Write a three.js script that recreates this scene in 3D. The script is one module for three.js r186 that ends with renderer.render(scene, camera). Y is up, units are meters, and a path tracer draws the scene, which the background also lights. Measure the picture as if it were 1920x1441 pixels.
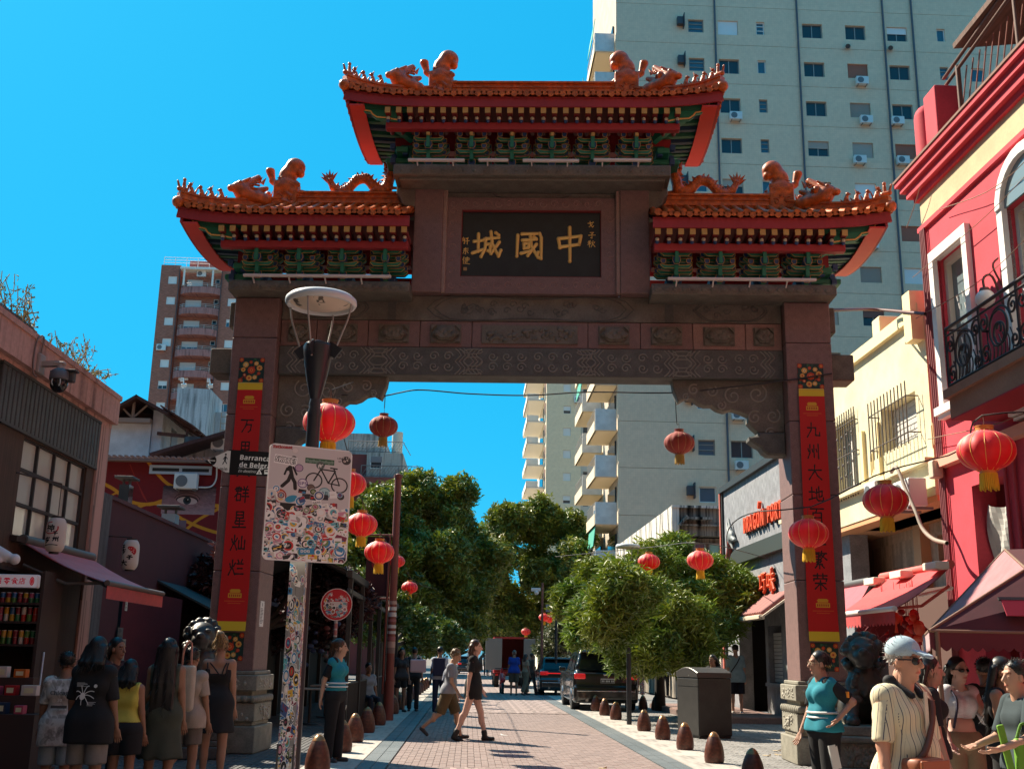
import * as THREE from 'three';
import { mergeGeometries, mergeVertices } from 'three/addons/utils/BufferGeometryUtils.js';
import { RoundedBoxGeometry } from 'three/addons/geometries/RoundedBoxGeometry.js';

// ---------- camera, sky, sun, exposure ----------
const scene=new THREE.Scene();
const camera=new THREE.PerspectiveCamera(38.69,1024 / 768,0.1,2000);
camera.position.set(0.2304,1.5,17.5);
camera.rotation.set(0.2439,0.0291,0.0182,'YXZ');
camera.updateMatrixWorld(true);
const renderer=new THREE.WebGLRenderer({antialias:true});
renderer.setSize(1024,768);
renderer.toneMapping=THREE.LinearToneMapping;
renderer.toneMappingExposure=2.3;
renderer.shadowMap.enabled=true;
const SUN=new THREE.Vector3(-0.5445,0.7071,-0.4512).normalize();
{  // clear saturated summer sky, computed: deeper blue overhead, paler low down and towards the sun
const W=512,H=256,d=new Float32Array(W*H*4),v=new THREE.Vector3();
for(let r=0;r<H;r++)for(let c=0;c<W;c++){
const up=((r+0.5) / H-0.5)*Math.PI,az=((c+0.5) / W-0.5)*2*Math.PI;
v.set(Math.cos(az)*Math.cos(up),Math.sin(up),Math.sin(az)*Math.cos(up));
const y=Math.max(0,v.y),h=Math.pow(1-y,3.2),cs=Math.max(0,v.dot(SUN)),g=Math.pow(cs,3)*0.5+Math.pow(cs,24)*0.6,low=Math.exp(-y*14);
let R=0.001+0.008*h+0.04*low+g*0.025,G=0.158+0.082*h+0.035*low+g*0.11,B=0.325+0.09*h-0.01*low+g*0.11;
if(v.y<0){const k=Math.min(1,-v.y*6);R+=(0.11-R)*k;G+=(0.1-G)*k;B+=(0.09-B)*k;}
d.set([R*1.14,G*1.14,B*1.14,1],(r*W+c)*4);
}
const t=new THREE.DataTexture(d,W,H,THREE.RGBAFormat,THREE.FloatType);
t.mapping=THREE.EquirectangularReflectionMapping;t.magFilter=t.minFilter=THREE.LinearFilter;t.needsUpdate=true;
scene.background=t;scene.environment=t;
}
const sun=new THREE.DirectionalLight(0xfff0d8,5);
sun.position.copy(SUN).multiplyScalar(120);sun.castShadow=true;sun.name='sun';
sun.shadow.mapSize.set(4096,4096);sun.shadow.radius=1;
Object.assign(sun.shadow.camera,{left:-60,right:60,top:60,bottom:-60,near:1,far:300});
scene.add(sun,sun.target);

// ---------- frames: the gate stands square to x; the street runs 3.66 degrees off ----------
const A=THREE.MathUtils.degToRad(3.66),ca=Math.cos(A),sa=Math.sin(A),PI=Math.PI;
const V=(x,y,z)=>new THREE.Vector3(x,y,z);
const ST=(s,y,u)=>V(s*ca-u*sa,y,-s*sa-u*ca);  // street coordinates to world
const EYE=camera.position.clone(),FP=2052.3;
function ray(px,py){return V((px-960) / FP,(720.5-py) / FP,-1).applyQuaternion(camera.quaternion);}
const atD=(px,py,dist)=>EYE.clone().addScaledVector(ray(px,py),dist);  // point at a distance along the axis
const atZ=(px,py,z)=>{const d=ray(px,py);return EYE.clone().addScaledVector(d,(z-EYE.z) / d.z);};
const atY=(px,py,y=0)=>{const d=ray(px,py);return EYE.clone().addScaledVector(d,(y-EYE.y) / d.y);};
const toST=(p)=>[p.x*ca-p.z*sa,p.y,-p.x*sa-p.z*ca];
const atS=(px,py,s)=>{const d=ray(px,py);return toST(EYE.clone().addScaledVector(d,(s-toST(EYE)[0]) / toST(d)[0]));};
const atU=(px,py,u)=>{const d=ray(px,py);return toST(EYE.clone().addScaledVector(d,(u-toST(EYE)[2]) / toST(d)[2]));};

// ---------- random, noise ----------
let seed=1;
const rnd=(a=1,b)=>{seed=(seed*1664525+1013904223)>>>0;const t=seed / 4294967296;return b===undefined?t*a:a+t*(b-a);};
const pick=(l)=>l[Math.floor(rnd(l.length))];
function vnoise(n,cells,s0){  // tileable value noise on an n x n grid
const s=seed;seed=s0;const g=new Float32Array(cells*cells).map(()=>rnd());seed=s;
const o=new Float32Array(n*n);
for(let y=0;y<n;y++)for(let x=0;x<n;x++){
const fx=x / n*cells,fy=y / n*cells,x0=fx|0,y0=fy|0,x1=(x0+1)%cells,y1=(y0+1)%cells;
let tx=fx-x0,ty=fy-y0;tx=tx*tx*(3-2*tx);ty=ty*ty*(3-2*ty);
o[y*n+x]=(g[y0*cells+x0]*(1-tx)+g[y0*cells+x1]*tx)*(1-ty)+(g[y1*cells+x0]*(1-tx)+g[y1*cells+x1]*tx)*ty;
}
return o;
}
function dataTex(n,f,metres=1,srgb=true){  // f(x, y, i) gives grey or [r, g, b] in 0..1
const d=new Uint8Array(n*n*4);
for(let y=0;y<n;y++)for(let x=0;x<n;x++){
let v=f(x,y,y*n+x);if(typeof v==='number')v=[v,v,v];
for(let c=0;c<3;c++)d[(y*n+x)*4+c]=Math.max(0,Math.min(255,v[c]*255));d[(y*n+x)*4+3]=255;
}
const t=new THREE.DataTexture(d,n,n);t.wrapS=t.wrapT=THREE.RepeatWrapping;t.magFilter=THREE.LinearFilter;t.minFilter=THREE.LinearMipmapLinearFilter;t.generateMipmaps=true;
if(srgb)t.colorSpace=THREE.SRGBColorSpace;t.repeat.set(1 / metres,1 / metres);t.needsUpdate=true;return t;
}
const N4=vnoise(256,4,11),N8=vnoise(256,8,12),N16=vnoise(256,16,13),N64=vnoise(256,64,14),N128=vnoise(256,128,15),N256=vnoise(256,256,16);
const cl=(v,a=0,b=1)=>Math.max(a,Math.min(b,v));
const TX={
granite:dataTex(256,(x,y,i)=>0.8+0.1*(N8[i]-0.5)+(N256[i]>0.72?0.17:N128[i]>0.74?-0.22:0)+0.12*(N256[i]-0.5),0.55),
stone:dataTex(256,(x,y,i)=>0.84+0.16*(N8[i]-0.5)+0.12*(N64[i]-0.5)+0.1*(N256[i]-0.5),1.2),
plaster:dataTex(256,(x,y,i)=>0.9+0.1*(N4[i]-0.5)+0.06*(N16[i]-0.5)+0.05*(N128[i]-0.5),3),
stained:dataTex(256,(x,y,i)=>{const st=N64[(x)+(y>>4)*256]*0.6+N16[x+(y>>3)*256]*0.4;return 0.95-0.3*cl((st-0.42)*2.2)*(0.4+N4[i])-0.08*N128[i];},4),
grime:dataTex(256,(x,y,i)=>{const st=N64[x+(y>>5)*256]*0.5+N16[x+(y>>4)*256]*0.5;return cl(0.98-0.95*cl((st-0.38)*2.6)*(0.3+N8[i]));},3),
cloth:dataTex(256,(x,y,i)=>0.88+0.1*(N8[i]-0.5)+0.12*(N256[i]-0.5),0.6),
wood:dataTex(256,(x,y,i)=>0.8+0.25*(N64[(x)+(y>>5)*256]-0.5)+0.1*(N8[i]-0.5),1.5),
tilegrid:dataTex(256,(x,y,i)=>(x%16<1||y%16<1?0.88:0.94)+0.03*(N8[i]-0.5)+0.03*(vn16(x,y)-0.5),2.4),
brick:dataTex(256,(x,y)=>{const r=(y / 8)|0,b=((x+(r%2)*16) / 32)|0;return y%8<1||(x+(r%2)*16)%32<1?0.8:0.78+0.22*N256[(b*7+r*13)*31%65536];},2.4),
glaze:dataTex(256,(x,y,i)=>0.85+0.3*(N16[i]-0.5)+0.16*(N64[i]-0.5),0.9),
rough:dataTex(256,(x,y,i)=>0.75+0.3*(N16[i]-0.5)+0.3*(N64[i]-0.5),1.3,false),
bump:dataTex(256,(x,y,i)=>0.5+0.5*(N64[i]-0.5)+0.5*(N256[i]-0.5),0.8,false),
};
function vn16(x,y){return N256[(((x>>4)*37+(y>>4)*91)%256)*256+((x>>4)*53)%256];}

// ---------- materials ----------
const C3=(c)=>(Array.isArray(c)?new THREE.Color().setRGB(...c):new THREE.Color(c));
const mats=new Map();
function M(c,rough=0.8,o={}){
const key=JSON.stringify([c,rough,{...o,map:o.map?.uuid,bumpMap:o.bumpMap?.uuid,alphaMap:o.alphaMap?.uuid,roughnessMap:o.roughnessMap?.uuid}]);
if(!mats.has(key)){
const p={color:C3(c),roughness:rough,...o};for(const k of['emissive','attenuationColor','sheenColor'])if(o[k]!==undefined)p[k]=C3(o[k]);
const phys=['transmission','clearcoat','sheen','thickness','ior','specularIntensity'].some((k)=>k in o);
mats.set(key,phys?new THREE.MeshPhysicalMaterial(p):new THREE.MeshStandardMaterial(p));
}
return mats.get(key);
}

// ---------- geometry collector ----------
const _m=new THREE.Matrix4(),_q=new THREE.Quaternion(),_e=new THREE.Euler();
const mat4=(x,y,z,rx=0,ry=0,rz=0,sx=1,sy=sx,sz=sx)=>new THREE.Matrix4().compose(V(x,y,z),new THREE.Quaternion().setFromEuler(new THREE.Euler(rx,ry,rz)),V(sx,sy,sz));
function along(a,b){const d=b.clone().sub(a),l=d.length();return[new THREE.Matrix4().compose(a.clone().lerp(b,0.5),new THREE.Quaternion().setFromUnitVectors(V(0,1,0),d.divideScalar(l||1)),V(1,1,1)),l];}
class G{
constructor(){this.l=[];}
add(g,m,keepUV){
g=g.index?g.toNonIndexed():g.clone();if(m)g.applyMatrix4(m);
for(const k of Object.keys(g.attributes))if(!['position','normal','uv','color'].includes(k))g.deleteAttribute(k);
if(!keepUV)boxUV(g);this.l.push(g);return this;
}
box(w,h,d,x,y,z,rx,ry,rz){return this.add(new THREE.BoxGeometry(w,h,d),mat4(x,y,z,rx,ry,rz));}
bx(x0,x1,y0,y1,z0,z1){return this.box(Math.abs(x1-x0),Math.abs(y1-y0),Math.abs(z1-z0),(x0+x1) / 2,(y0+y1) / 2,(z0+z1) / 2);}
rbox(w,h,d,r,x,y,z,rx,ry,rz){return this.add(new RoundedBoxGeometry(w,h,d,2,r),mat4(x,y,z,rx,ry,rz));}
cyl(r0,r1,h,x,y,z,seg=12,rx,rz){return this.add(new THREE.CylinderGeometry(r1,r0,h,seg),mat4(x,y,z,rx,0,rz));}
bar(a,b,r,seg=6,r1=r){const[m,l]=along(a,b);return this.add(new THREE.CylinderGeometry(r1,r,l,seg,1),m);}
beam(a,b,w,h){const d=b.clone().sub(a),l=d.length(),m=new THREE.Matrix4().lookAt(a,b,V(0,1,0));m.setPosition(a.clone().lerp(b,0.5));return this.add(new THREE.BoxGeometry(w,h,l),m);}
sph(r,x,y,z,sx=1,sy=1,sz=1,ws=12,hs=8,rz=0){return this.add(new THREE.SphereGeometry(r,ws,hs),mat4(x,y,z,0,0,rz,sx,sy,sz));}
tube(pts,r,seg=5,n){return this.add(new THREE.TubeGeometry(new THREE.CatmullRomCurve3(pts),n??Math.max(4,pts.length*4),r,seg));}
lathe(pr,x,y,z,seg=16,rx,rz){return this.add(new THREE.LatheGeometry(pr.map((p)=>new THREE.Vector2(...p)),seg),mat4(x,y,z,rx,0,rz));}
ext(pts,d,m,bevel=0,holes){  // outline in x-y, extruded along z from 0 to d
const s=Array.isArray(pts)?new THREE.Shape(pts.map((p)=>new THREE.Vector2(...p))):pts;
for(const h of holes??[])s.holes.push(new THREE.Path(h.map((p)=>new THREE.Vector2(...p))));
return this.add(new THREE.ExtrudeGeometry(s,{depth:d-2*bevel,bevelEnabled:bevel>0,bevelThickness:bevel,bevelSize:bevel,bevelOffset:-bevel,bevelSegments:1,curveSegments:6}),new THREE.Matrix4().multiplyMatrices(m??new THREE.Matrix4(),new THREE.Matrix4().makeTranslation(0,0,bevel)));
}
quad(a,b,c,d){  // a b c d counter-clockwise
const g=new THREE.BufferGeometry();g.setAttribute('position',new THREE.Float32BufferAttribute([a,b,c,a,c,d].flatMap((p)=>[p.x,p.y,p.z]),3));g.setAttribute('uv',new THREE.Float32BufferAttribute([0,0,1,0,1,1,0,0,1,1,0,1],2));g.computeVertexNormals();return this.add(g,null,false);
}
done(){
if(!this.l.length)return new THREE.BufferGeometry();
const anyC=this.l.some((g)=>g.attributes.color);
if(anyC)for(const g of this.l)if(!g.attributes.color)g.setAttribute('color',new THREE.Float32BufferAttribute(new Float32Array(g.attributes.position.count*3).fill(1),3));
return this.l.length>1?mergeGeometries(this.l):this.l[0];
}
}
function boxUV(g){
const p=g.attributes.position,n=g.attributes.normal,uv=new Float32Array(p.count*2);
for(let i=0;i<p.count;i+=3){
let ax=0,ay=0,az=0;for(let k=i;k<i+3;k++){ax+=Math.abs(n.getX(k));ay+=Math.abs(n.getY(k));az+=Math.abs(n.getZ(k));}
for(let k=i;k<i+3;k++){const x=p.getX(k),y=p.getY(k),z=p.getZ(k);uv.set(ay>ax&&ay>az?[x,z]:ax>az?[z,y]:[x,y],k*2);}
}
g.setAttribute('uv',new THREE.BufferAttribute(uv,2));
}
// a wall in local x-y with its outer face at z = 0, rectangular holes [x0, x1, y0, y1], thickness t behind
function wallHoles(g,x0,x1,y0,y1,t,holes,z=0){
const xs=[...new Set([x0,x1,...holes.flatMap((h)=>[h[0],h[1]])])].filter((v)=>v>=x0&&v<=x1).sort((a,b)=>a-b),ys=[...new Set([y0,y1,...holes.flatMap((h)=>[h[2],h[3]])])].filter((v)=>v>=y0&&v<=y1).sort((a,b)=>a-b);
for(let j=0;j+1<ys.length;j++){
let st=null;const cy=(ys[j]+ys[j+1]) / 2;
for(let i=0;i<=xs.length-1;i++){
const cx=i+1<xs.length?(xs[i]+xs[i+1]) / 2:null,inH=cx===null||holes.some((h)=>cx>h[0]&&cx<h[1]&&cy>h[2]&&cy<h[3]);
if(!inH&&st===null)st=xs[i];
if(inH&&st!==null){g.bx(st,xs[i],ys[j],ys[j+1],z-t,z);st=null;}
}
}
return g;
}

// ---------- things, parts ----------
const used=new Map(),OFF=new WeakMap();
function numbered(n){const k=used.get(n)??0;used.set(n,k+1);return k?`${n}_${String(k).padStart(3, '0')}`:n;}
function tag(o,label,category,group,kind){if(label)o.userData.label=label;if(category)o.userData.category=category;if(group)o.userData.group=group;if(kind)o.userData.kind=kind;return o;}
function thing(name,label,category,base=V(0,0,0),turn=0,group){  // built in its own axes, origin at its base
const o=new THREE.Group();o.name=numbered(name);o.position.copy(base);o.rotation.y=turn;scene.add(o);return tag(o,label,category,group);
}
function thingS(name,label,category,[s,y,u]=[0,0,0],group){  // built in absolute street coordinates (s, y, -u)
const o=thing(name,label,category,ST(s,y,u),A,group);OFF.set(o,V(s,y,-u));return o;
}
function thingW(name,label,category,base,group){const o=thing(name,label,category,base,0,group);OFF.set(o,base.clone());return o;}  // built in absolute world coordinates
function mesh(name,g,m,parent,label){
const geo=g instanceof G?g.done():g,o=new THREE.Mesh(geo,m);o.name=parent?name:numbered(name);o.castShadow=o.receiveShadow=true;
let r=parent;while(r&&!OFF.has(r)&&r.parent&&r.parent!==scene)r=r.parent;
if(r&&OFF.has(r)&&g instanceof G)geo.translate(...OFF.get(r).clone().negate().toArray());
(parent??scene).add(o);if(label)o.userData.label=label;return o;
}
function cloneTo(o,base,turn,label,group){const c=o.clone();c.name=numbered(o.name.replace(/_\d+$/,''));c.position.copy(base);if(turn!==undefined)c.rotation.y=turn;scene.add(c);if(label)c.userData.label=label;if(group)c.userData.group=group;return c;}
function canvasTex(w,h,draw){const c=document.createElement('canvas');c.width=w;c.height=h;const x=c.getContext('2d');draw(x,w,h);const t=new THREE.CanvasTexture(c);t.colorSpace=THREE.SRGBColorSpace;t.anisotropy=8;return t;}
// a thin printed sheet: front face carries the picture (uv 0..1), it has a real thickness
function sheet(g,w,h,m,t=0.004){const b=new THREE.PlaneGeometry(w,h);b.translate(0,0,t);return g.add(b,m,true);}

// ---------- ground, road, pavements ----------
{
const g=new G();g.box(900,0.1,900,0,-0.14,-150);tag(mesh('ground',g,M([0.25,0.2,0.155],0.95,{map:TX.stone})),'dark ground stretching away under the street and houses',null,null,'structure');
}
const brickTex=dataTex(256,(x,y,i)=>{  // 8 x 16 pavers in 0.8 m x 1.6 m... one repeat = 1.6 m
const c=(x / 16)|0,yy=(y+(c%2)*16)%256,r=(yy / 32)|0,j=x%16<1||yy%32<1;return j?0.62:0.8+0.3*(N256[(c*53+r*97)*7%65536]-0.5)+0.1*(N128[i]-0.5);
},1.6);
const BR=[[0.36,0.262,0.24],[0.33,0.235,0.215],[0.39,0.29,0.265],[0.345,0.26,0.24]].map((c)=>M(c,0.82,{map:TX.stone}));
{
const road=thingS('road','road of small pinkish brick pavers running under the arch down the street',null);road.userData.kind='structure';
const g=new G();g.bx(-1.96,1.96,-0.12,-0.03,-160,30);mesh('road_bed',g,M([0.13,0.11,0.1],0.95),road);
const far=new G();far.bx(-1.955,1.955,-0.025,0,-160,-14.0);far.bx(-1.955,1.955,-0.025,0,1.405,30);tag(mesh('paved_surface',far,M([0.4,0.3,0.275],0.85,{map:brickTex}),road),null,null,null,'stuff');
const one=new THREE.BoxGeometry(0.094,0.05,0.194);boxUVi(one);
const place=(i,j)=>[-1.95+0.05+i*0.1,-0.025+(((i*7+j*13)%5)-2)*0.0006,1.3-j*0.2+(i%2?0.1:0)];
for(let j=0;j<7;j++)for(let i=0;i<39;i++){const m=new THREE.Mesh(one,BR[(i*5+j*3+((i*j)%3))%4]);m.position.set(...place(i,j));m.name='brick';m.castShadow=m.receiveShadow=true;road.add(m);}
const n=39*69,im=new THREE.InstancedMesh(one,M([1,1,1],0.83,{map:TX.stone}),n),c=new THREE.Color();let k=0;
for(let j=7;j<76;j++)for(let i=0;i<39;i++){const p=place(i,j);im.setMatrixAt(k,mat4(p[0],p[1],p[2]));const t=rnd(0.86,1.12);im.setColorAt(k++,c.setRGB(0.36*t,0.265*t,0.243*t));}
im.name='brick_paving';im.userData.kind='stuff';im.castShadow=im.receiveShadow=true;road.add(im);
}
function boxUVi(g){const p=g.attributes.position,uv=g.attributes.uv;for(let i=0;i<p.count;i++)uv.setXY(i,p.getX(i)+p.getY(i),p.getZ(i));}
for(const sd of[-1,1]){
const strip=thingS('drain_strip',sd<0?'blue grey stone gutter strip along the left edge of the brick road':'blue grey stone gutter strip along the right edge of the brick road',null);strip.userData.kind='structure';
const sg=[];for(let v=0;v<3;v++){const q=new THREE.BoxGeometry(0.19,0.06,0.39);boxUVi(q);sg.push(q);}
for(let u=-2,k=0;u<30;u+=0.4,k++)for(const e of[0,1]){const m=new THREE.Mesh(sg[k%3],M([[0.17,0.2,0.215],[0.19,0.22,0.235],[0.15,0.18,0.195]][(k*2+e*3+(k%5))%3],0.6,{map:TX.granite}));m.name='stone';m.position.set(sd*(2.07+e*0.2),-0.027+rnd(-0.001,0.001),-u);m.receiveShadow=true;strip.add(m);}
const gb=new G();gb.bx(sd*1.965,sd*2.372,-0.12,-0.032,-160,30);gb.bx(sd*1.97,sd*2.367,-0.03,-0.002,-160,-30.2);mesh('strip_bed',gb,M([0.14,0.16,0.17],0.8),strip);
const kerb=thingS('kerb_band',sd<0?'pale concrete band under the left row of bollards':'pale concrete band under the right row of bollards',null);kerb.userData.kind='structure';
const q=new THREE.BoxGeometry(0.72,0.08,1.19);boxUVi(q);
for(let u=-2,k=0;u<34;u+=1.2,k++){const m=new THREE.Mesh(q,M([[0.5,0.455,0.41],[0.47,0.43,0.39],[0.53,0.48,0.43]][(k*7+(sd+1))%3],0.85,{map:TX.stained}));m.name='slab';m.position.set(sd*2.74,-0.037+rnd(-0.001,0.001),-u);m.receiveShadow=m.castShadow=true;kerb.add(m);}
const kb=new G();kb.bx(sd*2.377,sd*3.1,-0.12,-0.04,-160,30);kb.bx(sd*2.38,sd*3.1,-0.035,-0.003,-160,-34.2);mesh('band_bed',kb,M([0.42,0.38,0.35],0.9),kerb);
  // pavements: ribbed grey tiles of 0.4 m
const pv=thingS('pavement',sd<0?'dark grey tiled pavement on the left in front of the snack shop':'grey ribbed tile pavement on the right behind the bollards',null);pv.userData.kind='structure';
const w=sd<0?4.4:4.2,n=Math.round(w / 0.4),tl=new THREE.BoxGeometry(0.394,0.05,0.394);boxUVi(tl);
const parts=[];for(let r=0;r<5;r++){const b=new THREE.BoxGeometry(0.05,0.008,0.38);b.translate(-0.16+r*0.08,0.0287,0);boxUVi(b);parts.push(b);}
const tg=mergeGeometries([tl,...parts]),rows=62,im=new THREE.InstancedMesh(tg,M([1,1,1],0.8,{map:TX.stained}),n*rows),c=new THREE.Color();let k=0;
for(let j=0;j<rows;j++)for(let i=0;i<n;i++){im.setMatrixAt(k,mat4(sd*(3.3+i*0.4),-0.034+rnd(-0.001,0.001),2-j*0.4));const t=rnd(0.85,1.1);im.setColorAt(k++,sd<0?c.setRGB(0.11*t,0.108*t,0.11*t):c.setRGB(0.3*t,0.29*t,0.28*t));}  // left tiles are dark grey, darkened further to carry the shade there
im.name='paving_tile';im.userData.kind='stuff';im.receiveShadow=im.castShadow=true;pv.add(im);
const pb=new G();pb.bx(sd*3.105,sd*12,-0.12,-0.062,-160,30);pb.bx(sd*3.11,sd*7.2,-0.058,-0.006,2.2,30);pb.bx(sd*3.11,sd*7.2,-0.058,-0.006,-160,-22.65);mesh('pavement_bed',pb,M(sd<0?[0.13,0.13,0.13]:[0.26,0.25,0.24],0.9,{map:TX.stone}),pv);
}
{  // raised step in front of the grey shop
const st=thingS('pavement_step','low raised step of pinkish tiles before the shop with the grey wall',null,[6.3,0,14]);st.userData.kind='structure';
const g=new G();g.bx(5.0,7.28,-0.05,0.12,-19,-10.6);mesh('step_block',g,M([0.24,0.16,0.14],0.8,{map:TX.stone}),st);
const e=new THREE.BoxGeometry(0.45,0.03,0.45);boxUVi(e);for(let i=0;i<5;i++)for(let j=0;j<18;j++){const m=new THREE.Mesh(e,M([[0.36,0.22,0.19],[0.33,0.21,0.18],[0.4,0.25,0.21]][(i*3+j*5)%3],0.7,{map:TX.stone}));m.name='tile';m.position.set(5.23+i*0.456-6.3,0.136,-10.84-j*0.456+14);m.castShadow=m.receiveShadow=true;st.add(m);}
}

// ---------- hanzi as brush strokes on a 100 x 100 grid ----------
const HUO='12,30 17,48|45,26 36,44|28,10 28,45 8,90|28,50 46,88';
const HZ={
wan:'10,20 90,20|50,20 45,50 20,88|44,46 80,46 76,78 62,88',li:'25,12 25,55|25,12 75,12 75,55|25,33 75,33|25,55 75,55|50,12 50,90|28,72 72,72|10,90 90,90',tian:'20,22 80,22|10,48 90,48|50,22 48,50 30,75 12,90|52,50 70,78 90,90',
qun:'15,15 45,15 45,32|8,24 50,24|15,34 46,34|32,10 25,45 8,65|20,50 45,50 45,85|20,50 20,85 45,85|62,10 67,20|85,8 78,20|58,26 92,26|60,45 90,45|54,63 96,63|75,26 75,95',
xing:'28,8 28,42 72,42 72,8 28,8|28,25 72,25|30,50 22,68|25,58 80,58|28,74 74,74|10,92 90,92|50,48 50,92',can:HUO+'|73,15 73,82|56,38 56,82 92,82|92,36 92,85',lan:HUO+'|60,10 66,22|86,8 80,22|56,30 92,30|60,55 88,55|50,84 96,84',
jiu:'40,10 38,50 12,90|15,38 68,38 66,80 92,82 92,65',zhou:'25,15 24,60 10,90|12,38 16,52|50,18 50,85|38,40 42,54|78,12 78,92|64,40 68,54',da:'10,38 90,38|50,10 46,45 12,90|50,42 65,70 90,90',
di:'8,40 40,40|24,15 24,78|5,82 45,72|48,45 88,35 86,62 78,66|68,12 68,70|54,25 54,80 62,88 94,88 94,72',bai:'10,14 90,14|50,14 42,34|25,36 25,92|25,36 76,36 76,92|25,62 76,62|25,88 76,88',ye:'38,15 38,85|62,15 62,85|15,35 28,65|86,32 74,62|8,88 92,88',
fan:'22,8 12,22|20,14 52,14|20,22 16,50|20,22 48,22 44,50|6,36 56,36|16,50 50,50|66,6 56,28|62,18 94,18|84,18 56,52|62,26 94,52|48,54 34,64 56,66|62,58 34,76 66,76|50,76 50,98|34,84 24,94|64,82 76,94',rong:'10,18 90,18|34,8 34,28|66,8 66,28|12,44 12,34 88,34 84,46|20,58 80,58|50,44 50,96|48,60 18,88|52,60 82,88',
zhong:'20,34 24,60|22,34 80,26 76,50|23,58 76,50|50,2 51,98',guo:'12,12 10,86|26,8 84,6 90,20 90,94 80,90|28,30 74,26|32,42 50,40 48,56 34,58 32,42|24,76 54,68|54,16 58,52 76,84 80,72|74,44 46,84|66,18 72,24',cheng:'6,40 36,36|20,14 20,74|2,80 40,66|40,32 86,26|44,30 42,64 30,92|44,50 60,48 58,76 52,72|60,6 66,50 86,90 94,70|88,42 62,82|76,10 86,18',
qiao:'10,25 40,25|25,25 25,72|6,76 44,70|50,20 94,20|66,20 62,45 88,45 84,80 70,88',wei:'10,28 10,70|10,28 36,28 36,70|10,68 36,68|48,30 90,30|42,50 96,50|69,8 69,95|68,52 46,84|70,52 94,84',
yue:'30,10 28,60 15,92|30,10 75,10 75,92 64,88|30,35 75,35|30,60 75,60',ling:'25,10 78,10|12,20 12,32|12,20 90,20 86,32|50,10 50,38|28,28 40,30|60,28 74,30|50,44 14,62|50,44 88,62|30,64 70,64|34,76 68,76 54,92|46,88 56,98',shi:'50,5 8,40|50,5 92,40|48,26 54,34|28,42 70,42 70,66 28,66|28,54 70,54|28,42 28,92 44,84|50,68 66,80 92,94|74,70 60,80',dian:'50,5 54,14|15,18 90,18|18,18 16,60 6,92|55,26 55,56|55,40 80,40|34,58 34,90|34,58 78,58 78,90|34,88 78,88',
mi:'50,4 52,12|12,26 14,16 88,16 84,28|30,26 40,38 66,40|48,24 52,32|74,26 82,36|30,50 70,50 70,66 30,66 30,50|50,44 50,86|14,90 82,86|74,78 86,94',shen:'20,8 26,16|10,26 38,26 8,60|25,44 25,95|30,48 38,56|50,25 50,68|50,25 88,25 88,68|50,46 88,46|50,67 88,67|69,8 69,96',xi:'50,10 50,40|20,30 44,24|56,20 84,16|30,60 76,50 60,74 34,96',kana:'20,20 70,14 40,50|30,60 80,54|50,60 44,96',
wu:'14,34 70,26|40,8 44,50 70,84 84,66|66,44 30,80|76,12 84,22',zi:'28,14 70,12 46,34|10,50 90,46|48,34 52,88 36,82',qiu:'38,8 14,18|8,32 44,28|26,18 26,92|24,40 6,62|30,42 42,52|56,30 60,44|90,26 80,42|70,10 66,50 46,92|68,52 94,88',xie:'22,6 10,34|12,22 40,20 36,90 28,84|14,38 38,36|14,54 38,52|56,16 60,30|80,10 74,30|50,56 94,50|72,14 70,96',dong:'26,16 80,12|50,4 22,40 80,36|50,24 50,86 40,80|30,52 18,76|66,50 82,72',jian:'22,6 8,40|16,30 16,92|36,20 84,16|34,36 92,32|40,50 84,46|62,6 60,76|30,60 44,70 34,92|36,88 94,96',
};
const strokesOf=(k)=>HZ[k].split('|').map((s)=>s.split(' ').map((p)=>p.split(',').map(Number)));
function drawHz(x,k,px,py,size,lw,col){  // onto a canvas; strokes swell a little like brushwork
x.strokeStyle=x.fillStyle=col;x.lineCap='round';x.lineJoin='round';
for(const s of strokesOf(k))for(let i=0;i+1<s.length;i++){
const[a,b]=[s[i],s[i+1]],n=10;for(let t=0;t<n;t++){const w=lw*(0.8+0.45*Math.abs(Math.cos((t / n)*PI)));x.lineWidth=w;x.beginPath();x.moveTo(px+(a[0]+(b[0]-a[0])*t / n)*size / 100,py+(a[1]+(b[1]-a[1])*t / n)*size / 100);x.lineTo(px+(a[0]+(b[0]-a[0])*(t+1) / n)*size / 100,py+(a[1]+(b[1]-a[1])*(t+1) / n)*size / 100);x.stroke();}
}
}
function hzGeo(g,k,cx,cy,z,size,r,flat=0.5){  // raised characters: rounded strokes in x-y, flattened in z
const pt=(p)=>V(cx+(p[0] / 100-0.5)*size,cy-(p[1] / 100-0.5)*size,0);
const sub=new G();
for(const s of strokesOf(k)){for(let i=0;i+1<s.length;i++)sub.bar(pt(s[i]),pt(s[i+1]),r,7,r*0.85);for(const p of s){const q=pt(p);sub.sph(r,q.x,q.y,0,1,1,1,7,5);}}
const d=sub.done();d.applyMatrix4(new THREE.Matrix4().makeScale(1,1,flat));d.translate(0,0,z);return g.add(d);
}

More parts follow.
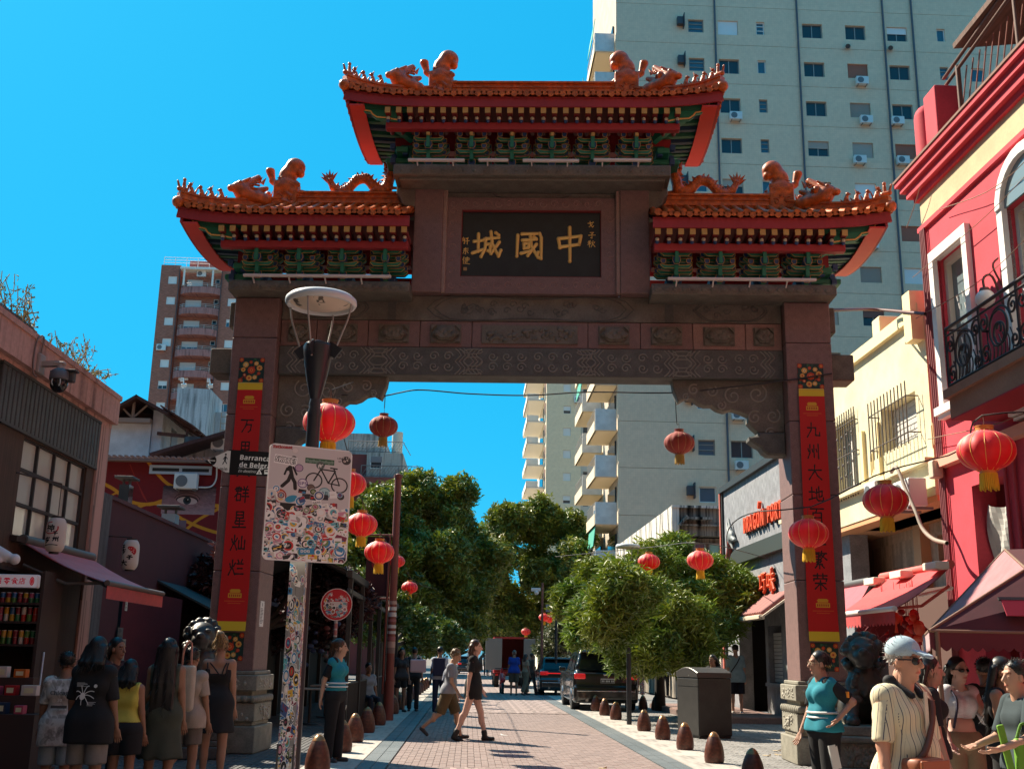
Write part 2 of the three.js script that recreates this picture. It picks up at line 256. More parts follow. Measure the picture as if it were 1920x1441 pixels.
// ---------- sculpted solids: tapered capsules, ellipsoids and boxes joined by a smooth minimum, meshed by surface nets ----------
// primitive: ['c', a, b, ra, rb, k] capsule, ['e', c, r, k] ellipsoid, ['b', c, h, r, k] box; cut(x, y, z) > 0 is taken away
function sculpt(prims,cell,cut,flatZ){
const lo=[1e9,1e9,1e9],hi=[-1e9,-1e9,-1e9],bbs=[];
for(const p of prims){
const b=[[],[]];
for(let i=0;i<3;i++){
const c='xyz'[i];let l,h;
if(p[0]==='c'){l=Math.min(p[1][c]-p[3],p[2][c]-p[4]);h=Math.max(p[1][c]+p[3],p[2][c]+p[4]);}else{const e=p[2][c]+(p[0]==='b'?p[3]:0);l=p[1][c]-e;h=p[1][c]+e;}
b[0].push(l);b[1].push(h);lo[i]=Math.min(lo[i],l);hi[i]=Math.max(hi[i],h);
}
bbs.push(b);
}
const pad=cell*3,n=[0,1,2].map((i)=>Math.ceil((hi[i]-lo[i]+2*pad) / cell)+1),o=lo.map((v)=>v-pad),[nx,ny,nz]=n,f=new Float32Array(nx*ny*nz).fill(0.5);
prims.forEach((p,pi)=>{
const k=p[p[0]==='c'?5:p[0]==='e'?3:4]??0.02,m=k+cell*2.5,b=bbs[pi],r0=[0,1,2].map((i)=>Math.max(0,Math.floor((b[0][i]-m-o[i]) / cell))),r1=[0,1,2].map((i)=>Math.min(n[i]-1,Math.ceil((b[1][i]+m-o[i]) / cell)));
const A0=p[1],B0=p[2],cap=p[0]==='c',dx=cap?B0.x-A0.x:0,dy=cap?B0.y-A0.y:0,dz=cap?B0.z-A0.z:0,L2=dx*dx+dy*dy+dz*dz||1e-9,mr=cap?0:Math.min(B0.x,B0.y,B0.z);
for(let z=r0[2];z<=r1[2];z++)for(let y=r0[1];y<=r1[1];y++)for(let x=r0[0],i=(z*ny+y)*nx+x;x<=r1[0];x++,i++){
const X=o[0]+x*cell-A0.x,Y=o[1]+y*cell-A0.y,Z=o[2]+z*cell-A0.z;let d;
if(cap){let t=(X*dx+Y*dy+Z*dz) / L2;t=t<0?0:t>1?1:t;const ex=X-dx*t,ey=Y-dy*t,ez=Z-dz*t;d=Math.sqrt(ex*ex+ey*ey+ez*ez)-(p[3]+(p[4]-p[3])*t);}
else if(p[0]==='e'){const q=Math.sqrt((X / B0.x)**2+(Y / B0.y)**2+(Z / B0.z)**2),g=Math.sqrt((X / B0.x**2)**2+(Y / B0.y**2)**2+(Z / B0.z**2)**2);d=g>1e-6?q*(q-1) / g:-mr;}
else{const qx=Math.abs(X)-B0.x,qy=Math.abs(Y)-B0.y,qz=Math.abs(Z)-B0.z;d=Math.sqrt(Math.max(qx,0)**2+Math.max(qy,0)**2+Math.max(qz,0)**2)+Math.min(Math.max(qx,qy,qz),0)-p[3];}
const e=f[i],h=k-Math.abs(e-d);f[i]=Math.min(e,d)-(h>0?h*h / (4*k):0);
}
});
if(cut)for(let z=0,i=0;z<nz;z++)for(let y=0;y<ny;y++)for(let x=0;x<nx;x++,i++)if(f[i]<cell*2){const c=cut(o[0]+x*cell,o[1]+y*cell,o[2]+z*cell);if(c>f[i])f[i]=c;}
const id=new Int32Array(nx*ny*nz).fill(-1),P=[],sy=nx,sz=nx*ny,corners=[0,1,sy,sy+1,sz,sz+1,sz+sy,sz+sy+1],E2=[[0,1],[2,3],[4,5],[6,7],[0,2],[1,3],[4,6],[5,7],[0,4],[1,5],[2,6],[3,7]];
for(let z=0;z<nz-1;z++)for(let y=0;y<ny-1;y++)for(let x=0;x<nx-1;x++){
const i=z*sz+y*sy+x;let c=0;for(let j=0;j<8;j++)if(f[i+corners[j]]<0)c++;
if(!c||c===8)continue;
let X=0,Y=0,Z=0,m=0;
for(const[a,b]of E2){const fa=f[i+corners[a]],fb=f[i+corners[b]];if(fa<0===fb<0)continue;const t=fa / (fa-fb);X+=(a&1)+((b&1)-(a&1))*t;Y+=((a>>1)&1)+(((b>>1)&1)-((a>>1)&1))*t;Z+=(a>>2)+((b>>2)-(a>>2))*t;m++;}
id[i]=P.length / 3;P.push(o[0]+(x+X / m)*cell,o[1]+(y+Y / m)*cell,(o[2]+(z+Z / m)*cell));
}
const I=[];
for(let z=1;z<nz-1;z++)for(let y=1;y<ny-1;y++)for(let x=1;x<nx-1;x++){
const i=z*sz+y*sy+x,s=f[i]<0;
for(const[st,a,b]of[[1,sy,sz],[sy,sz,1],[sz,1,sy]]){const t=f[i+st]<0;if(s===t)continue;const v=[id[i],id[i-a],id[i-a-b],id[i-b]];if(v.some((q)=>q<0))continue;if(s)I.push(v[0],v[1],v[2],v[0],v[2],v[3]);else I.push(v[0],v[2],v[1],v[0],v[3],v[2]);}
}
const g=new THREE.BufferGeometry();g.setAttribute('position',new THREE.Float32BufferAttribute(P,3));g.setIndex(I);g.computeVertexNormals();
g.setAttribute('uv',new THREE.Float32BufferAttribute(new Float32Array(P.length / 3*2),2));return g;
}

// ---------- the gate ----------
const granite=M([0.29,0.17,0.155],0.55,{map:TX.granite}),graniteLt=M([0.44,0.28,0.23],0.55,{map:TX.granite}),slate=M([0.2,0.178,0.142],0.75,{map:TX.stone}),slateDk=M([0.14,0.137,0.122],0.75,{map:TX.stone});
const clay=M([0.72,0.15,0.018],0.45,{map:TX.glaze,clearcoat:0.12,clearcoatRoughness:0.25}),gRed=M([0.42,0.03,0.035],0.55,{map:TX.plaster}),gRedDk=M([0.2,0.02,0.02],0.6),gGreen=M([0.015,0.17,0.095],0.5),gBlue=M([0.02,0.06,0.16],0.5),gGold=M([0.5,0.28,0.07],0.5),goldLeaf=M([0.85,0.55,0.16],0.38,{metalness:0.25});
const gate=thingW('archway_gate','tall granite archway with three tiled roofs and a dark name board spanning the street','gate',V(0,0,-0.45));
for(const s of[-1,1]){
const pl=mesh('pillar',(()=>{const g=new G();g.bx(s*4.3,s*4.92,1.2,7.3,-0.84,-0.06);return g;})(),granite,gate);
const ys=[1.21,2.75,4.1,5.3,6.62,7.325];for(let i=0;i<5;i++)mesh('stone_block',new G().rbox(0.75,ys[i+1]-ys[i]-0.006,0.9,0.018,s*4.61,(ys[i]+ys[i+1]) / 2,-0.45),granite,pl);
const p=new G();p.rbox(1.0,0.4,1.14,0.02,s*4.61,0.2,-0.45);p.rbox(0.88,0.06,1.02,0.02,s*4.61,0.43,-0.45);p.rbox(0.94,0.28,1.08,0.02,s*4.61,0.6,-0.45);p.rbox(0.98,0.1,1.12,0.045,s*4.61,0.8,-0.45);p.rbox(0.8,0.1,0.94,0.02,s*4.61,0.88,-0.45);p.rbox(0.96,0.24,1.1,0.02,s*4.61,1.04,-0.45);p.rbox(0.86,0.06,1.0,0.02,s*4.61,1.19,-0.45);
for(let k=0;k<8;k++){p.sph(0.055,s*4.61-0.42+k*0.12,0.8,0.1,1,1,0.6,8,6);p.sph(0.055,s*4.61-s*0.48,0.8,-0.9+k*0.13,0.6,1,1,8,6);}
mesh('plinth',p,M([0.34,0.315,0.25],0.8,{map:TX.stone}),gate);
const c=new G(),q=seed;seed=55;  // floral relief on the plinth panels
for(const[y0,y1]of[[0.47,0.71],[0.95,1.12]])for(let k=0;k<46;k++){const t=rnd(-1,1),y=rnd(y0+0.02,y1-0.02),r=rnd(0.018,0.036);if(k%2)c.sph(r,s*4.61+t*0.36,y,0.088,1,rnd(0.6,1.4),0.8,6,4);else c.sph(r,s*4.61-s*0.475,y,-0.45+t*0.42,0.8,rnd(0.6,1.4),1,6,4);}
seed=q;mesh('floral_carving',c,M([0.36,0.335,0.28],0.85),gate);
mesh('beam_end',new G().rbox(0.42,0.45,0.5,0.03,s*5.19,6.26,-0.45),slate,gate);mesh('beam_end',new G().rbox(0.16,0.45,0.5,0.03,s*5.05,7.08,-0.45),slate,gate);
}
{  // beams
const lb=mesh('carved_beam',new G().rbox(8.46,0.49,0.5,0.012,0,6.295,-0.45),slateDk,gate),c=new G(),Z=-0.2;
const scroll=(cx,cy,R,dir,turns,r,z)=>{const pts=[];for(let i=0;i<=14;i++){const t=i / 14,a=dir*t*turns*2*PI,q=R*(1-t*0.88);pts.push(V(cx+Math.cos(a)*q,cy+Math.sin(a)*q,z));}c.tube(pts,r,4,20);};
for(const cx of[-3.35,-1.75,0,1.75,3.35]){const w=cx===0?0.8:0.5;for(const sx of[-1,1]){for(const o of[0,0.07,0.14]){c.tube([V(cx+sx*(w+o),6.52,Z),V(cx+sx*(w+o+0.1),6.41,Z),V(cx+sx*(w+o),6.3,Z),V(cx+sx*(w+o+0.1),6.18,Z),V(cx+sx*(w+o),6.07,Z)],0.012,4,8);}for(let k=0;k<(cx===0?3:2);k++)for(const sy of[-1,1])scroll(cx+sx*(0.14+k*0.24),6.295+sy*0.09,0.085,sx*sy,1.4,0.012,Z);}}
for(const x of[-2.55,-0.95,0.95,2.55])for(const y of[6.12,6.295,6.47]){const hx=0.16,hy=y===6.295?0.06:0.03;c.tube([V(x-hx,y,Z),V(x-hx*0.7,y+hy,Z),V(x+hx*0.7,y+hy,Z),V(x+hx,y,Z),V(x+hx*0.7,y-hy,Z),V(x-hx*0.7,y-hy,Z),V(x-hx,y,Z)],0.011,4,18);}
mesh('scroll_carving',c,M([0.225,0.215,0.185],0.8),lb);
const fz=mesh('frieze',new G().bx(-4.23,4.23,6.545,7.005,-0.66,-0.28),granite,gate);
const js=[-4.23,-3.62,-2.74,-1.86,-0.98,0.98,1.86,2.74,3.62,4.23];
for(let i=0;i<9;i++){
mesh('stone_block',new G().rbox(js[i+1]-js[i]-0.01,0.455,0.06,0.008,(js[i]+js[i+1]) / 2,6.775,-0.245),i===7||i===8?M([0.4,0.235,0.2],0.55,{map:TX.granite}):granite,fz);
const cx=(js[i]+js[i+1]) / 2,w=i===4?1.62:i===0||i===8?0.34:0.52,g=new G();g.rbox(w,0.32,0.03,0.005,cx,6.775,-0.205);
if(i===4){const q=seed;seed=91;for(let k=0;k<60;k++)g.sph(rnd(0.02,0.05),cx+rnd(-0.74,0.74),6.775+rnd(-0.11,0.11),-0.19,rnd(0.7,1.8),1,0.6,6,4);seed=q;}
else{const L=[],hw=w*0.44;for(let k=0;k<36;k++){const a=k / 36*2*PI,r=0.78+0.16*Math.abs(Math.cos(a*3));L.push([Math.sign(Math.cos(a))*Math.pow(Math.abs(Math.cos(a)),1.15)*hw*r / 0.94,Math.sin(a)*0.14*r]);}g.ext(L,0.06,mat4(cx,6.775,-0.192),0.012);g.ext(L.map(([a,b])=>[a*0.8,b*0.8]),0.03,mat4(cx,6.775,-0.134),0.008);for(const[sx,sy]of[[1,1],[1,-1],[-1,1],[-1,-1]])g.ext(sx*sy>0?[[0,0],[-sx*0.09,0],[0,-sy*0.09]]:[[0,0],[0,-sy*0.09],[-sx*0.09,0]],0.045,mat4(cx+sx*(w / 2-0.015),6.775+sy*0.145,-0.192));for(let k=0;k<5;k++)g.sph(0.04,cx+(k-2)*hw*0.3,6.775+(k%2?0.035:-0.02),-0.106,1,1,0.4,8,5);}
mesh('medallion',g,slate,fz);
}
const ub=mesh('upper_beam',new G().rbox(8.46,0.44,0.5,0.012,0,7.23,-0.45),slate,gate),u=new G();
for(const[x0,x1]of[[-4.0,-2.75],[-1.75,1.75],[2.75,4.0]]){const m=(x0+x1) / 2,h=(x1-x0) / 2;for(const k of[1,0.93])u.tube([V(m-h*k,7.23,Z),V(m-h*k+0.22,7.23+0.18*k,Z),V(m,7.23+0.18*k,Z),V(m+h*k-0.22,7.23+0.18*k,Z),V(m+h*k,7.23,Z),V(m+h*k-0.22,7.23-0.18*k,Z),V(m,7.23-0.18*k,Z),V(m-h*k+0.22,7.23-0.18*k,Z),V(m-h*k,7.23,Z)],0.009,4,40);const q=seed;seed=8;for(let k=0;k<h*14;k++){const pts=[],cx=m+rnd(-h*0.7,h*0.7),cy=7.23+rnd(-0.09,0.09),dr=rnd()<0.5?1:-1;for(let i=0;i<=8;i++){const a=dr*i*0.8,r=0.07*(1-i / 10);pts.push(V(cx+Math.cos(a)*r,cy+Math.sin(a)*r,Z));}u.tube(pts,0.008,4,12);}seed=q;}
for(const x of[-2.35,2.35])u.box(0.14,0.44,0.012,x,7.23,-0.197);
mesh('line_carving',u,slateDk,ub);
for(const s of[-1,1]){const g=new G();g.rbox(3.03,0.17,1.6,0.02,s*3.515,7.415,-0.45);g.rbox(2.99,0.03,1.5,0.012,s*3.5,7.515,-0.45);for(let k=0;k<19;k++)g.sph(0.06,s*(2.1+k*0.155),7.415,0.35,1.1,0.85,0.22,10,6);mesh('ledge',g,slate,gate);}
  // corner brackets below the beam
const prof=[[590,770],[600,840],[635,935],[690,905],[740,915],[780,945],[820,960],[870,960],[905,985],[955,1000],[1005,985],[1060,1000],[1125,1030],[1118,1075],[1150,1110],[1190,1146],[1400,1146],[1400,770]].map(([X,Y])=>{const p=atZ(1100+X / 3.692,500+Y / 3.692,-0.32);return[Math.min(p.x,4.24),Math.min(p.y,6.055)];});
const bowl=[[1185,1146],[1185,1168],[1125,1176],[1128,1200],[1165,1228],[1205,1250],[1225,1280],[1260,1303],[1400,1308],[1400,1146]].map(([X,Y])=>{const p=atZ(1100+X / 3.692,500+Y / 3.692,-0.3);return[Math.min(p.x,4.24),p.y];});
for(const s of[-1,1]){
const mm=new THREE.Matrix4().makeTranslation(0,0,-0.58),fl=(l)=>(s>0?l:l.map(([x,y])=>[-x,y]).reverse()),g=new G();g.ext(fl(prof),0.26,mm,0.015);const br=mesh('corner_bracket',g,slate,gate);
const h=new G();h.ext(fl(bowl),0.34,new THREE.Matrix4().makeTranslation(0,0,-0.62),0.03);mesh('bracket_cup',h,slateDk,br);
const k=new G();const sp=(cx,cy,R,d)=>{const pts=[];for(let i=0;i<=16;i++){const t=i / 16,a=d*t*2.9*PI+1,q=R*(1-t*0.86);pts.push(V(s*(cx+Math.cos(a)*q),cy+Math.sin(a)*q,-0.322));}k.tube(pts,0.016,4,28);};
for(const[x,y,R,d]of[[2.75,5.88,0.1,1],[3.05,5.86,0.1,-1],[3.4,5.78,0.16,1],[3.8,5.82,0.17,-1],[3.75,5.42,0.12,1],[4.05,5.45,0.13,-1],[4.0,5.15,0.1,1],[3.2,5.62,0.08,-1],[2.62,5.75,0.06,1]])sp(x,y,R,d);
mesh('cloud_carving',k,M([0.26,0.235,0.195],0.8),br);
}
  // centre block
for(const s of[-1,1]){const g=new G();g.rbox(0.5,2.13,0.92,0.02,s*1.765,8.515,-0.45);const cp=mesh('centre_pillar',g,granite,gate);mesh('edge_moulding',new G().rbox(0.075,2.1,0.08,0.02,s*1.485,8.5,-0.06),graniteLt,cp);const k=new G();k.ext([[1.98,9.36],[2.34,9.36],[2.34,9.24],[2.27,9.16],[2.24,9.06],[2.16,9.0],[1.98,8.98]].map(([x,y])=>[s*x,y]).sort(()=>0),0.9,new THREE.Matrix4().makeTranslation(0,0,-0.9),0.015);mesh('corbel',k,slate,gate);}
const fr=new G();wallHoles(fr,-1.5,1.5,7.46,9.2,0.3,[[-1.2,1.2,7.76,8.98]],-0.08);const frame=mesh('board_frame',fr,granite,gate),fc=new G();
const q=seed;seed=5;for(let k=0;k<40;k++){const t=k / 40;const[x,y]=k<14?[-1.35+t*40 / 14*2.7,9.09]:k<28?[-1.35+(k-14) / 14*2.7,7.61]:[k%2?-1.35:1.35,7.75+(k-28) / 12*1.3],pts=[],d=k%2?1:-1;for(let i=0;i<=9;i++){const a=d*i*0.75,r=0.075*(1-i / 11);pts.push(V(x+Math.cos(a)*r,y+Math.sin(a)*r,-0.08));}fc.tube(pts,0.007,4,12);}seed=q;
mesh('scroll_carving',fc,M([0.29,0.175,0.16],0.6),frame);
const bl=new G();for(const[x0,x1,y0,y1]of[[-1.215,1.215,8.965,8.99],[-1.215,1.215,7.75,7.775],[-1.215,-1.19,7.775,8.965],[1.19,1.215,7.775,8.965]])bl.bx(x0,x1,y0,y1,-0.17,-0.1);mesh('frame_lip',bl,gRedDk,frame);
const nb=mesh('name_board',new G().bx(-1.19,1.19,7.77,8.97,-0.24,-0.165),M([0.02,0.03,0.032],0.4,{map:TX.stone}),gate);
const ch=(k,px,py,size,r,nm)=>{const p=atZ(px,py,-0.165);const g=new G();hzGeo(g,k,p.x,p.y,-0.165,size,r,0.8);mesh(nm,g,goldLeaf,nb);};
ch('cheng',914,458,0.53,0.034,'gold_character');ch('guo',992,461,0.52,0.034,'gold_character');ch('zhong',1068,458,0.64,0.036,'gold_character');
for(const[k,x,y]of[['wu',1108,421],['zi',1110,441],['qiu',1109,457],['xie',873,451],['dong',873,471],['jian',874,488]])ch(k,x,y,0.14,0.0075,'signature_character');
{const p=atZ(872,504,-0.165);mesh('seal_mark',new G().box(0.06,0.06,0.008,p.x,p.y,-0.163),M([0.4,0.26,0.1],0.6),nb);}
const up=mesh('upper_panel',new G().rbox(3.0,0.42,0.6,0.01,0,9.42,-0.45),slate,gate),uc=new G();uc.tube([V(-0.75,9.39,-0.15),V(-0.6,9.52,-0.15),V(0.6,9.52,-0.15),V(0.75,9.39,-0.15),V(0.6,9.26,-0.15),V(-0.6,9.26,-0.15),V(-0.75,9.39,-0.15)],0.012,4,40);
for(let k=0;k<7;k++){const pts=[];for(let i=0;i<=9;i++){const a=(k%2?1:-1)*i*0.75,r=0.09*(1-i / 11);pts.push(V(-0.5+k*0.167+Math.cos(a)*r,9.39+Math.sin(a)*r,-0.15));}uc.tube(pts,0.01,4,12);}mesh('line_carving',uc,slateDk,up);
const tl=new G();tl.rbox(4.68,0.2,1.9,0.025,0,9.46,-0.45);tl.rbox(4.5,0.06,1.7,0.02,0,9.34,-0.45);for(let k=0;k<26;k++)tl.sph(0.03,-2.2+k*0.176,9.44,0.5,1,1,0.3,8,5);mesh('top_ledge',tl,slate,gate);
}
// bracket set (dougong): green boat-shaped arms, blue blocks, gold edges; origin at the foot, 0.62 high
const bracket=(()=>{
const o=new THREE.Group();o.name='bracket_set';
const gr=new G(),bl=new G(),go=new G();
const arm=(w,y,z)=>{const h=0.075,L=[[-w / 2,h],[-w / 2+0.01,0.045],[-w / 2+0.06,0],[w / 2-0.06,0],[w / 2-0.01,0.045],[w / 2,h],[w / 4,h*0.72],[-w / 4,h*0.72]];gr.ext(L,0.09,mat4(0,y,z-0.09),0.006);const pts=[...L,L[0]].map((p)=>V(p[0],p[1]+y,z));for(let i=0;i+1<pts.length;i++)go.bar(pts[i],pts[i+1],0.0055,4);};
const blk=(x,y,z,s=1)=>{bl.ext([[-0.045*s,0.045*s],[0.045*s,0.045*s],[0.05*s,-0.005],[0.03*s,-0.05*s],[-0.03*s,-0.05*s],[-0.05*s,-0.005]],0.1*s,mat4(x,y,z-0.1*s),0.005);const L=[[-0.045,0.045],[0.045,0.045],[0.05,-0.005],[0.03,-0.05],[-0.03,-0.05],[-0.05,-0.005]].map((p)=>V(x+p[0]*s,y+p[1]*s,z+0.003));for(let i=0;i<6;i++)go.bar(L[i],L[(i+1)%6],0.005,4);};
for(const[z,dy]of[[0.0,0],[0.2,0.0],[0.38,0.04]]){const w=z===0?0.66:z===0.2?0.6:0.52;arm(w,0.2+dy,z);arm(w,0.42+dy,z);for(const x of[-w / 2+0.05,0,w / 2-0.05]){blk(x,0.33+dy,z,0.85);blk(x,0.55+dy,z,0.85);}}
blk(0,0.1,0.3,1.3);blk(0,0.36,0.45,1.35);gr.bx(-0.03,0.03,0.12,0.36,0.3,0.4);gr.bx(-0.035,0.035,0.0,0.6,-0.2,0.28);gr.bx(-0.03,0.03,0.3,0.56,0.3,0.5);go.rbox(0.06,0.06,0.06,0.008,0,0.53,0.5);
bl.ext([[-0.14,0.16],[0.14,0.16],[0.11,0.04],[0.09,0],[-0.09,0],[-0.11,0.04]],0.24,mat4(0,0,-0.15),0.01);
const raw=(n,g,m)=>{const x=new THREE.Mesh(g.done(),m);x.name=n;x.castShadow=x.receiveShadow=true;o.add(x);};raw('bracket_arm',gr,gGreen);raw('bracket_block',bl,gBlue);raw('gold_edge',go,gGold);return o;
})();
function addBracket(x,y,z){const b=bracket.clone();b.position.set(x,y,z+0.45);gate.add(b);}
for(const x of[-1.77,-1.03,-0.34,0.34,1.03,1.77])addBracket(x,9.58,0.0);
for(const s of[-1,1])for(const x of[2.41,3.13,3.85,4.56])addBracket(s*x,7.53,0.0);
// roofs
const ornaments=[];
const rollTile=clay,soffitM=M([0.12,0.03,0.03],0.8),rafterGreen=M([0.02,0.12,0.06],0.6),rafterBlue=M([0.02,0.05,0.09],0.6);
function makeRoof(xL,xR,xrL,xrR,ye,rise,hipL,hipR){  // eave from xL to xR, ridge from xrL to xrR
const zc=-0.45,D=1.2,LIFT=0.13,q=(x)=>(x<xrL&&hipL?(xrL-x) / (xrL-xL):x>xrR&&hipR?(x-xrR) / (xR-xrR):0),conc=(t)=>rise*Math.pow(Math.max(0,t),1.2);
const yEave=(k)=>ye+LIFT*k*k,H=(k,t)=>yEave(k)+conc(t);
const roof=new THREE.Group();roof.name='tiled_roof';roof.position.set(0,0,0.45);gate.add(roof);
const put=(n,g,m)=>{const o=new THREE.Mesh(g instanceof G?g.done():g,m);o.name=n;o.castShadow=o.receiveShadow=true;roof.add(o);return o;};
  // deck: tile pans above, boards below
const top=new G(),sof=new G(),P=(x,z,y)=>V(x,y,z),nx=Math.round((xR-xL) / 0.1);
const strip=(g,a0,a1,b0,b1,flip)=>(flip?g.quad(a0,b0,b1,a1):g.quad(a0,a1,b1,b0));
for(const sz of[1,-1])for(let i=0;i<nx;i++){const xa=xL+(xR-xL)*i / nx,xb=xL+(xR-xL)*(i+1) / nx,ka=q(xa),kb=q(xb);for(let j=0;j<6;j++){const f=(x,k,t)=>{const tt=t*(1-k);return P(x,zc+sz*D*(1-tt),H(k,tt));};const a0=f(xa,ka,j / 6),a1=f(xb,kb,j / 6),b0=f(xa,ka,(j+1) / 6),b1=f(xb,kb,(j+1) / 6);strip(top,a0,a1,b0,b1,sz<0);const dn=V(0,-0.07,0);strip(sof,a0.clone().add(dn),a1.clone().add(dn),b0.clone().add(dn),b1.clone().add(dn),sz>0);}}
for(const[hip,xe,xr]of[[hipL,xL,xrL],[hipR,xR,xrR]])if(hip){const sx=Math.sign(xe-xr),n=20;for(let i=0;i<n;i++){const za=zc-D+2*D*i / n,zb=za+2*D / n;for(let j=0;j<5;j++){const f=(z,t)=>{const k=Math.abs(z-zc) / D,tt=t*(1-k);return P(xe+(xr-xe)*tt,z,H(k,tt));};const a0=f(za,j / 5),a1=f(zb,j / 5),b0=f(za,(j+1) / 5),b1=f(zb,(j+1) / 5);strip(top,a0,a1,b0,b1,sx>0);const dn=V(0,-0.07,0);strip(sof,a0.clone().add(dn),a1.clone().add(dn),b0.clone().add(dn),b1.clone().add(dn),sx<0);}}}
put('tile_pan',top,clay);put('soffit_board',sof,soffitM);
  // rolls of round tiles, each with its end disc and drip tile
const sp=0.205;
const roll=(pts,out)=>{const g=new G();g.tube(pts,0.058,7,7);const e=pts[0];g.add(new THREE.CylinderGeometry(0.062,0.062,0.02,12),new THREE.Matrix4().compose(e,new THREE.Quaternion().setFromUnitVectors(V(0,1,0),out),V(1,1,1)));put('tile_roll',g,rollTile);};
const drip=(p,out)=>{const g=new THREE.CylinderGeometry(0.075,0.075,0.03,10,1,false,PI*0.5,PI);g.rotateX(PI / 2);const o=new G();const sh=[[-0.08,0.05],[-0.06,0],[-0.03,-0.03],[0,-0.045],[0.03,-0.03],[0.06,0],[0.08,0.05]];o.ext(sh,0.025,new THREE.Matrix4().compose(p,new THREE.Quaternion().setFromUnitVectors(V(0,0,1),out),V(1,1,1)));put('drip_tile',o,rollTile);};
for(const sz of[1,-1]){const n=Math.floor((xR-xL-0.1) / sp);for(let i=0;i<=n;i++){const x=(xL+xR) / 2+(i-n / 2)*sp,k=q(x),pts=[];for(let j=0;j<=5;j++){const tt=(j / 5)*(1-k);pts.push(P(x,zc+sz*(D+0.03)*(1-tt),H(k,tt)+0.035));}if(1-k>0.06)roll(pts,V(0,0,sz));if(i<n)drip(P(x+sp / 2,zc+sz*(D+0.015),yEave(q(x+sp / 2))-0.012),V(0,0,sz));}}
for(const[hip,xe,xr]of[[hipL,xL,xrL],[hipR,xR,xrR]])if(hip){const sx=Math.sign(xe-xr);for(let i=-5;i<=5;i++){const z=zc+i*0.21,k=Math.abs(i*0.21) / D,pts=[];for(let j=0;j<=4;j++){const tt=(j / 4)*(1-k);pts.push(P(xe+sx*0.03+(xr-xe)*tt,z,H(k,tt)+0.035));}roll(pts,V(sx,0,0));drip(P(xe+sx*0.015,z+0.105,yEave(Math.abs(i*0.21+0.105) / D)-0.012),V(sx,0,0));}}
  // fascia, rafters, purlin
const fa=new G();for(const sz of[1,-1])for(let i=0;i<nx;i++){const xa=xL+(xR-xL)*i / nx,xb=xL+(xR-xL)*(i+1) / nx;fa.beam(V(xa,yEave(q(xa))-0.13,zc+sz*(D-0.03)),V(xb+0.004,yEave(q(xb))-0.13,zc+sz*(D-0.03)),0.04,0.18);}
for(const[hip,xe]of[[hipL,xL],[hipR,xR]])if(hip){const s=Math.sign(xe);for(let i=0;i<12;i++){const za=zc-D+0.05+(2*D-0.1)*i / 12,zb=za+(2*D-0.1) / 12;fa.beam(V(xe-s*0.07,yEave(Math.abs(za-zc) / D)-0.165,za),V(xe-s*0.07,yEave(Math.abs(zb-zc) / D)-0.165,zb+0.004),0.04,0.26);}}
put('fascia_board',fa,gRed);
const rf=new THREE.BoxGeometry(0.085,0.085,0.6),re=new THREE.BoxGeometry(0.092,0.1,0.02),rb=new THREE.SphereGeometry(0.034,10,8),rr=new THREE.CylinderGeometry(0.042,0.042,0.55,8);rr.rotateX(PI / 2);
const single=(n,g,m,x,y,z)=>{const o=new THREE.Mesh(g,m);o.name=n;o.position.set(x,y,z);o.castShadow=o.receiveShadow=true;roof.add(o);};
const xi0=hipL?xL+0.75:xL+0.08,xi1=hipR?xR-0.75:xR-0.08,nr=Math.round((xi1-xi0) / 0.19);
for(let i=0;i<=nr;i++){const x=xi0+(xi1-xi0)*i / nr;single('rafter',rf,gRedDk,x,ye-0.275,0.4);single('rafter_end',re,gGold,x,ye-0.275,0.71);single('round_rafter',rr,gRedDk,x,ye-0.37,0.32);single('rafter_knob',rb,M([0.5,0.45,0.3],0.5),x,ye-0.37,0.6);single('rafter_cap',rb,gBlue,x,ye-0.412,0.585);}
const pu=new G();for(const sz of[1,-1]){pu.rbox(xi1-xi0+0.1,0.13,0.14,0.02,(xi0+xi1) / 2,ye-0.47,zc+sz*0.92);}pu.bx(xi0,xi1,ye-0.52,ye-0.1,zc-0.1,zc+0.1);put('eave_purlin',pu,gRed);
for(const[hip,xe]of[[hipL,xL],[hipR,xR]])if(hip){
const s=Math.sign(xe),X=(a)=>xe-s*a,sh=[[0.2,-0.19],[0.24,-0.27],[0.34,-0.33],[0.44,-0.35],[0.48,-0.41],[0.55,-0.46],[0.72,-0.47],[0.95,-0.52],[0.95,-0.26],[0.72,-0.24],[0.45,-0.17]];
const l=sh.map(([a,b])=>[X(a),ye+0.09+b]),gb=new G();gb.ext(l,0.07,new THREE.Matrix4().makeTranslation(0,0,0.5),0.006);put('corner_board',gb,gGreen);
const ge=new G();for(let i=0;i<7;i++){const a=V(l[i][0],l[i][1]+0.03,0.575),b=V(l[i+1][0],l[i+1][1]+0.03,0.575);ge.bar(a,b,0.014,5);}put('gold_edge',ge,M([0.75,0.42,0.12],0.5));
const sg=new G(),sb=new G();for(let i=0;i<11;i++)(i%2?sb:sg).box(0.8,0.08,0.09,X(0.72),ye-0.27+0.1*Math.abs(i-5) / 5,zc-1.0+i*0.2,0,0,s*0.06);const rdb=new G();for(let i=0;i<12;i++){const za=zc-D+0.04+(2*D-0.08)*i / 12,zb=za+(2*D-0.08) / 12,y=(z)=>yEave(Math.abs(z-zc) / D);rdb.beam(V(X(0.22),y(za)-0.30,za),V(X(0.22),y(zb)-0.30,zb+0.003),0.25,0.03);}put('side_soffit_board',rdb,M([0.62,0.045,0.03],0.5));put('side_rafter',sg,rafterGreen);put('side_rafter',sb,rafterBlue);  // side soffit red is brightened to stand for bounced light
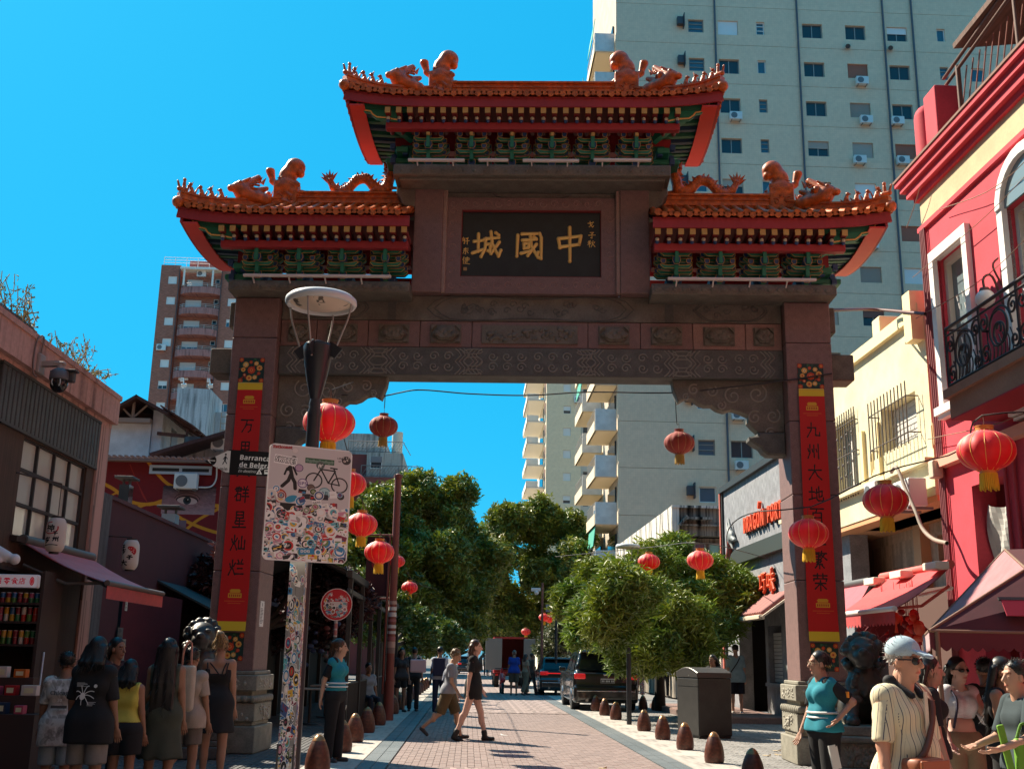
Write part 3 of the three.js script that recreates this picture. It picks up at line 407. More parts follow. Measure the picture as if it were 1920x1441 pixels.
const cb=new G();for(const sz of[1,-1])cb.beam(V(X(1.1),ye-0.42,zc+sz*0.35),V(X(0.12),ye+0.04,zc+sz*1.1),0.12,0.12);cb.beam(V(X(1.05),ye-0.62,zc),V(X(0.75),ye-0.55,zc),0.3,0.1);cb.rbox(0.3,0.1,0.9,0.02,X(1.05),ye-0.62,zc);cb.rbox(0.22,0.1,1.3,0.02,X(0.95),ye-0.74,zc);cb.rbox(0.5,0.09,0.5,0.02,X(0.9),ye-0.86,zc+0.2);put('corner_beam',cb,gGreen);
const kn=new G();for(let i=0;i<6;i++)kn.rbox(0.09,0.1,0.1,0.01,X(0.78+(i%2)*0.22),ye-0.66-0.11*Math.floor(i / 2),zc+0.55-0.1*(i%3));put('bracket_block',kn,gBlue);
    // hip ridge, its moulding and the row of small beasts on it
for(const sz of[1,-1]){const a=V(s>0?xrR:xrL,H(0,1)+0.09,zc),b=V(xe+s*0.0,yEave(1)+0.1,zc+sz*D),m=[];for(let i=0;i<=6;i++){const t=i / 6;m.push(a.clone().lerp(b,t).setY(H(t,1-t)+0.07+0.05*Math.max(0,t-0.75)*4));}const hg=new G();for(let i=0;i<6;i++){hg.beam(m[i],m[i+1],0.13,0.16);hg.beam(m[i].clone().add(V(0,0.09,0)),m[i+1].clone().add(V(0,0.09,0)),0.17,0.035);hg.beam(m[i].clone().add(V(0,-0.02,0)),m[i+1].clone().add(V(0,-0.02,0)),0.17,0.03);}hg.sph(0.1,m[6].x,m[6].y-0.08,m[6].z,1,1,1,10,8);put('hip_ridge',hg,clay);ornaments.push({roof,line:m,s,sz});}
}
const rg=new G(),L=xrR-xrL,yr=ye+rise;const x0=hipL?xrL:xL,x1=hipR?xrR:xR;rg.bx(x0,x1,yr-0.05,yr+0.2,zc-0.09,zc+0.09);rg.rbox(x1-x0,0.05,0.26,0.02,(x0+x1) / 2,yr+0.22,zc);rg.rbox(x1-x0,0.035,0.23,0.015,(x0+x1) / 2,yr+0.03,zc);rg.rbox(x1-x0,0.03,0.22,0.012,(x0+x1) / 2,yr+0.13,zc);put('ridge',rg,clay);
return{roof,yr,put,single};
}
const topRoof=makeRoof(-3.2,3.2,-1.75,1.75,10.72,0.62,true,true),leftRoof=makeRoof(-5.86,-2.0,-4.35,-2.0,8.56,0.62,true,false),rightRoof=makeRoof(2.0,5.86,2.0,4.35,8.56,0.62,false,true);
{  // ridge beast: curled tail bulb, sword hilt, fanged face; mouth towards the middle, made facing +x
const v=V,cg=new G();
cg.add(sculpt([['b',v(0,0.12,0),v(0.17,0.24,0.1),0.03,0.02],['c',v(-0.02,0.3,0),v(0.0,0.52,0),0.17,0.13,0.06],['c',v(0,0.52,0),v(0.1,0.68,0),0.125,0.135,0.06],['e',v(0.12,0.66,0),v(0.16,0.155,0.12),0.04],['e',v(0.2,0.56,0),v(0.07,0.07,0.1),0.02],['c',v(0.1,0.2,0.09),v(0.26,0.14,0.06),0.05,0.03,0.03],['c',v(0.1,0.2,-0.09),v(0.26,0.14,-0.06),0.05,0.03,0.03],['e',v(0.24,0.2,0),v(0.1,0.06,0.09),0.02],['c',v(-0.16,0.36,0),v(-0.26,0.42,0),0.06,0.05,0.03],['c',v(-0.24,0.4,0),v(-0.3,0.6,0),0.04,0.075,0.02],['c',v(0.05,0.36,0.1),v(0.2,0.32,0.1),0.03,0.04,0.02],['c',v(-0.1,0.05,0.11),v(0.12,-0.02,0.11),0.035,0.03,0.02],['c',v(-0.02,0.2,0.12),v(0.1,0.1,0.12),0.03,0.03,0.015],['c',v(0.05,0.28,0.12),v(-0.1,0.15,0.12),0.025,0.025,0.015]],0.012,(x,y)=>y-0.66-(x<-0.2?-0.02:9)));
const swirl=(cx,cy,R,d,z,ph=0)=>{const pts=[];for(let i=0;i<=10;i++){const a=d*i*0.62+ph,q=R*(1-i / 12);pts.push(V(cx+Math.cos(a)*q,cy+Math.sin(a)*q,z));}cg.tube(pts,0.011,4,14);};for(const z of[0.135,-0.135]){swirl(0.02,0.18,0.1,1,z);swirl(-0.1,0.08,0.07,-1,z,2);swirl(0.1,0.06,0.06,1,z,1);cg.tube([V(-0.12,0.3,z*0.95),V(0.02,0.34,z*1.1),V(0.16,0.28,z*0.9)],0.016,4,8);cg.tube([V(-0.14,0.42,z*0.9),V(0,0.45,z),V(0.1,0.4,z*0.85)],0.012,4,8);}for(let k=0;k<4;k++)cg.add(new THREE.ConeGeometry(0.018,0.06,5),mat4(0.2+k*0.03,0.1,0.05-0.033*k,0,0,PI));const geo=cg.done(),hb=new G();
hb.add(sculpt([['c',v(-0.2,0.02,0),v(0.1,0.04,0),0.1,0.1,0.04],['e',v(0.12,0.1,0),v(0.12,0.1,0.09),0.04],['c',v(0.18,0.1,0),v(0.26,0.07,0),0.06,0.045,0.02],['c',v(0.06,0.16,0),v(-0.1,0.32,0),0.07,0.035,0.03],['c',v(0.12,0.18,0.05),v(0.04,0.25,0.07),0.025,0.012,0.01],['c',v(0.12,0.18,-0.05),v(0.04,0.25,-0.07),0.025,0.012,0.01],['e',v(0.16,0.16,0.05),v(0.03,0.03,0.03),0.01],['e',v(0.16,0.16,-0.05),v(0.03,0.03,0.03),0.01],['e',v(0.02,0.14,0.08),v(0.04,0.05,0.03),0.01],['c',v(-0.06,0.1,0),v(-0.22,0.2,0),0.06,0.03,0.03]],0.01));for(let k=0;k<26;k++){const a=k*2.4,r=0.03+0.004*(k%4);hb.sph(0.022,0.02-0.1*(k / 26),0.12+Math.sin(a)*0.06+0.08*(k / 26),Math.cos(a)*0.075,1.2,0.8,0.8,6,4);}for(let k=0;k<5;k++)hb.add(new THREE.ConeGeometry(0.03,0.12,4),mat4(0.02-k*0.05,0.24+(k<3?k*0.03:0.06),0,0,0,0.5,1,1,0.4));
const beastGeo=hb.done(),fig=[0,1,2,3].map((n)=>{const g=new G();g.add(sculpt([['c',v(-0.02,0.02,0),v(0.01,0.12,0),0.045,0.035,0.02],['e',v(0.03,0.17+n*0.008,0),v(0.036,0.034,0.03),0.01],['c',v(0.04,0.16,0),v(0.085,0.155,0),0.02,0.012,0.01],['c',v(-0.05,0.02,0),v(-0.1,0.09+n*0.02,0),0.022,0.012,0.01],['c',v(0.02,0.08,0.03),v(0.06,0.0,0.03),0.015,0.012,0.01],['c',v(0.02,0.08,-0.03),v(0.06,0.0,-0.03),0.015,0.012,0.01],...(n%2?[['c',v(0.02,0.19,0.015),v(-0.01,0.25,0.02),0.014,0.006,0.005],['c',v(0.02,0.19,-0.015),v(-0.01,0.25,-0.02),0.014,0.006,0.005]]:[])],0.009));return g.done();});
const rider=(()=>{const g=new G();g.add(sculpt([['c',v(-0.05,0.06,0),v(0.06,0.06,0),0.045,0.045,0.02],['c',v(0.06,0.08,0),v(0.1,0.2,0),0.025,0.018,0.01],['c',v(-0.02,0.09,0),v(-0.02,0.2,0),0.035,0.028,0.01],['e',v(-0.02,0.25,0),v(0.032,0.036,0.03),0.01],['c',v(-0.08,0.08,0),v(-0.12,0.2,0),0.025,0.012,0.01]],0.01));return g.done();})();
const add=(roof,n,g,p,ry,sx=1)=>{const o=new THREE.Mesh(g,clay);o.name=n;o.position.copy(p);o.rotation.y=ry;o.scale.setScalar(sx);o.castShadow=o.receiveShadow=true;roof.add(o);};
for(const[r,x,s]of[[topRoof,-1.68,1],[topRoof,1.68,-1],[leftRoof,-4.36,1],[rightRoof,4.36,-1]])add(r.roof,'ridge_beast',geo,V(x,r.yr+0.02,-0.45),s>0?0:PI,1.08);
for(const{roof,line,s,sz}of ornaments){const at=(t)=>{const f=t*6,i=Math.min(5,f|0);return line[i].clone().lerp(line[i+1],f-i).add(V(0,0.1,0));},d=line[6].clone().sub(line[0]),ry=Math.atan2(-d.z,d.x);add(roof,'hip_beast',beastGeo,at(0.36).add(V(0,0.02,0)),ry,1.35);[0.62,0.71,0.8,0.89].forEach((t,i)=>add(roof,'small_beast',fig[i],at(t),ry,0.95));add(roof,'rider_figure',rider,at(0.97),ry,0.95);}
  // dragon: head to the middle, humped back, flame tail; made with its head to +x
const dg=new G(),path=[[-0.72,0.36],[-0.62,0.18],[-0.45,0.07],[-0.26,0.16],[-0.08,0.38],[0.14,0.42],[0.32,0.22],[0.48,0.1],[0.64,0.2],[0.68,0.42],[0.72,0.58]],rad=[0.075,0.085,0.095,0.105,0.11,0.11,0.115,0.12,0.13,0.12,0.11];
const pr=[];for(let i=0;i+1<path.length;i++)pr.push(['c',V(path[i][0],path[i][1],0),V(path[i+1][0],path[i+1][1],0),rad[i],rad[i+1],0.04]);
pr.push(['e',V(0.76,0.64,0),V(0.16,0.11,0.1),0.04],['c',V(0.84,0.66,0),V(1.0,0.63,0),0.07,0.045,0.02],['c',V(0.84,0.57,0),V(0.95,0.52,0),0.045,0.025,0.015],['c',V(0.7,0.16,0.06),V(0.88,0.14,0.08),0.045,0.03,0.02],['c',V(0.88,0.14,0.08),V(0.95,0.2,0.08),0.035,0.03,0.01],['c',V(0.4,0.12,0.08),V(0.2,0.02,0.08),0.045,0.03,0.02],['c',V(-0.35,0.1,0.07),V(-0.15,0.02,0.08),0.045,0.03,0.02],['c',V(0.5,0.0,0),V(0.55,0.1,0),0.1,0.1,0.03],['c',V(-0.48,0,0),V(-0.46,0.06,0),0.09,0.07,0.03]);
dg.add(sculpt(pr,0.013));for(let i=0;i+1<path.length;i++)for(let k=0;k<4;k++)for(const zz of[1,-1]){const t=k / 4,a=path[i],b=path[i+1],r=rad[i]*0.96;for(const f of[-0.45,0.1,0.6])dg.sph(0.024,a[0]+(b[0]-a[0])*t-f*(b[1]-a[1])*0.4,a[1]+(b[1]-a[1])*t+f*(b[0]-a[0])*0.4,zz*r*Math.sqrt(Math.max(0.1,1-f*f*0.3)),1,1,0.5,6,4);}const cone=(x,y,a,l,r=0.035,z=0)=>dg.add(new THREE.ConeGeometry(r*1.5,l,4),new THREE.Matrix4().multiplyMatrices(mat4(x,y,z,0,0,a),mat4(0,l / 2,0,0,0,0,1,1,0.3)));
for(let i=1;i+1<path.length;i++)for(const t of[0.2,0.7]){const a=path[i],b=path[i+1],x=a[0]+(b[0]-a[0])*t,y=a[1]+(b[1]-a[1])*t,an=Math.atan2(b[1]-a[1],b[0]-a[0]);cone(x-Math.sin(an)*rad[i]*0.8,y+Math.cos(an)*rad[i]*0.8,an+0.15,0.12);}
for(let k=0;k<6;k++){const a=2.0-k*0.35;cone(-0.72,0.34,a-0.9,0.26+0.05*(k%2),0.05);}for(let k=0;k<7;k++)cone(0.66-0.01*k,0.46+k*0.045,1.0-k*0.09,0.15,0.045,(k%3-1)*0.05);for(const z of[0.05,-0.05]){cone(0.74,0.72,0.9,0.2,0.022,z);cone(0.97,0.66,-0.2,0.07,0.02,z);}
const dgeo=dg.done();add(leftRoof.roof,'roof_dragon',dgeo,V(-3.06,leftRoof.yr+0.22,-0.45),0,0.76);add(rightRoof.roof,'roof_dragon',dgeo,V(3.06,rightRoof.yr+0.22,-0.45),PI,0.76);
}
{  // slim floodlight bars in front of the brackets
const bars=[[456,733,514,520,7.62,0.5],[1252,1531,521,526,7.62,0.5],[765,871,300,300,9.68,0.62],[897,953,300,300,9.68,0.62],[980,1086,301,301,9.68,0.62],[1113,1221,300,300,9.68,0.62]];
for(const[a,b,ya,yb,y,z]of bars){const p=atZ(a,ya,z),q=atZ(b,yb,z),g=new G();const h=(p.y+q.y) / 2;g.rbox(q.x-p.x,0.045,0.06,0.01,(p.x+q.x) / 2,h,z);for(let x=p.x+0.15;x<q.x;x+=0.6)g.bar(V(x,h,z),V(x,y-0.16,z-0.15),0.014);mesh('light_bar',g,M([0.62,0.55,0.5],0.5),gate);}
}
// printed banners and flower panels on the pillars
function emblem(x,cx,cy,w,c){x.fillStyle=c;const h=w*0.6;x.fillRect(cx-w / 2,cy-h*0.1,w,h*0.5);x.fillRect(cx-w*0.38,cy-h*0.34,w*0.76,h*0.18);x.beginPath();x.moveTo(cx-w*0.45,cy-h*0.34);x.lineTo(cx-w*0.3,cy-h*0.55);x.lineTo(cx+w*0.3,cy-h*0.55);x.lineTo(cx+w*0.45,cy-h*0.34);x.fill();x.fillStyle='#b3150f';for(let i=0;i<6;i++)x.fillRect(cx-w*0.42+i*w*0.15,cy+h*0.02,w*0.08,h*0.26);x.fillStyle=c;x.globalAlpha=0.55;for(let k=0;k<2;k++)for(let i=0;i<24-k*9;i++)x.fillRect(cx-w*(0.75-k*0.27)+i*w*0.063,cy+h*(0.72+k*0.24),w*0.045,h*0.1);x.globalAlpha=1;}
function bannerTex(list,y0s){return canvasTex(256,2048,(x,w,h)=>{x.fillStyle='#c4120e';x.fillRect(0,0,w,h);for(let i=0;i<900;i++){x.fillStyle=`rgba(${120 + rnd(80) | 0},0,0,0.08)`;x.fillRect(rnd(w),rnd(h),1+rnd(2),10+rnd(60));}x.fillStyle='#e0c02a';x.fillRect(0,0,w,58);x.fillRect(0,h-74,w,74);emblem(x,w / 2,150,120,'#d9a428');emblem(x,w / 2+8,h-290,120,'#d9a428');list.forEach((k,i)=>drawHz(x,k,50,y0s[i],150,11,'#180606'));});}
function flowerTex(s0){return canvasTex(256,256,(x)=>{seed=s0;x.fillStyle='#0c302c';x.fillRect(0,0,256,256);const fl=(cx,cy,r,a,b)=>{x.fillStyle=a;for(let k=0;k<8;k++){x.beginPath();x.arc(cx+Math.cos(k*0.785)*r*0.62,cy+Math.sin(k*0.785)*r*0.62,r*0.42,0,7);x.fill();}x.fillStyle=b;x.beginPath();x.arc(cx,cy,r*0.45,0,7);x.fill();x.fillStyle='#7a1a12';x.beginPath();x.arc(cx,cy,r*0.18,0,7);x.fill();};for(let i=0;i<40;i++){x.fillStyle=pick(['#1f5a44','#174a3e','#8f2a17','#2f6b3d']);x.beginPath();x.ellipse(rnd(256),rnd(256),16,7,rnd(6),0,7);x.fill();}for(let k=0;k<9;k++)fl(128+Math.cos(k*0.7+0.4)*84,128+Math.sin(k*0.7+0.4)*84,17+6*(k%3),k%3?'#d8a24e':'#b5371c',k%2?'#ecd9a0':'#d76a2c');for(const[a,b]of[[20,20],[236,22],[22,236],[236,236]])fl(a,b,24,'#b3361c','#d89038');fl(128,128,38,'#c04320','#e07a3c');});}
const bannerY=[360,590,800,980,1170,1360,1540].map((v)=>v-20),bannerY8=[300,490,680,880,1070,1290,1410,1570].map((v,i)=>270+i*177);
for(const[s,list,ys,lab,fs2]of[[-1,['wan','li','tian','qun','xing','can','lan'],[290,490,660,870,1080,1270,1470].map((v)=>v),'long red banner with seven black characters on the left gate pillar',3],[1,['jiu','zhou','da','di','bai','ye','fan','rong'],bannerY8,'long red banner with eight black characters on the right gate pillar',9]]){
const t=thingW('vertical_banner',lab,'banner',V(s*4.61,1.82,0.03),'red banners on the gate pillars'),geo=new THREE.PlaneGeometry(0.41,4.0,1,24),p=geo.attributes.position;
for(let i=0;i<p.count;i++){const y=p.getY(i);p.setZ(i,0.012+0.05*Math.max(0,(-y-1.2) / 0.8)**2);p.setX(i,p.getX(i)*(1+(2-y)*0.035));p.setY(i,y+2.0);}geo.computeVertexNormals();mesh('printed_cloth',geo,M([1,1,1],0.6,{map:bannerTex(list,ys),side:THREE.DoubleSide}),t);
const hem=new G();hem.bar(V(s*4.61-0.2,5.82,0.04),V(s*4.61+0.2,5.82,0.04),0.012);mesh('hem_rod',hem,M([0.7,0.55,0.1],0.5),t);
const ft=M([1,1,1],0.55,{map:flowerTex(fs2)});
for(const[y,l]of[[5.84,'upper'],[1.37,'lower']]){const f=thingW('flower_panel',`square ${l === 'upper' ? 'painted flower panel above' : 'painted flower panel below'} the ${s < 0 ? 'left' : 'right'} red banner`,'panel',V(s*4.62,y,0.002),'painted flower panels on the gate pillars');mesh('printed_face',sheet(new G(),0.42,0.42).add(new THREE.BoxGeometry(0.425,0.425,0.008),mat4(0,0,-0.002)).done().translate(0,0.21,0.004),ft,f);}
}
{const n=thingW('paper_notice','white paper notice stuck to the inner side of the left gate pillar','notice',V(-4.232,1.9,-0.3));const t=canvasTex(128,196,(x)=>{x.fillStyle='#d6d2cc';x.fillRect(0,0,128,196);x.fillStyle='#333';x.fillRect(58,14,14,26);for(let i=0;i<11;i++)x.fillRect(16,56+i*11,60+rnd(36),4);x.fillRect(6,6,8,8);x.fillRect(114,6,8,8);x.fillRect(6,182,8,8);});const g=new THREE.PlaneGeometry(0.26,0.4);g.rotateY(PI / 2);g.translate(0,0.2,0);mesh('paper',g,M([1,1,1],0.8,{map:t,side:THREE.DoubleSide}),n);}

// ---------- facades ----------
const FL=(s)=>new THREE.Matrix4().makeBasis(V(0,0,-1),V(0,1,0),V(1,0,0)).setPosition(s,0,0);  // left of the street: local x is u
const FR=(s)=>new THREE.Matrix4().makeBasis(V(0,0,1),V(0,1,0),V(-1,0,0)).setPosition(s,0,0);  // right of the street: local x is -u
const FF=(u)=>new THREE.Matrix4().makeTranslation(0,0,-u);  // facing the camera: local x is s
const baked=(g,m)=>{const q=new G();const d=g.done();d.applyMatrix4(m);q.l.push(d);return q;};
const glassDk=M([0.03,0.045,0.055],0.08,{specularIntensity:0.8}),glassBlue=M([0.05,0.12,0.17],0.1),whiteP=M([0.72,0.71,0.68],0.6),alu=M([0.55,0.57,0.58],0.4,{metalness:0.4});
// a window set back in its opening: frame, pane and, where given, a roller shutter covering the share `sh` from the top
function win(parent,m,x0,x1,y0,y1,o={}){
const d=o.depth??0.14,f=o.f??0.06,g=new G(),n=o.n??2;wallHoles(g,x0,x1,y0,y1,0.05,Array.from({length:n},(_,i)=>[x0+f+(x1-x0-f)*i / n,x0+(x1-x0-f)*(i+1) / n,y0+f,y1-f]),-d);if(o.mid)for(const t of o.mid)g.bx(x0+f,x1-f,y0+(y1-y0)*t-0.03,y0+(y1-y0)*t+0.03,-d-0.05,-d+0.004);
const w=mesh('window',baked(g,m),o.frame??whiteP,parent),p=new G();p.bx(x0+0.01,x1-0.01,y0+0.01,y1-0.01,-d-0.06,-d-0.045);mesh('pane',baked(p,m),o.glass??glassDk,w);
if(o.sh){const s=new G(),b=y1-(y1-y0)*o.sh;s.bx(x0+0.015,x1-0.015,b,y1-0.01,-d+0.005,-d+0.03);for(let y=b+0.05;y<y1-0.03;y+=o.slat??0.11)s.bx(x0+0.02,x1-0.02,y,y+0.07,-d+0.03,-d+0.042);mesh('shutter',baked(s,m),o.shM??whiteP,w);}
return w;
}
function acUnit(parent,m,x,y,sc=1,dark){const g=new G();g.rbox(0.85*sc,0.58*sc,0.32,0.03,x,y,0.28);const b=mesh('air_conditioner',baked(g,m),M([0.68,0.68,0.66],0.5),parent),f=new G();f.cyl(0.22*sc,0.22*sc,0.02,x-0.14*sc,y,0.446,18,PI / 2);f.cyl(0.06*sc,0.06*sc,0.03,x-0.14*sc,y,0.45,10,PI / 2);mesh('fan_grille',baked(f,m),M([0.14,0.15,0.16],0.5),b);const k=new G();for(const e of[-0.3,0.3])k.bx(x+e*sc-0.02,x+e*sc+0.02,y-0.34*sc,y-0.29*sc,0,0.44);mesh('bracket',baked(k,m),M([0.2,0.2,0.2],0.6),b);}

{  // tall beige tower on the right
const t=thingS('apartment_tower','very tall beige apartment tower with rows of shuttered windows behind the arch on the right','tower',[24,0,51]),m=FF(51),wall=M([0.9,0.66,0.46],0.9,{map:TX.tilegrid}),holes=[],y0s=Array.from({length:15},(_,k)=>12.2+3.03*(k-3));
const cols=[[13.5,14.6,1.0],[15.62,17.05,1.12],[18.35,18.95,1.0],[21.65,23.1,1.12],[24.75,26.2,1.12],[27.75,29.2,1.12],[31.35,31.95,1.0],[33.6,34.6,1.05],[37.2,38.6,1.1]];
const sh=[M([0.42,0.37,0.32],0.7),M([0.34,0.27,0.22],0.7),M([0.46,0.4,0.33],0.7),M([0.2,0.09,0.07],0.7),M([0.8,0.8,0.78],0.7),M([0.38,0.13,0.08],0.7)];seed=31;
y0s.forEach((yt,k)=>{const H=cols.map((c)=>[c[0],c[1],yt-c[2],yt]);const g=new G();wallHoles(g,8.38,46,yt-1.9,yt+1.105,0.4,H);mesh('facade_panel',baked(g,m),wall,t);holes.push(H);});
const back=new G();back.bx(8.42,46,0,62,-51.41,-66);mesh('core_wall',back,M([0.6,0.52,0.42],0.9,{map:TX.plaster}),t);
const lowg=new G();lowg.bx(8.38,46,0,1.2,-51.4,-51);lowg.bx(8.38,46,46.66,62,-51.4,-51);mesh('facade_panel',lowg,wall,t);
holes.forEach((H,k)=>H.forEach((h,c)=>{const bath=c===0||c===2||c===6||c===7,r=rnd();win(t,m,...h,bath?{n:1,mid:r<0.5?[0.35,0.7]:null,frame:r<0.4?M([0.25,0.24,0.22],0.6):whiteP,glass:glassBlue,f:0.07,depth:0.12}:{n:2,sh:r<0.55?0.97:r<0.75?0.45:r<0.88?0.25:0,shM:k===14-0&&c===3?sh[4]:pick(sh),frame:M([0.3,0.29,0.27],0.6),slat:0.09});}));
for(const s of[15.4,21.3,27.5,29.6]){const g=new G();g.bar(V(s,1,-50.9),V(s,60,-50.9),0.07);mesh('drain_pipe',g,M([0.1,0.1,0.12],0.6),t);}
for(const[px,py]of[[1380,217],[1617,151],[1625,224],[1684,226],[1613,299],[1694,300],[1385,778],[1636,458],[1391,872]]){const p=atU(px,py,50.7);acUnit(t,m,p[0],p[1]);}
for(let k=0;k<15;k++){const y=12.2+3.03*(k-3)-0.3,g=new G();g.rbox(0.45,0.6,0.35,0.04,12.9,y,-50.8);g.bx(13.12,13.17,y-0.5,y+0.5,-51,-50.45);mesh('vent_box',g,M([0.06,0.06,0.07],0.6),t);}
for(const[a,b]of[[[1592,85],0],[[1672,88],0]]){const p=atU(a[0],a[1],50.9),g=new G();g.bar(V(p[0],p[1],-51),V(p[0]-0.2,p[1]-0.25,-50.6),0.16,10);mesh('vent_pipe',g,M([0.05,0.05,0.05],0.6),t);}
const wp=M([0.78,0.79,0.76],0.7,{map:TX.plaster}),cream=M([0.72,0.6,0.42],0.8),awn=M([0.05,0.36,0.27],0.8);
for(let k=0;k<15;k++)for(const[u0,u1]of[[51.5,56.5],[59.5,65]]){
const yt=12.2+3.03*(k-3)-1.05,g=new G();g.bx(6.94,8.3,yt-1.4,yt,-u0-0.1,-u0);const b=mesh('balcony',g,wp,t),h=new G();h.bx(6.94,8.38,yt-1.45,yt-1.3,-u1,-u0-0.1);h.bx(6.9,7.02,yt-1.45,yt-0.75,-u1,-u0-0.12);mesh('balcony_slab',h,cream,b);
const r=new G();for(let u=u0+0.3;u<u1;u+=0.5)r.bar(V(6.95,yt-0.75,-u),V(6.95,yt,-u),0.015,4);r.bar(V(6.95,yt,-u0),V(6.95,yt,-u1),0.025,4);mesh('railing',r,M([0.4,0.38,0.36],0.6),b);
const d=new G();d.bx(8.3,8.4,yt-1.3,yt+1.1,-u1+0.4,-u0-0.8);mesh('balcony_door',d,glassDk,b);if((k*7+(u0|0))%4===1){const q=new G();q.box(0.04,1.3,3.6,6.96,yt+0.95,-(u0+u1) / 2,0,0,-0.12);mesh('awning_cloth',q,awn,b);}
}
}
{  // paler tower farther back
const t=thingS('apartment_tower','slim cream tower farther down the street between the trees and the beige tower','tower',[11,0,122]),m=FF(122),g=new G(),H=Array.from({length:18},(_,k)=>[10.75,11.75,3+k*2.95,4.05+k*2.95]),H2=Array.from({length:18},(_,k)=>[13.35,14.1,2.7+k*2.95,4.3+k*2.95]);
wallHoles(g,8.54,13.05,0,56,0.5,H);mesh('facade',baked(g,m),M([0.85,0.68,0.45],0.9,{map:TX.tilegrid}),t);const b=new G();b.bx(8.54,14.8,0,56,-140,-122.51);mesh('core_wall',b,M([0.78,0.68,0.52],0.9),t);
const r=new G();wallHoles(r,13.05,14.8,0,56,0.3,H2,-0.2);mesh('recessed_wall',baked(r,m),M([0.5,0.45,0.37],0.9),t);
H.forEach((h,i)=>win(t,m,...h,{n:1,sh:i%4===2?0.6:0.98,shM:M([0.66,0.66,0.62],0.7),slat:0.2}));H2.forEach((h)=>win(t,m,...h,{n:1,depth:0.35,frame:M([0.3,0.3,0.3],0.6)}));
for(let k=0;k<18;k++){const y=2.4+k*2.95,q=new G();q.bx(6.15,8.5,y,y+0.2,-136,-125);q.bx(6.15,6.25,y,y+0.9,-136,-125);q.bx(6.15,7.7,y+0.1,y+0.95,-125.1,-125);mesh('balcony',q,M([0.75,0.7,0.6],0.8),t);const d=new G();d.bx(8.44,8.54,y+0.3,y+2.3,-134,-127);mesh('balcony_door',d,glassDk,t);const e=new G();e.bx(8.44,8.53,y+0.9,y+2.2,-124.6,-123);mesh('window',e,M([0.45,0.25,0.2],0.7),t);}
const p=atU(1086,748,121.6);acUnit(t,m,p[0],p[1],1.5);
}
{  // red brick tower on the left
const t=thingS('brick_tower','tall red brick apartment tower with curved pink balconies behind the left gate pillar','tower',[-40,0,131]),m=FF(131),br=M([0.44,0.165,0.11],0.9,{map:TX.brick}),wg=new G(),N=17,ty=(k)=>52.95-k*3.05,HL=[],HM=[],HS=[],HR=[];
for(let k=0;k<N;k++){HL.push([-44.7,-43.45,ty(k)-1.15,ty(k)]);HR.push([-36.1,-34.85,ty(k)-1.15,ty(k)]);HM.push([-42.25,-40.0,ty(k)-2.1,ty(k)-0.1]);HS.push([-38.3,-37.6,ty(k)-0.6,ty(k)+0.1]);}
wallHoles(wg,-45.8,-43.05,0,54.6,0.4,HL);wallHoles(wg,-37.2,-30,0,54.6,0.4,HR);mesh('facade',baked(wg,m),br,t);const mg=new G();wallHoles(mg,-43.05,-37.2,0,54.6,0.4,[...HM,...HS],-0.9);mesh('recessed_wall',baked(mg,m),M([0.46,0.19,0.13],0.9,{map:TX.brick}),t);const bb=new G();bb.bx(-45.8,-30,0,54.6,-145,-132.31);mesh('core_wall',bb,br,t);
const shW=M([0.72,0.7,0.66],0.7);HL.forEach((h,k)=>win(t,m,...h,{n:2,sh:k===5?0.6:0.98,shM:shW,slat:0.25}));HR.forEach((h,k)=>win(t,m,...h,{n:2,sh:[0.9,1,0.45,1,1,1,0][k%7]*0.98,shM:shW,slat:0.25,glass:glassBlue}));HM.forEach((h,k)=>win(t,m,...h,{n:3,depth:1.04,sh:[0.98,0.98,0.45,0.4,0.9][k%5],shM:shW,slat:0.3,glass:glassBlue}));HS.forEach((h)=>win(t,m,...h,{n:1,depth:1.04,f:0.1}));
const pink=M([0.52,0.22,0.19],0.85,{map:TX.stained}),rail=M([0.6,0.52,0.5],0.5);
for(let k=0;k<N;k++){const y=ty(k)-2.5,sh=[];for(let i=0;i<=10;i++){const a=i / 10;sh.push([-42.75+5.6*a,Math.sin(a*PI)**0.5*1.1+0.05]);}const g=new G(),e=new THREE.ExtrudeGeometry(new THREE.Shape([...sh,[-37.15,-0.9],[-42.75,-0.9]].map(([a,b])=>new THREE.Vector2(a,b))),{depth:0.95,bevelEnabled:false});e.rotateX(-PI / 2);e.scale(1,1,-1);const nn=e.attributes;for(let i=0;i<nn.position.count;i+=3){for(const at of[nn.position,nn.normal,nn.uv]){const a=[at.getX(i+1),at.getY(i+1),at.itemSize>2?at.getZ(i+1):0],b=[at.getX(i+2),at.getY(i+2),at.itemSize>2?at.getZ(i+2):0];at.setXY(i+1,b[0],b[1]);at.setXY(i+2,a[0],a[1]);if(at.itemSize>2){at.setZ(i+1,b[2]);at.setZ(i+2,a[2]);}}}g.add(e,mat4(0,y-0.2,-131));const b=mesh('balcony',g,pink,t);const r=new G();for(const h of[0.95,1.2,1.45])for(let i=0;i<10;i++)r.bar(V(sh[i][0],y-0.2+h,-131+sh[i][1]-0.06),V(sh[i+1][0],y-0.2+h,-131+sh[i+1][1]-0.06),0.028,4);for(let i=1;i<10;i+=2)r.bar(V(sh[i][0],y+0.6,-131+sh[i][1]-0.06),V(sh[i][0],y+1.25,-131+sh[i][1]-0.06),0.03,4);mesh('railing',r,rail,b);}
const top=new G();top.rbox(5.6,0.35,1.6,0.05,-40,53.85,-130.6);for(const x of[-42.2,-38.2])top.bx(x-0.12,x+0.12,51.3,53.7,-130.1,-129.9);mesh('pergola',top,M([0.75,0.7,0.62],0.7),t);
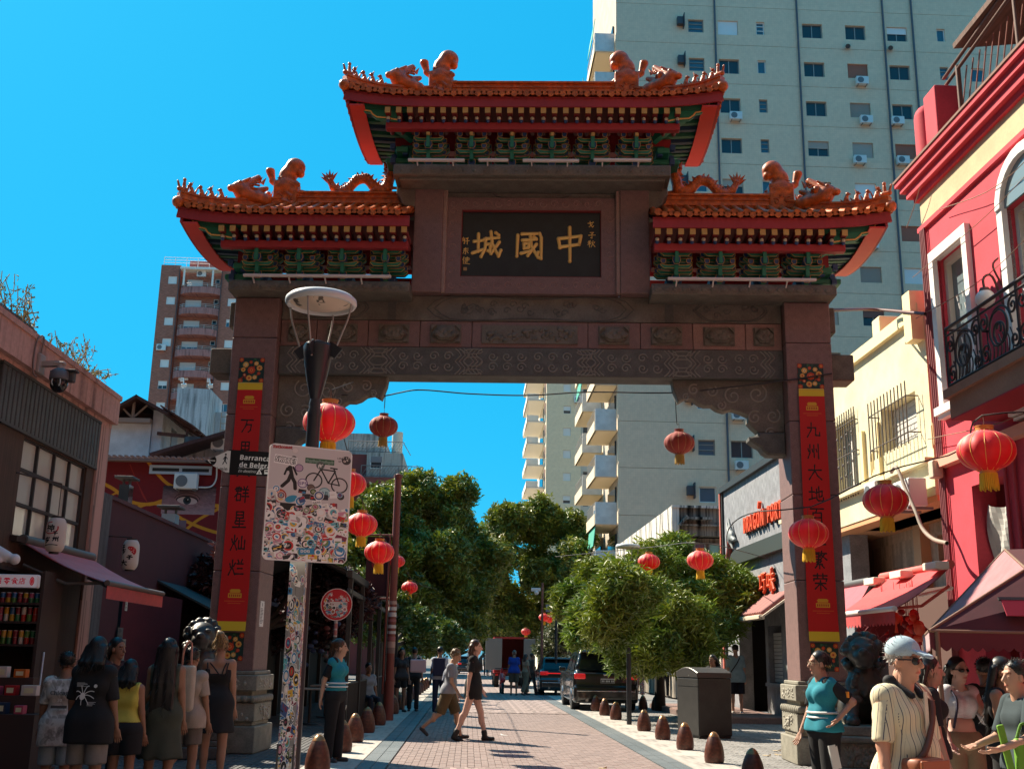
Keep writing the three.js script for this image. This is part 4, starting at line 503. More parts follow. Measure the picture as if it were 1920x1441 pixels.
const rb=new G();rb.bx(-42.4,-33,54.6,56,-140,-133);mesh('roof_house',rb,M([0.5,0.14,0.1],0.8),t);const rr=new G();for(const h of[0.5,0.9,1.3])rr.bar(V(-45.6,54.6+h,-131.4),V(-31,54.6+h,-131.4),0.035,4);for(let x=-45.6;x<-31;x+=1.6)rr.bar(V(x,54.6,-131.4),V(x,55.9,-131.4),0.035,4);mesh('roof_railing',rr,M([0.75,0.65,0.6],0.5),t);
for(const[px,py]of[[301,650],[343,706],[377,512]]){const p=atU(px,py,130.5);acUnit(t,m,p[0],p[1],1.5);}for(const s of[-43.1,-37.15]){const g=new G();g.bar(V(s,0,-130.9),V(s,54,-130.9),0.07);mesh('drain_pipe',g,M([0.1,0.06,0.06],0.6),t);}
}
{  // whitewashed stair block with floodlights
const t=thingS('rendered_block','weathered white rooftop block with floodlights in front of the brick tower','building',[-21,0,60]),w=M([0.62,0.62,0.62],0.9,{map:TX.stained}),g=new G();g.bx(-22.3,-19.95,0,19.85,-64,-60);mesh('wall',g,w,t);const h=new G();h.bx(-19.95,-19.2,0,18.6,-66,-62);h.bx(-19.2,-18.5,0,16.6,-67,-63);h.bx(-22.85,-22.3,0,18.2,-64,-61);mesh('wall',h,w,t);
win(t,FF(61),-22.8,-22.45,17.0,18.0,{n:1,depth:-0.06});win(t,FF(63),-19.05,-18.75,15.4,16.1,{n:1,depth:-0.06});for(const x of[-22,-20.1]){const f=new G();f.bar(V(x,19.8,-60.3),V(x,20.5,-60.3),0.04);f.box(0.35,0.25,0.2,x+0.1,20.1,-60.1,0.5,0.3,0);f.box(0.2,0.3,0.15,x-0.1,20.55,-60.2,0.2,0,0);mesh('floodlight',f,M([0.7,0.72,0.72],0.4,{metalness:0.3}),t);}
const l=new G();for(let y=16.6;y<18.4;y+=0.5){l.bar(V(-19.3,y,-61.2),V(-18.4,y,-61.2),0.03,4);}for(const x of[-19.3,-18.4])l.bar(V(x,16.4,-61.2),V(x,18.4,-61.2),0.03,4);l.bx(-19.3,-18.3,16.4,16.5,-62,-61);mesh('ladder',l,M([0.45,0.3,0.2],0.8),t);
}
{  // white house with a timber gable
const t=thingS('gable_house','white house with a timber gable and lean-to roof left of the gate pillar','house',[-15.8,0,30]),w=M([0.68,0.7,0.73],0.9,{map:TX.plaster}),tw=M([0.1,0.035,0.025],0.8,{map:TX.wood}),g=new G();g.bx(-19,-15.0,0,11.3,-36,-30);mesh('wall',g,w,t);const g2=new G();wallHoles(g2,-36,-30.4,9.5,11.95,0.2,[[-32.6,-31.6,10.2,11.3]]);const sd=mesh('wall',baked(g2,new THREE.Matrix4().makeBasis(V(0,0,1),V(0,1,0),V(-1,0,0)).setPosition(-14.75,0,0)),w,t);const s2=new G();s2.bx(-14.98,-14.55,0,11.75,-30.6,-30.1);mesh('wall',s2,w,t);
{const q=new G();q.bx(-14.65,-14.52,10.25,11.1,-32.6,-31.6);mesh('window',q,M([0.3,0.3,0.32],0.5),t);}
const r=new G(),a=atU(203,771,29.4),b=atU(256,741,29.4),c=atU(312,772,29.4);for(const[p,q]of[[a,b],[b,c]]){const m=(p[0]+q[0]) / 2,n=(p[1]+q[1]) / 2,L=Math.hypot(q[0]-p[0],q[1]-p[1]);r.box(L+0.1,0.12,7,m,n-0.05,-32.8,0,0,Math.atan2(q[1]-p[1],q[0]-p[0]));}mesh('roof',r,tw,t);
const tr=new G();tr.bx(-17.4,-14.95,11.1,11.28,-30,-29.6);tr.bar(V(-15.77,11.2,-29.8),V(-15.77,12.3,-29.8),0.07,6);tr.bar(V(-15.77,11.3,-29.8),V(-16.4,11.9,-29.8),0.05,6);tr.bar(V(-15.77,11.3,-29.8),V(-15.2,11.9,-29.8),0.05,6);mesh('gable_truss',tr,M([0.28,0.2,0.16],0.8),t);const dk=new G();dk.bx(-17,-15,11.28,11.7,-31,-30.6);mesh('gable_shadow_board',dk,M([0.05,0.03,0.03],0.9),t);
const l=new G(),p=atU(305,768,30),q=atU(366,806,30);for(let k=0;k<4;k++)l.beam(V(p[0],p[1],-30-k),V(q[0],q[1],-30-k),0.1,0.14);l.box(Math.hypot(q[0]-p[0],q[1]-p[1]),0.06,4.5,(p[0]+q[0]) / 2,(p[1]+q[1]) / 2+0.1,-31.8,0,0,Math.atan2(q[1]-p[1],q[0]-p[0]));l.beam(V(-14.7,10.7,-30),V(-13.5,10.6,-30),0.14,0.14);l.bar(V(-13.6,9,-30),V(-13.4,10.9,-30),0.06,6);mesh('lean_to_roof',l,M([0.16,0.06,0.04],0.8,{map:TX.wood}),t);
const k=new G();k.cyl(0.42,0.4,1.1,-13.0,9.9,-29.6,20);k.cyl(0.38,0.36,0.6,-12.15,9.7,-30,20);mesh('water_tank',k,M([0.05,0.05,0.055],0.5),t);
}
{  // mural wall facing the camera
const t=thingS('mural_building','dark red building with yellow ribbons and a painted eye on its side wall','building',[-12,0,24]);
const tex=canvasTex(1536,768,(x,W,H)=>{  // s -16 .. -9 , y 5 .. 8.5
const X=(s)=>(s+16) / 7*W,Y=(y)=>(8.5-y) / 3.5*H;x.fillStyle='#6f0d14';x.fillRect(0,0,W,H);for(let i=0;i<2500;i++){x.fillStyle=rnd()<0.5?'rgba(60,0,8,0.10)':'rgba(150,30,30,0.06)';x.fillRect(rnd(W),rnd(H),3+rnd(30),2+rnd(12));}
const pth=(pts,w,c)=>{x.strokeStyle=c;x.lineWidth=w;x.lineCap='round';x.beginPath();pts.forEach(([px,py],i)=>{const p=atU(px,py,24);i?x.lineTo(X(p[0]),Y(p[1])):x.moveTo(X(p[0]),Y(p[1]));});x.stroke();};
const curve=(pts)=>new THREE.CatmullRomCurve3(pts.map((p)=>V(p[0],p[1],0))).getPoints(40).map((p)=>[p.x,p.y]);
for(const[pts,w]of[[[[180,900],[210,915],[245,940],[280,945],[320,935],[420,950]],28],[[[225,985],[260,950],[300,945],[340,972],[380,990],[420,1002]],26],[[[270,855],[292,885],[320,910],[360,915]],26],[[[340,1000],[370,975],[420,948]],24],[[[195,940],[215,925],[240,922]],16],[[[380,945],[410,950],[440,960]],22]])pth(curve(pts),w,'#c8831a');
for(const pts of[[[243,870],[255,900],[275,940]],[[262,915],[268,930],[275,940]]])pth(curve(pts),7,'#96281f');
const e0=atU(306,910,24),e1=atU(401,965,24),ex=X(e0[0]),ey=Y(e0[1]),ew=X(e1[0])-ex,eh=Y(e1[1])-ey;const gr=x.createLinearGradient(ex,ey,ex,ey+eh);gr.addColorStop(0,'#2c2226');gr.addColorStop(0.25,'#6a5054');gr.addColorStop(0.6,'#8a6468');gr.addColorStop(1,'#9c8084');x.fillStyle=gr;x.fillRect(ex,ey,ew,eh);for(let i=0;i<500;i++){x.fillStyle=`rgba(${rnd() < 0.5 ? '40,20,30' : '190,150,150'},0.08)`;x.beginPath();x.ellipse(ex+rnd(ew),ey+rnd(eh),6+rnd(16),2+rnd(5),rnd(1)-0.5,0,7);x.fill();}const cx=ex+ew*0.47,cy=ey+eh*0.52;x.fillStyle='#b9a6a8';x.beginPath();x.ellipse(cx,cy,ew*0.19,eh*0.13,0.1,0,7);x.fill();x.fillStyle='#20303a';x.beginPath();x.arc(cx,cy-2,eh*0.14,0,7);x.fill();x.fillStyle='#0a0c10';x.beginPath();x.arc(cx,cy-2,eh*0.07,0,7);x.fill();x.fillStyle='#e8eef2';x.beginPath();x.arc(cx+6,cy-10,4,0,7);x.fill();x.strokeStyle='#1a1014';x.lineWidth=9;x.beginPath();x.ellipse(cx,cy,ew*0.2,eh*0.16,0.05,PI*1.02,PI*1.98);x.stroke();x.strokeStyle='#3a2226';x.lineWidth=5;x.beginPath();x.ellipse(cx,cy-6,ew*0.24,eh*0.26,0.05,PI*1.05,PI*1.95);x.stroke();
const f0=atU(330,975,24),f1=atU(347,1000,24);x.fillStyle='#6d5560';x.fillRect(X(f0[0]),Y(f0[1]),X(f1[0])-X(f0[0]),Y(f1[1])-Y(f0[1]));
});
const g=new G();g.bx(-16,-9,0,8.46,-30,-24.02);mesh('wall',g,M([0.16,0.012,0.018],0.85,{map:TX.plaster}),t);const pg=new THREE.PlaneGeometry(7,3.5);pg.translate(-12.5+12,6.75,0.0);mesh('mural_painting',pg,M([1,1,1],0.85,{map:tex}),t);
const r=new G();r.box(7.2,0.06,6.5,-12.5,8.55,-26.8,0.04);r.bx(-16.1,-8.9,8.42,8.52,-24,-23.75);for(let x=-16;x<-9;x+=0.22)r.bx(x,x+0.1,8.56,8.62,-25,-23.7);mesh('roof_edge',r,M([0.22,0.14,0.12],0.7),t);
const a=atU(282,872,24),b=atU(397,891,24);win(t,FF(23.95),a[0],b[0],b[1],a[1],{n:2,f:0.1,depth:-0.06,frame:M([0.4,0.5,0.62],0.6)});const c=atU(350,903,23.8);acUnit(t,FF(24),c[0],c[1]);
const d=new G();d.tube([V(c[0]+0.45,c[1]-0.2,-23.8),V(c[0]+0.9,c[1]-0.15,-23.85),V(c[0]+1.05,c[1]+0.1,-23.9),V(c[0]+1.05,c[1]+0.6,-23.9)],0.03);mesh('drain_hose',d,M([0.7,0.7,0.68],0.6),t);
  // upper low dark roof to the right
const p=atU(300,852,27),q=atU(425,815,27),u=new G();u.box(Math.hypot(q[0]-p[0],q[1]-p[1])+0.6,0.14,3,(p[0]+q[0]) / 2,(p[1]+q[1]) / 2,-28,0,0,Math.atan2(q[1]-p[1],q[0]-p[0]));mesh('tile_roof',u,M([0.09,0.035,0.03],0.8,{map:TX.wood}),t);const v=new G();v.ext([[p[0]+0.4,p[1]-0.9],[q[0]+1.5,p[1]-0.9],[q[0]+1.5,q[1]+0.25],[q[0],q[1]-0.12],[p[0]+0.6,p[1]+0.02]],0.2,FF(28));mesh('wall',v,M([0.42,0.4,0.38],0.9,{map:TX.stained}),t);
acUnit(t,FF(27.6),...atU(418,832,27.5).slice(0,2));
}
{  // flue stacks on the mural side
const mk=(px0,px1,py0,py1,u,lab,m2)=>{const a=atU(px0,py1,u),b=atU(px1,py0,u),t=thingS('roof_vent',lab,'vent',[(a[0]+b[0]) / 2,a[1],u]);const g=new G();g.bx(a[0],b[0],a[1]-1,b[1],-u-0.5,-u);mesh('duct',g,m2,t);const c=new G();c.rbox(b[0]-a[0]+0.3,0.08,0.8,0.02,(a[0]+b[0]) / 2,b[1]+0.24,-u-0.25);for(const x of[a[0]+0.06,b[0]-0.06])c.bx(x-0.03,x+0.03,b[1],b[1]+0.22,-u-0.3,-u-0.2);mesh('cowl',c,M([0.1,0.08,0.07],0.6),t);};
mk(219,242,908,952,20,'shiny metal duct with a flat cowl before the red mural',M([0.5,0.55,0.62],0.12,{metalness:1}));mk(300,329,963,992,20,'grey metal duct with a raised cowl under the painted eye',M([0.36,0.4,0.42],0.5,{metalness:0.5}));
}
{  // stepped concrete apartments on the left, far
const t=thingS('terraced_building','stepped pale concrete building with railed terraces behind the stickered sign','building',[-8.5,0,70]),c=M([0.52,0.5,0.46],0.9,{map:TX.stained}),g=new G();g.bx(-12.5,-8.3,16.5,19.05,-80,-71);mesh('wall',g,c,t);const h=new G();h.bx(-9.45,-6.55,15.0,17.3,-79,-70);mesh('wall',h,c,t);const rb=new G();rb.bx(-13,-9.46,0,17.25,-79,-70.6);mesh('wall',rb,M([0.2,0.045,0.04],0.8),t);const lo=new G();lo.bx(-13,-5.6,0,14.7,-82,-71);lo.bx(-13,-5.2,14.7,15.2,-82,-69.2);mesh('wall',lo,M([0.22,0.06,0.05],0.8),t);
const rl=(x0,x1,y,u)=>{const r=new G();r.bar(V(x0,y+0.95,-u),V(x1,y+0.95,-u),0.035,4);r.bar(V(x0,y+0.1,-u),V(x1,y+0.1,-u),0.03,4);for(let x=x0;x<=x1;x+=1.5)r.bar(V(x,y,-u),V(x,y+0.95,-u),0.035,4);for(let x=x0;x<x1-0.3;x+=0.25)r.bar(V(x,y+0.1,-u),V(x+0.55,y+0.95,-u),0.016,4);r.bar(V(x1,y+0.95,-u),V(x1+0.3,y+0.95,-u-6),0.035,4);mesh('railing',r,M([0.2,0.17,0.16],0.6),t);};rl(-11,-6.6,17.3,70.1);rl(-9.8,-5.4,15.2,69.4);
win(t,FF(70),-9.15,-8.2,16.0,17.0,{n:1,sh:0.5,depth:-0.06,shM:M([0.2,0.2,0.22],0.6)});win(t,FF(71),-9.3,-8.4,13.3,14.6,{n:2,depth:-0.06,glass:glassBlue,frame:M([0.2,0.1,0.1],0.6)});const b=new G();b.cyl(0.45,0.45,2.2,-7.2,18.3,-72,14);mesh('flue',b,M([0.6,0.58,0.5],0.8),t);
}
{  // soot-streaked concrete building on the right
const t=thingS('concrete_building','soot streaked concrete building with a sunlit side parapet above the right tree','building',[10,0,28]),g=new G();g.bx(7.62,15,6.55,7.7,-46,-28.1);g.bx(7.62,15,0,6.5,-46,-28.6);mesh('wall',g,M([0.32,0.275,0.22],0.95,{map:TX.grime}),t);const p=new G();p.bx(7.5,7.8,6.55,7.78,-46,-28);p.bx(7.5,15,7.7,7.8,-28.2,-27.95);mesh('parapet',p,M([0.78,0.74,0.66],0.9,{map:TX.grime}),t);const l=new G();l.bx(7.0,7.6,6.35,6.55,-46,-29.5);mesh('cornice',l,M([0.62,0.5,0.4],0.9),t);const s=new G();s.box(1.1,0.1,0.3,8.6,7.25,-27.9);s.box(0.5,0.1,0.3,7.95,7.15,-27.9,0,0,0.9);s.bx(7.8,15,6.95,7.02,-28.1,-27.95);mesh('ledge',s,M([0.4,0.37,0.32],0.9,{map:TX.grime}),t);
for(let i=0;i<4;i++)win(t,FF(28.55),8.5+i*0.62,9.0+i*0.62,5.0,6.3,{n:1,depth:-0.06,frame:M([0.3,0.3,0.28],0.6),glass:i%2?M([0.3,0.55,0.5],0.6):glassBlue});
}

// ---------- unseen houses added behind the photographer: tall dark walls block sky, sunlit fronts warm the arch ----------
[[-22,44,20,14,40],[1,52,24,15,40],[24,46,20,14,40],[47,50,24,15,40],[-46,48,24,15,40],[-30,42,22,20,14,1],[31,40,26,20,12,-1]].forEach(([x,h,w,d,z,sd],i)=>{const t=thing('added_sky_block_house',['dark brick','red brown brick','tan','ochre','brown','grey brown','dull brick'][i]+` apartment house added behind the photographer to block sky, ${['left of centre', 'in the middle', 'right of centre', 'far right', 'far left', 'on the left flank', 'on the right flank'][i]}`,'house',V(x,0,z));const H=[];for(let a=0;a<5;a++)for(let b=1;b<h / 3.2-0.5;b++)H.push([-w / 2+(a+0.25)*w / 5,-w / 2+(a+0.75)*w / 5,b*3.2,b*3.2+1.7]);const B=(g)=>baked(g,new THREE.Matrix4().makeRotationY(sd?sd*PI / 2:PI));const g=new G();wallHoles(g,-w / 2,w / 2,0,h,0.4,H);mesh('facade',B(g),M([[0.2,0.11,0.08],[0.22,0.12,0.085],[0.26,0.18,0.12],[0.26,0.17,0.1],[0.22,0.14,0.1],[0.2,0.14,0.11],[0.22,0.12,0.09]][i],0.9,{map:TX.plaster}),t);const b=new G();b.bx(-w / 2,w / 2,0,h,-d,-0.45);mesh('core_wall',B(b),M([0.06,0.05,0.045],0.9),t);});

// ---------- left side of the street ----------
{
const t=thingS('snack_shop_building','low snack shop building with a pink parapet, ribbed cladding and gridded window','building',[-7,0,-2]),m=FL(-7),wood=M([0.06,0.03,0.022],0.7,{map:TX.wood}),wood2=M([0.1,0.05,0.032],0.7,{map:TX.wood}),dark=M([0.03,0.03,0.032],0.7);  // shop wall colours are lowered further to carry the shade on this side
const par=new G();par.bx(-14,0.82,5.17,5.58,-0.4,0.12);par.bx(-14,0.85,5.58,5.66,-0.4,0.14);par.bx(-14,0.82,5.1,5.17,-0.4,0.02);mesh('parapet',baked(par,m),M([0.62,0.36,0.3],0.9,{map:TX.stained}),t);
const pc=new G();pc.bx(0.32,0.8,0,5.1,-0.4,0.02);mesh('corner_pier',baked(pc,m),M([0.5,0.3,0.25],0.9,{map:TX.grime}),t);
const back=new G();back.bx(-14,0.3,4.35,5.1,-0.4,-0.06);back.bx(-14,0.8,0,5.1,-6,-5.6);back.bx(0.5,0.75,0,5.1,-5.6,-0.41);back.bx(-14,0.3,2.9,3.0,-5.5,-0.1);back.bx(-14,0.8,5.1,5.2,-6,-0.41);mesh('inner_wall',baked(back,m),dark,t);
for(let a=-3.55;a<0.25;a+=0.14){const g=new G();g.rbox(0.115,0.8,0.07,0.015,a+0.06,4.74,-0.02);mesh('cladding_rib',baked(g,m),M([0.075,0.078,0.08],0.5,{map:TX.stone}),t);}
{const g=new G();g.bx(-3.6,0.3,5.07,5.11,-0.06,0.03);g.bx(-3.6,0.3,4.32,4.36,-0.06,0.03);g.bx(-14,-3.6,4.3,5.1,-3,-2.8);mesh('cladding_trim',baked(g,m),M([0.05,0.05,0.05],0.6),t);}
{const g=new G();wallHoles(g,-14,0.32,2.55,4.34,0.3,[[-2.55,-0.02,2.96,4.3]],-0.02);mesh('timber_wall',baked(g,m),wood2,t);}
{const f=new G(),xs=[-2.55,-1.92,-1.28,-0.65,-0.02],ys=[2.96,3.4,3.87,4.3];for(const x of xs)f.bx(x-0.022,x+0.022,2.96,4.3,-0.12,-0.05);for(const y of ys)f.bx(-2.55,-0.02,y-0.022,y+0.022,-0.121,-0.051);const w=mesh('window',baked(f,m),dark,t);for(let i=0;i<4;i++)for(let j=0;j<3;j++){const p=new G();p.bx(xs[i]+0.02,xs[i+1]-0.02,ys[j]+0.02,ys[j+1]-0.02,-0.1,-0.092);mesh('pane',baked(p,m),M([0.7,0.72,0.66],0.06,{transmission:0.35,thickness:0,specularIntensity:1}),w);}
const c=new G();c.bx(-2.6,0.02,2.9,4.32,-0.9,-0.8);mesh('curtain',baked(c,m),M([0.62,0.62,0.52],0.9,{map:TX.cloth}),w);const sill=new G();sill.bx(-2.62,0.05,2.88,2.955,-0.1,0.08);mesh('sill',baked(sill,m),wood,w);}
{  // shop front below
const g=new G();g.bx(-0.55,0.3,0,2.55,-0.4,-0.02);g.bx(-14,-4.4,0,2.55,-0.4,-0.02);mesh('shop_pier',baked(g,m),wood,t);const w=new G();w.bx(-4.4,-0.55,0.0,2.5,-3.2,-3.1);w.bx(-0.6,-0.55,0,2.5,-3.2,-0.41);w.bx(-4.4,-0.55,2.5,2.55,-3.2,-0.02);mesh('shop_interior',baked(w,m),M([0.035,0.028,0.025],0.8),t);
const d=new G();d.bx(-8.0+7,-7.05+7,0,0,0,0);}
}
{  // plants growing on the parapet
const mk=(px,py,h,n,lab,name,col,spread)=>{const[s,y,u]=atS(px,py,-7.15),t=thingS(name,lab,'plant',[s,y,u]);const st=new G(),lf=new G();seed=px+7;for(let i=0;i<n;i++){const a=rnd(6.28),r=rnd(spread),p=V(s+Math.cos(a)*r*0.5,y,-u+rnd(-spread,spread)),q=V(p.x+rnd(-0.5,0.5)*spread,y+h*rnd(0.4,1),p.z+rnd(-0.5,0.5)*spread*1.5),mid=p.clone().lerp(q,0.5).add(V(rnd(-0.08,0.08),0,rnd(-0.12,0.12)));st.tube([p,mid,q],0.006,4,5);for(let k=0;k<7;k++){const c=new THREE.CatmullRomCurve3([p,mid,q]).getPoint(rnd(0.25,1));lf.add(new THREE.ConeGeometry(0.018,0.07,3),mat4(c.x+rnd(-0.04,0.04),c.y,c.z+rnd(-0.04,0.04),rnd(6),rnd(6),rnd(6),1,1,0.3));}}mesh('stem',st,M([0.35,0.28,0.16],0.9),t);mesh('foliage',lf,M(col,0.8),t);};
mk(30,592,0.62,16,'tall dry stalks growing on the roof edge at the far left','roof_plant',[0.3,0.3,0.12],0.5);mk(115,672,0.4,14,'small green weeds on the parapet behind the camera dome','roof_plant',[0.18,0.22,0.06],0.3);mk(152,690,0.62,9,'thin bare branched shrub standing on the pink parapet','roof_plant',[0.4,0.38,0.25],0.28);mk(168,708,0.22,26,'low tuft of leaves on the parapet near its corner','roof_plant',[0.26,0.28,0.1],0.45);mk(30,612,0.3,30,'tuft of dry grass along the dark planter on the roof edge','roof_plant',[0.38,0.34,0.16],0.5);
const[s,y,u]=atS(20,610,-7.1),t=thingS('roof_planter','dark box planter along the parapet at the far left','planter',[s,y-0.2,u]);const g=new G();g.rbox(0.4,0.36,4,0.03,s-0.1,y-0.06,-u+1.35);g.bx(s-0.26,s+0.06,y+0.13,y+0.15,-u-0.6,-u+3.3);mesh('box',g,M([0.12,0.11,0.11],0.8,{map:TX.stone}),t);
}
{  // security camera dome on its arm
const[,y,u]=atS(70,680,-6.9),t=thingS('security_camera','black security camera dome on an arm fixed to the pink parapet','camera',[-6.9,y,u]),d=atU(111,708,u);
const g=new G();g.rbox(0.06,0.28,0.2,0.02,-6.86,y-0.02,-u);g.beam(V(-6.84,y-0.02,-u),V(d[0]-0.02,d[1]+0.2,-u),0.09,0.07);g.rbox(0.16,0.05,0.1,0.02,d[0]-0.02,d[1]+0.2,-u);g.cyl(0.06,0.045,0.1,d[0],d[1]+0.15,-u);mesh('arm',g,M([0.32,0.27,0.25],0.5),t);
const b=new G();b.lathe([[0.001,0.12],[0.08,0.12],[0.13,0.08],[0.135,-0.02],[0.13,-0.04],[0.001,-0.04]],d[0],d[1],-u,24);mesh('housing',b,M([0.1,0.1,0.11],0.45),t);const e=new G();e.sph(0.118,d[0],d[1]-0.08,-u,1,1.1,1,20,14);mesh('dome',e,M([0.012,0.013,0.016],0.15),t);const h=new G();h.rbox(0.1,0.14,0.12,0.02,d[0]+0.14,d[1]+0.02,-u-0.04);h.rbox(0.16,0.03,0.16,0.01,d[0]+0.15,d[1]+0.1,-u-0.02);mesh('side_light',h,M([0.05,0.05,0.055],0.5),t);const l=new G();for(const s of[-1,1])l.tube([V(d[0]+s*0.05,d[1]-0.03,-u+0.11),V(d[0]+s*0.055,d[1]-0.1,-u+0.105),V(d[0]+s*0.02,d[1]-0.15,-u+0.085)],0.009);mesh('lens_ring',l,M([0.45,0.55,0.6],0.3),t);const w=new G();w.tube([V(-6.85,y+0.1,-u+0.05),V(-6.82,y+0.35,-u+0.1),V(-6.85,y+0.3,-u+0.2),V(-6.86,y-0.2,-u+0.2),V(-6.85,y-0.22,-u+0.1)],0.012);mesh('cable',w,M([0.2,0.15,0.14],0.6),t);
}
function awning(name,lab,W,F,val,topM,valM,o={}){  // W, F: wall and front corners [left, right] as world points; scalloped valance
const t=thingW(name,lab,'awning',W[0].clone().lerp(F[1],0.5),o.group),g=new G(),up=F[1].clone().sub(F[0]).cross(W[0].clone().sub(F[0])).normalize();if(up.y<0)up.negate();const dn=up.clone().multiplyScalar(-0.012);
const nd=10,P=(i,k)=>{const a=W[0].clone().lerp(W[1],i / nd),b=F[0].clone().lerp(F[1],i / nd);return a.lerp(b,k).add(V(0,-0.05*Math.sin(k*PI),0));};
for(let i=0;i<nd;i++)for(let k=0;k<4;k++){const a=P(i,k / 4),b=P(i+1,k / 4),c=P(i+1,(k+1) / 4),d=P(i,(k+1) / 4);g.quad(a,d,c,b);g.quad(a.clone().add(dn),b.clone().add(dn),c.clone().add(dn),d.clone().add(dn));}mesh('canopy_cloth',g,topM,t);
const b=new G();b.bar(F[0],F[1],0.04,8);mesh('front_bar',b,o.barM??whiteP,t);const L=F[0].distanceTo(F[1]),dir=F[1].clone().sub(F[0]).normalize(),n=Math.round(L / 0.14),sh=[[0,0]];for(let i=0;i<n;i++){const x0=L*i / n,x1=L*(i+1) / n;for(let k=0;k<=5;k++){const q=k / 5;sh.push([x0+(x1-x0)*q,-val-(o.scallop??0.05)*Math.sin(q*PI)]);}}sh.push([L,0]);const v=new G(),z=dir.clone().cross(V(0,1,0)).normalize(),m=new THREE.Matrix4().makeBasis(dir,z.clone().cross(dir),z).setPosition(F[0].x,F[0].y-0.02,F[0].z);v.ext(sh.reverse(),0.006,m);mesh('valance',v,valM,t);
const a=new G();for(const k of[0.04,0.96]){const w=W[0].clone().lerp(W[1],k),f=F[0].clone().lerp(F[1],k),e=w.clone().lerp(f,0.5).add(V(0,-0.28,0));a.bar(w.clone().add(V(0,-0.3,0)),e,0.025,6);a.bar(e,f,0.022,6);}if(o.roller!==0)a.bar(W[0].clone().add(V(0,0.03,0)),W[1].clone().add(V(0,0.03,0)),0.07,10);mesh('folding_arm',a,o.armM??M([0.1,0.1,0.1],0.5),t);return t;
}
const Sp=(p)=>ST(p[0],p[1],p[2]);
{const W=[atS(42,1015,-6.96),atS(172,1048,-6.96)].map(Sp),F=[atS(200,1096,-5.8),atS(305,1110,-5.8)].map(Sp);F[0].y=F[1].y=(F[0].y+F[1].y) / 2;awning('red_awning','red retractable awning over the snack shop on the left',W,F,0.19,M([0.72,0.03,0.06],0.75,{map:TX.cloth,transmission:0.25,thickness:0}),M([0.75,0.025,0.03],0.75,{map:TX.cloth,transmission:0.35,thickness:0}),{scallop:0,barM:M([0.12,0.09,0.08],0.5),group:null});}
{  // shop sign, shelves and boxes
const c0=atU(-60,1074,-3.4),c1=atU(68,1102,-3.4),tx=canvasTex(1024,192,(x,w,h)=>{x.fillStyle='#e8e4e8';x.fillRect(0,0,w,h);['mi','yue','ling','shi','dian'].forEach((k,i)=>drawHz(x,k,290+i*116,44,104,10,'#e0314a'));x.fillStyle='#dd2238';x.beginPath();x.ellipse(950,96,34,66,0,0,7);x.fill();x.strokeStyle='#f4c8cc';x.lineWidth=5;x.beginPath();x.ellipse(950,96,18,44,0,0,7);x.stroke();});
const t=thingS('shop_sign','white lightbox sign with red characters under the awning of the snack shop','sign',[(c0[0]+c1[0]) / 2,c1[1],-3.4]),w=c1[0]-c0[0],h=c0[1]-c1[1];const b=new G();b.rbox(w,h,0.1,0.02,(c0[0]+c1[0]) / 2,(c0[1]+c1[1]) / 2,3.34);mesh('box',b,M([0.7,0.7,0.72],0.5),t);const p=new THREE.PlaneGeometry(w*0.98,h*0.92);p.translate(0,h / 2,-3.4+3.4-0.008+0.003);mesh('printed_face',p,M([1,1,1],0.4,{map:tx,emissive:[0.05,0.045,0.05],emissiveMap:tx}),t);
const sh=thingS('snack_shelf','dark shelf unit stacked with colourful snack cans inside the shop','shelf',[-7.7,0,-2.5]),wd=new G();const l=atU(-30,1000,-2.6)[0],r=atU(88,1000,-2.6)[0];const rows=[[1110,1129],[1137,1164],[1181,1207]];wd.bx(l,r,0,2.5,1.9,1.96);wd.bx(r,r+0.04,0,2.5,1.9,2.6);for(const[,b]of rows){const y=atU(40,b,-2.6)[1];wd.bx(l,r,y-0.03,y,1.96,2.6);}mesh('shelf_frame',wd,M([0.05,0.03,0.025],0.7),sh);
seed=77;const can=new THREE.CylinderGeometry(0.031,0.031,1,10),CN=['red','amber','green','orange','blue','wine red','cream','leaf green','pink','yellow'],cc=['#a8241a','#b8881a','#2a6a40','#ac6424','#245a84','#7a1c2a','#b8b0a2','#4c7632','#9c4058','#c09638'].map((c)=>M(c,0.35));
for(const[a,b]of rows){const y0=atU(40,b,-2.6)[1],h=(atU(40,a,-2.6)[1]-y0)*0.48;for(let k=0;k<2;k++)for(let x=r-0.06;x>l;x-=0.075){const y=y0+h*(k+0.5);const ci=Math.floor(rnd(10)),o=thingS('snack_can',`${CN[ci]} snack can in the ${a === 1110 ? 'top' : a === 1137 ? 'middle' : 'bottom'} shelf, ${k ? 'upper' : 'lower'} layer, ${x > r - 0.3 ? 'near the shelf end' : x > r - 0.6 ? 'mid shelf' : 'towards the left'}`,'can',[x,y-h / 2,-2.52],'snack cans on the shop shelf');const q=new THREE.Mesh(can,cc[ci]);q.name='can_body';q.scale.set(1,h*0.96,1);q.position.y=h / 2;q.castShadow=q.receiveShadow=true;o.add(q);const lid=new THREE.Mesh(can,M([0.6,0.6,0.6],0.4));lid.name='can_lid';lid.scale.set(0.93,0.012,0.93);lid.position.y=h*0.985;o.add(lid);}}
const ct=thingS('candy_counter','low dark counter stepped with boxes of sweets at the shop front','counter',[-7.6,0,-3.9]),g=new G();const cr=atU(75,1300,-3.9)[0],cl0=cr-1.2;g.bx(cl0,cr,0.12,0.75,3.3,4.0);g.bx(cl0,cr+0.05,0,0.12,3.3,4.05);g.bx(cl0,cr-0.1,0.75,0.95,3.3,3.75);g.bx(cl0,cr-0.25,0.95,1.15,3.3,3.5);mesh('counter_body',g,M([0.06,0.03,0.025],0.6),ct);
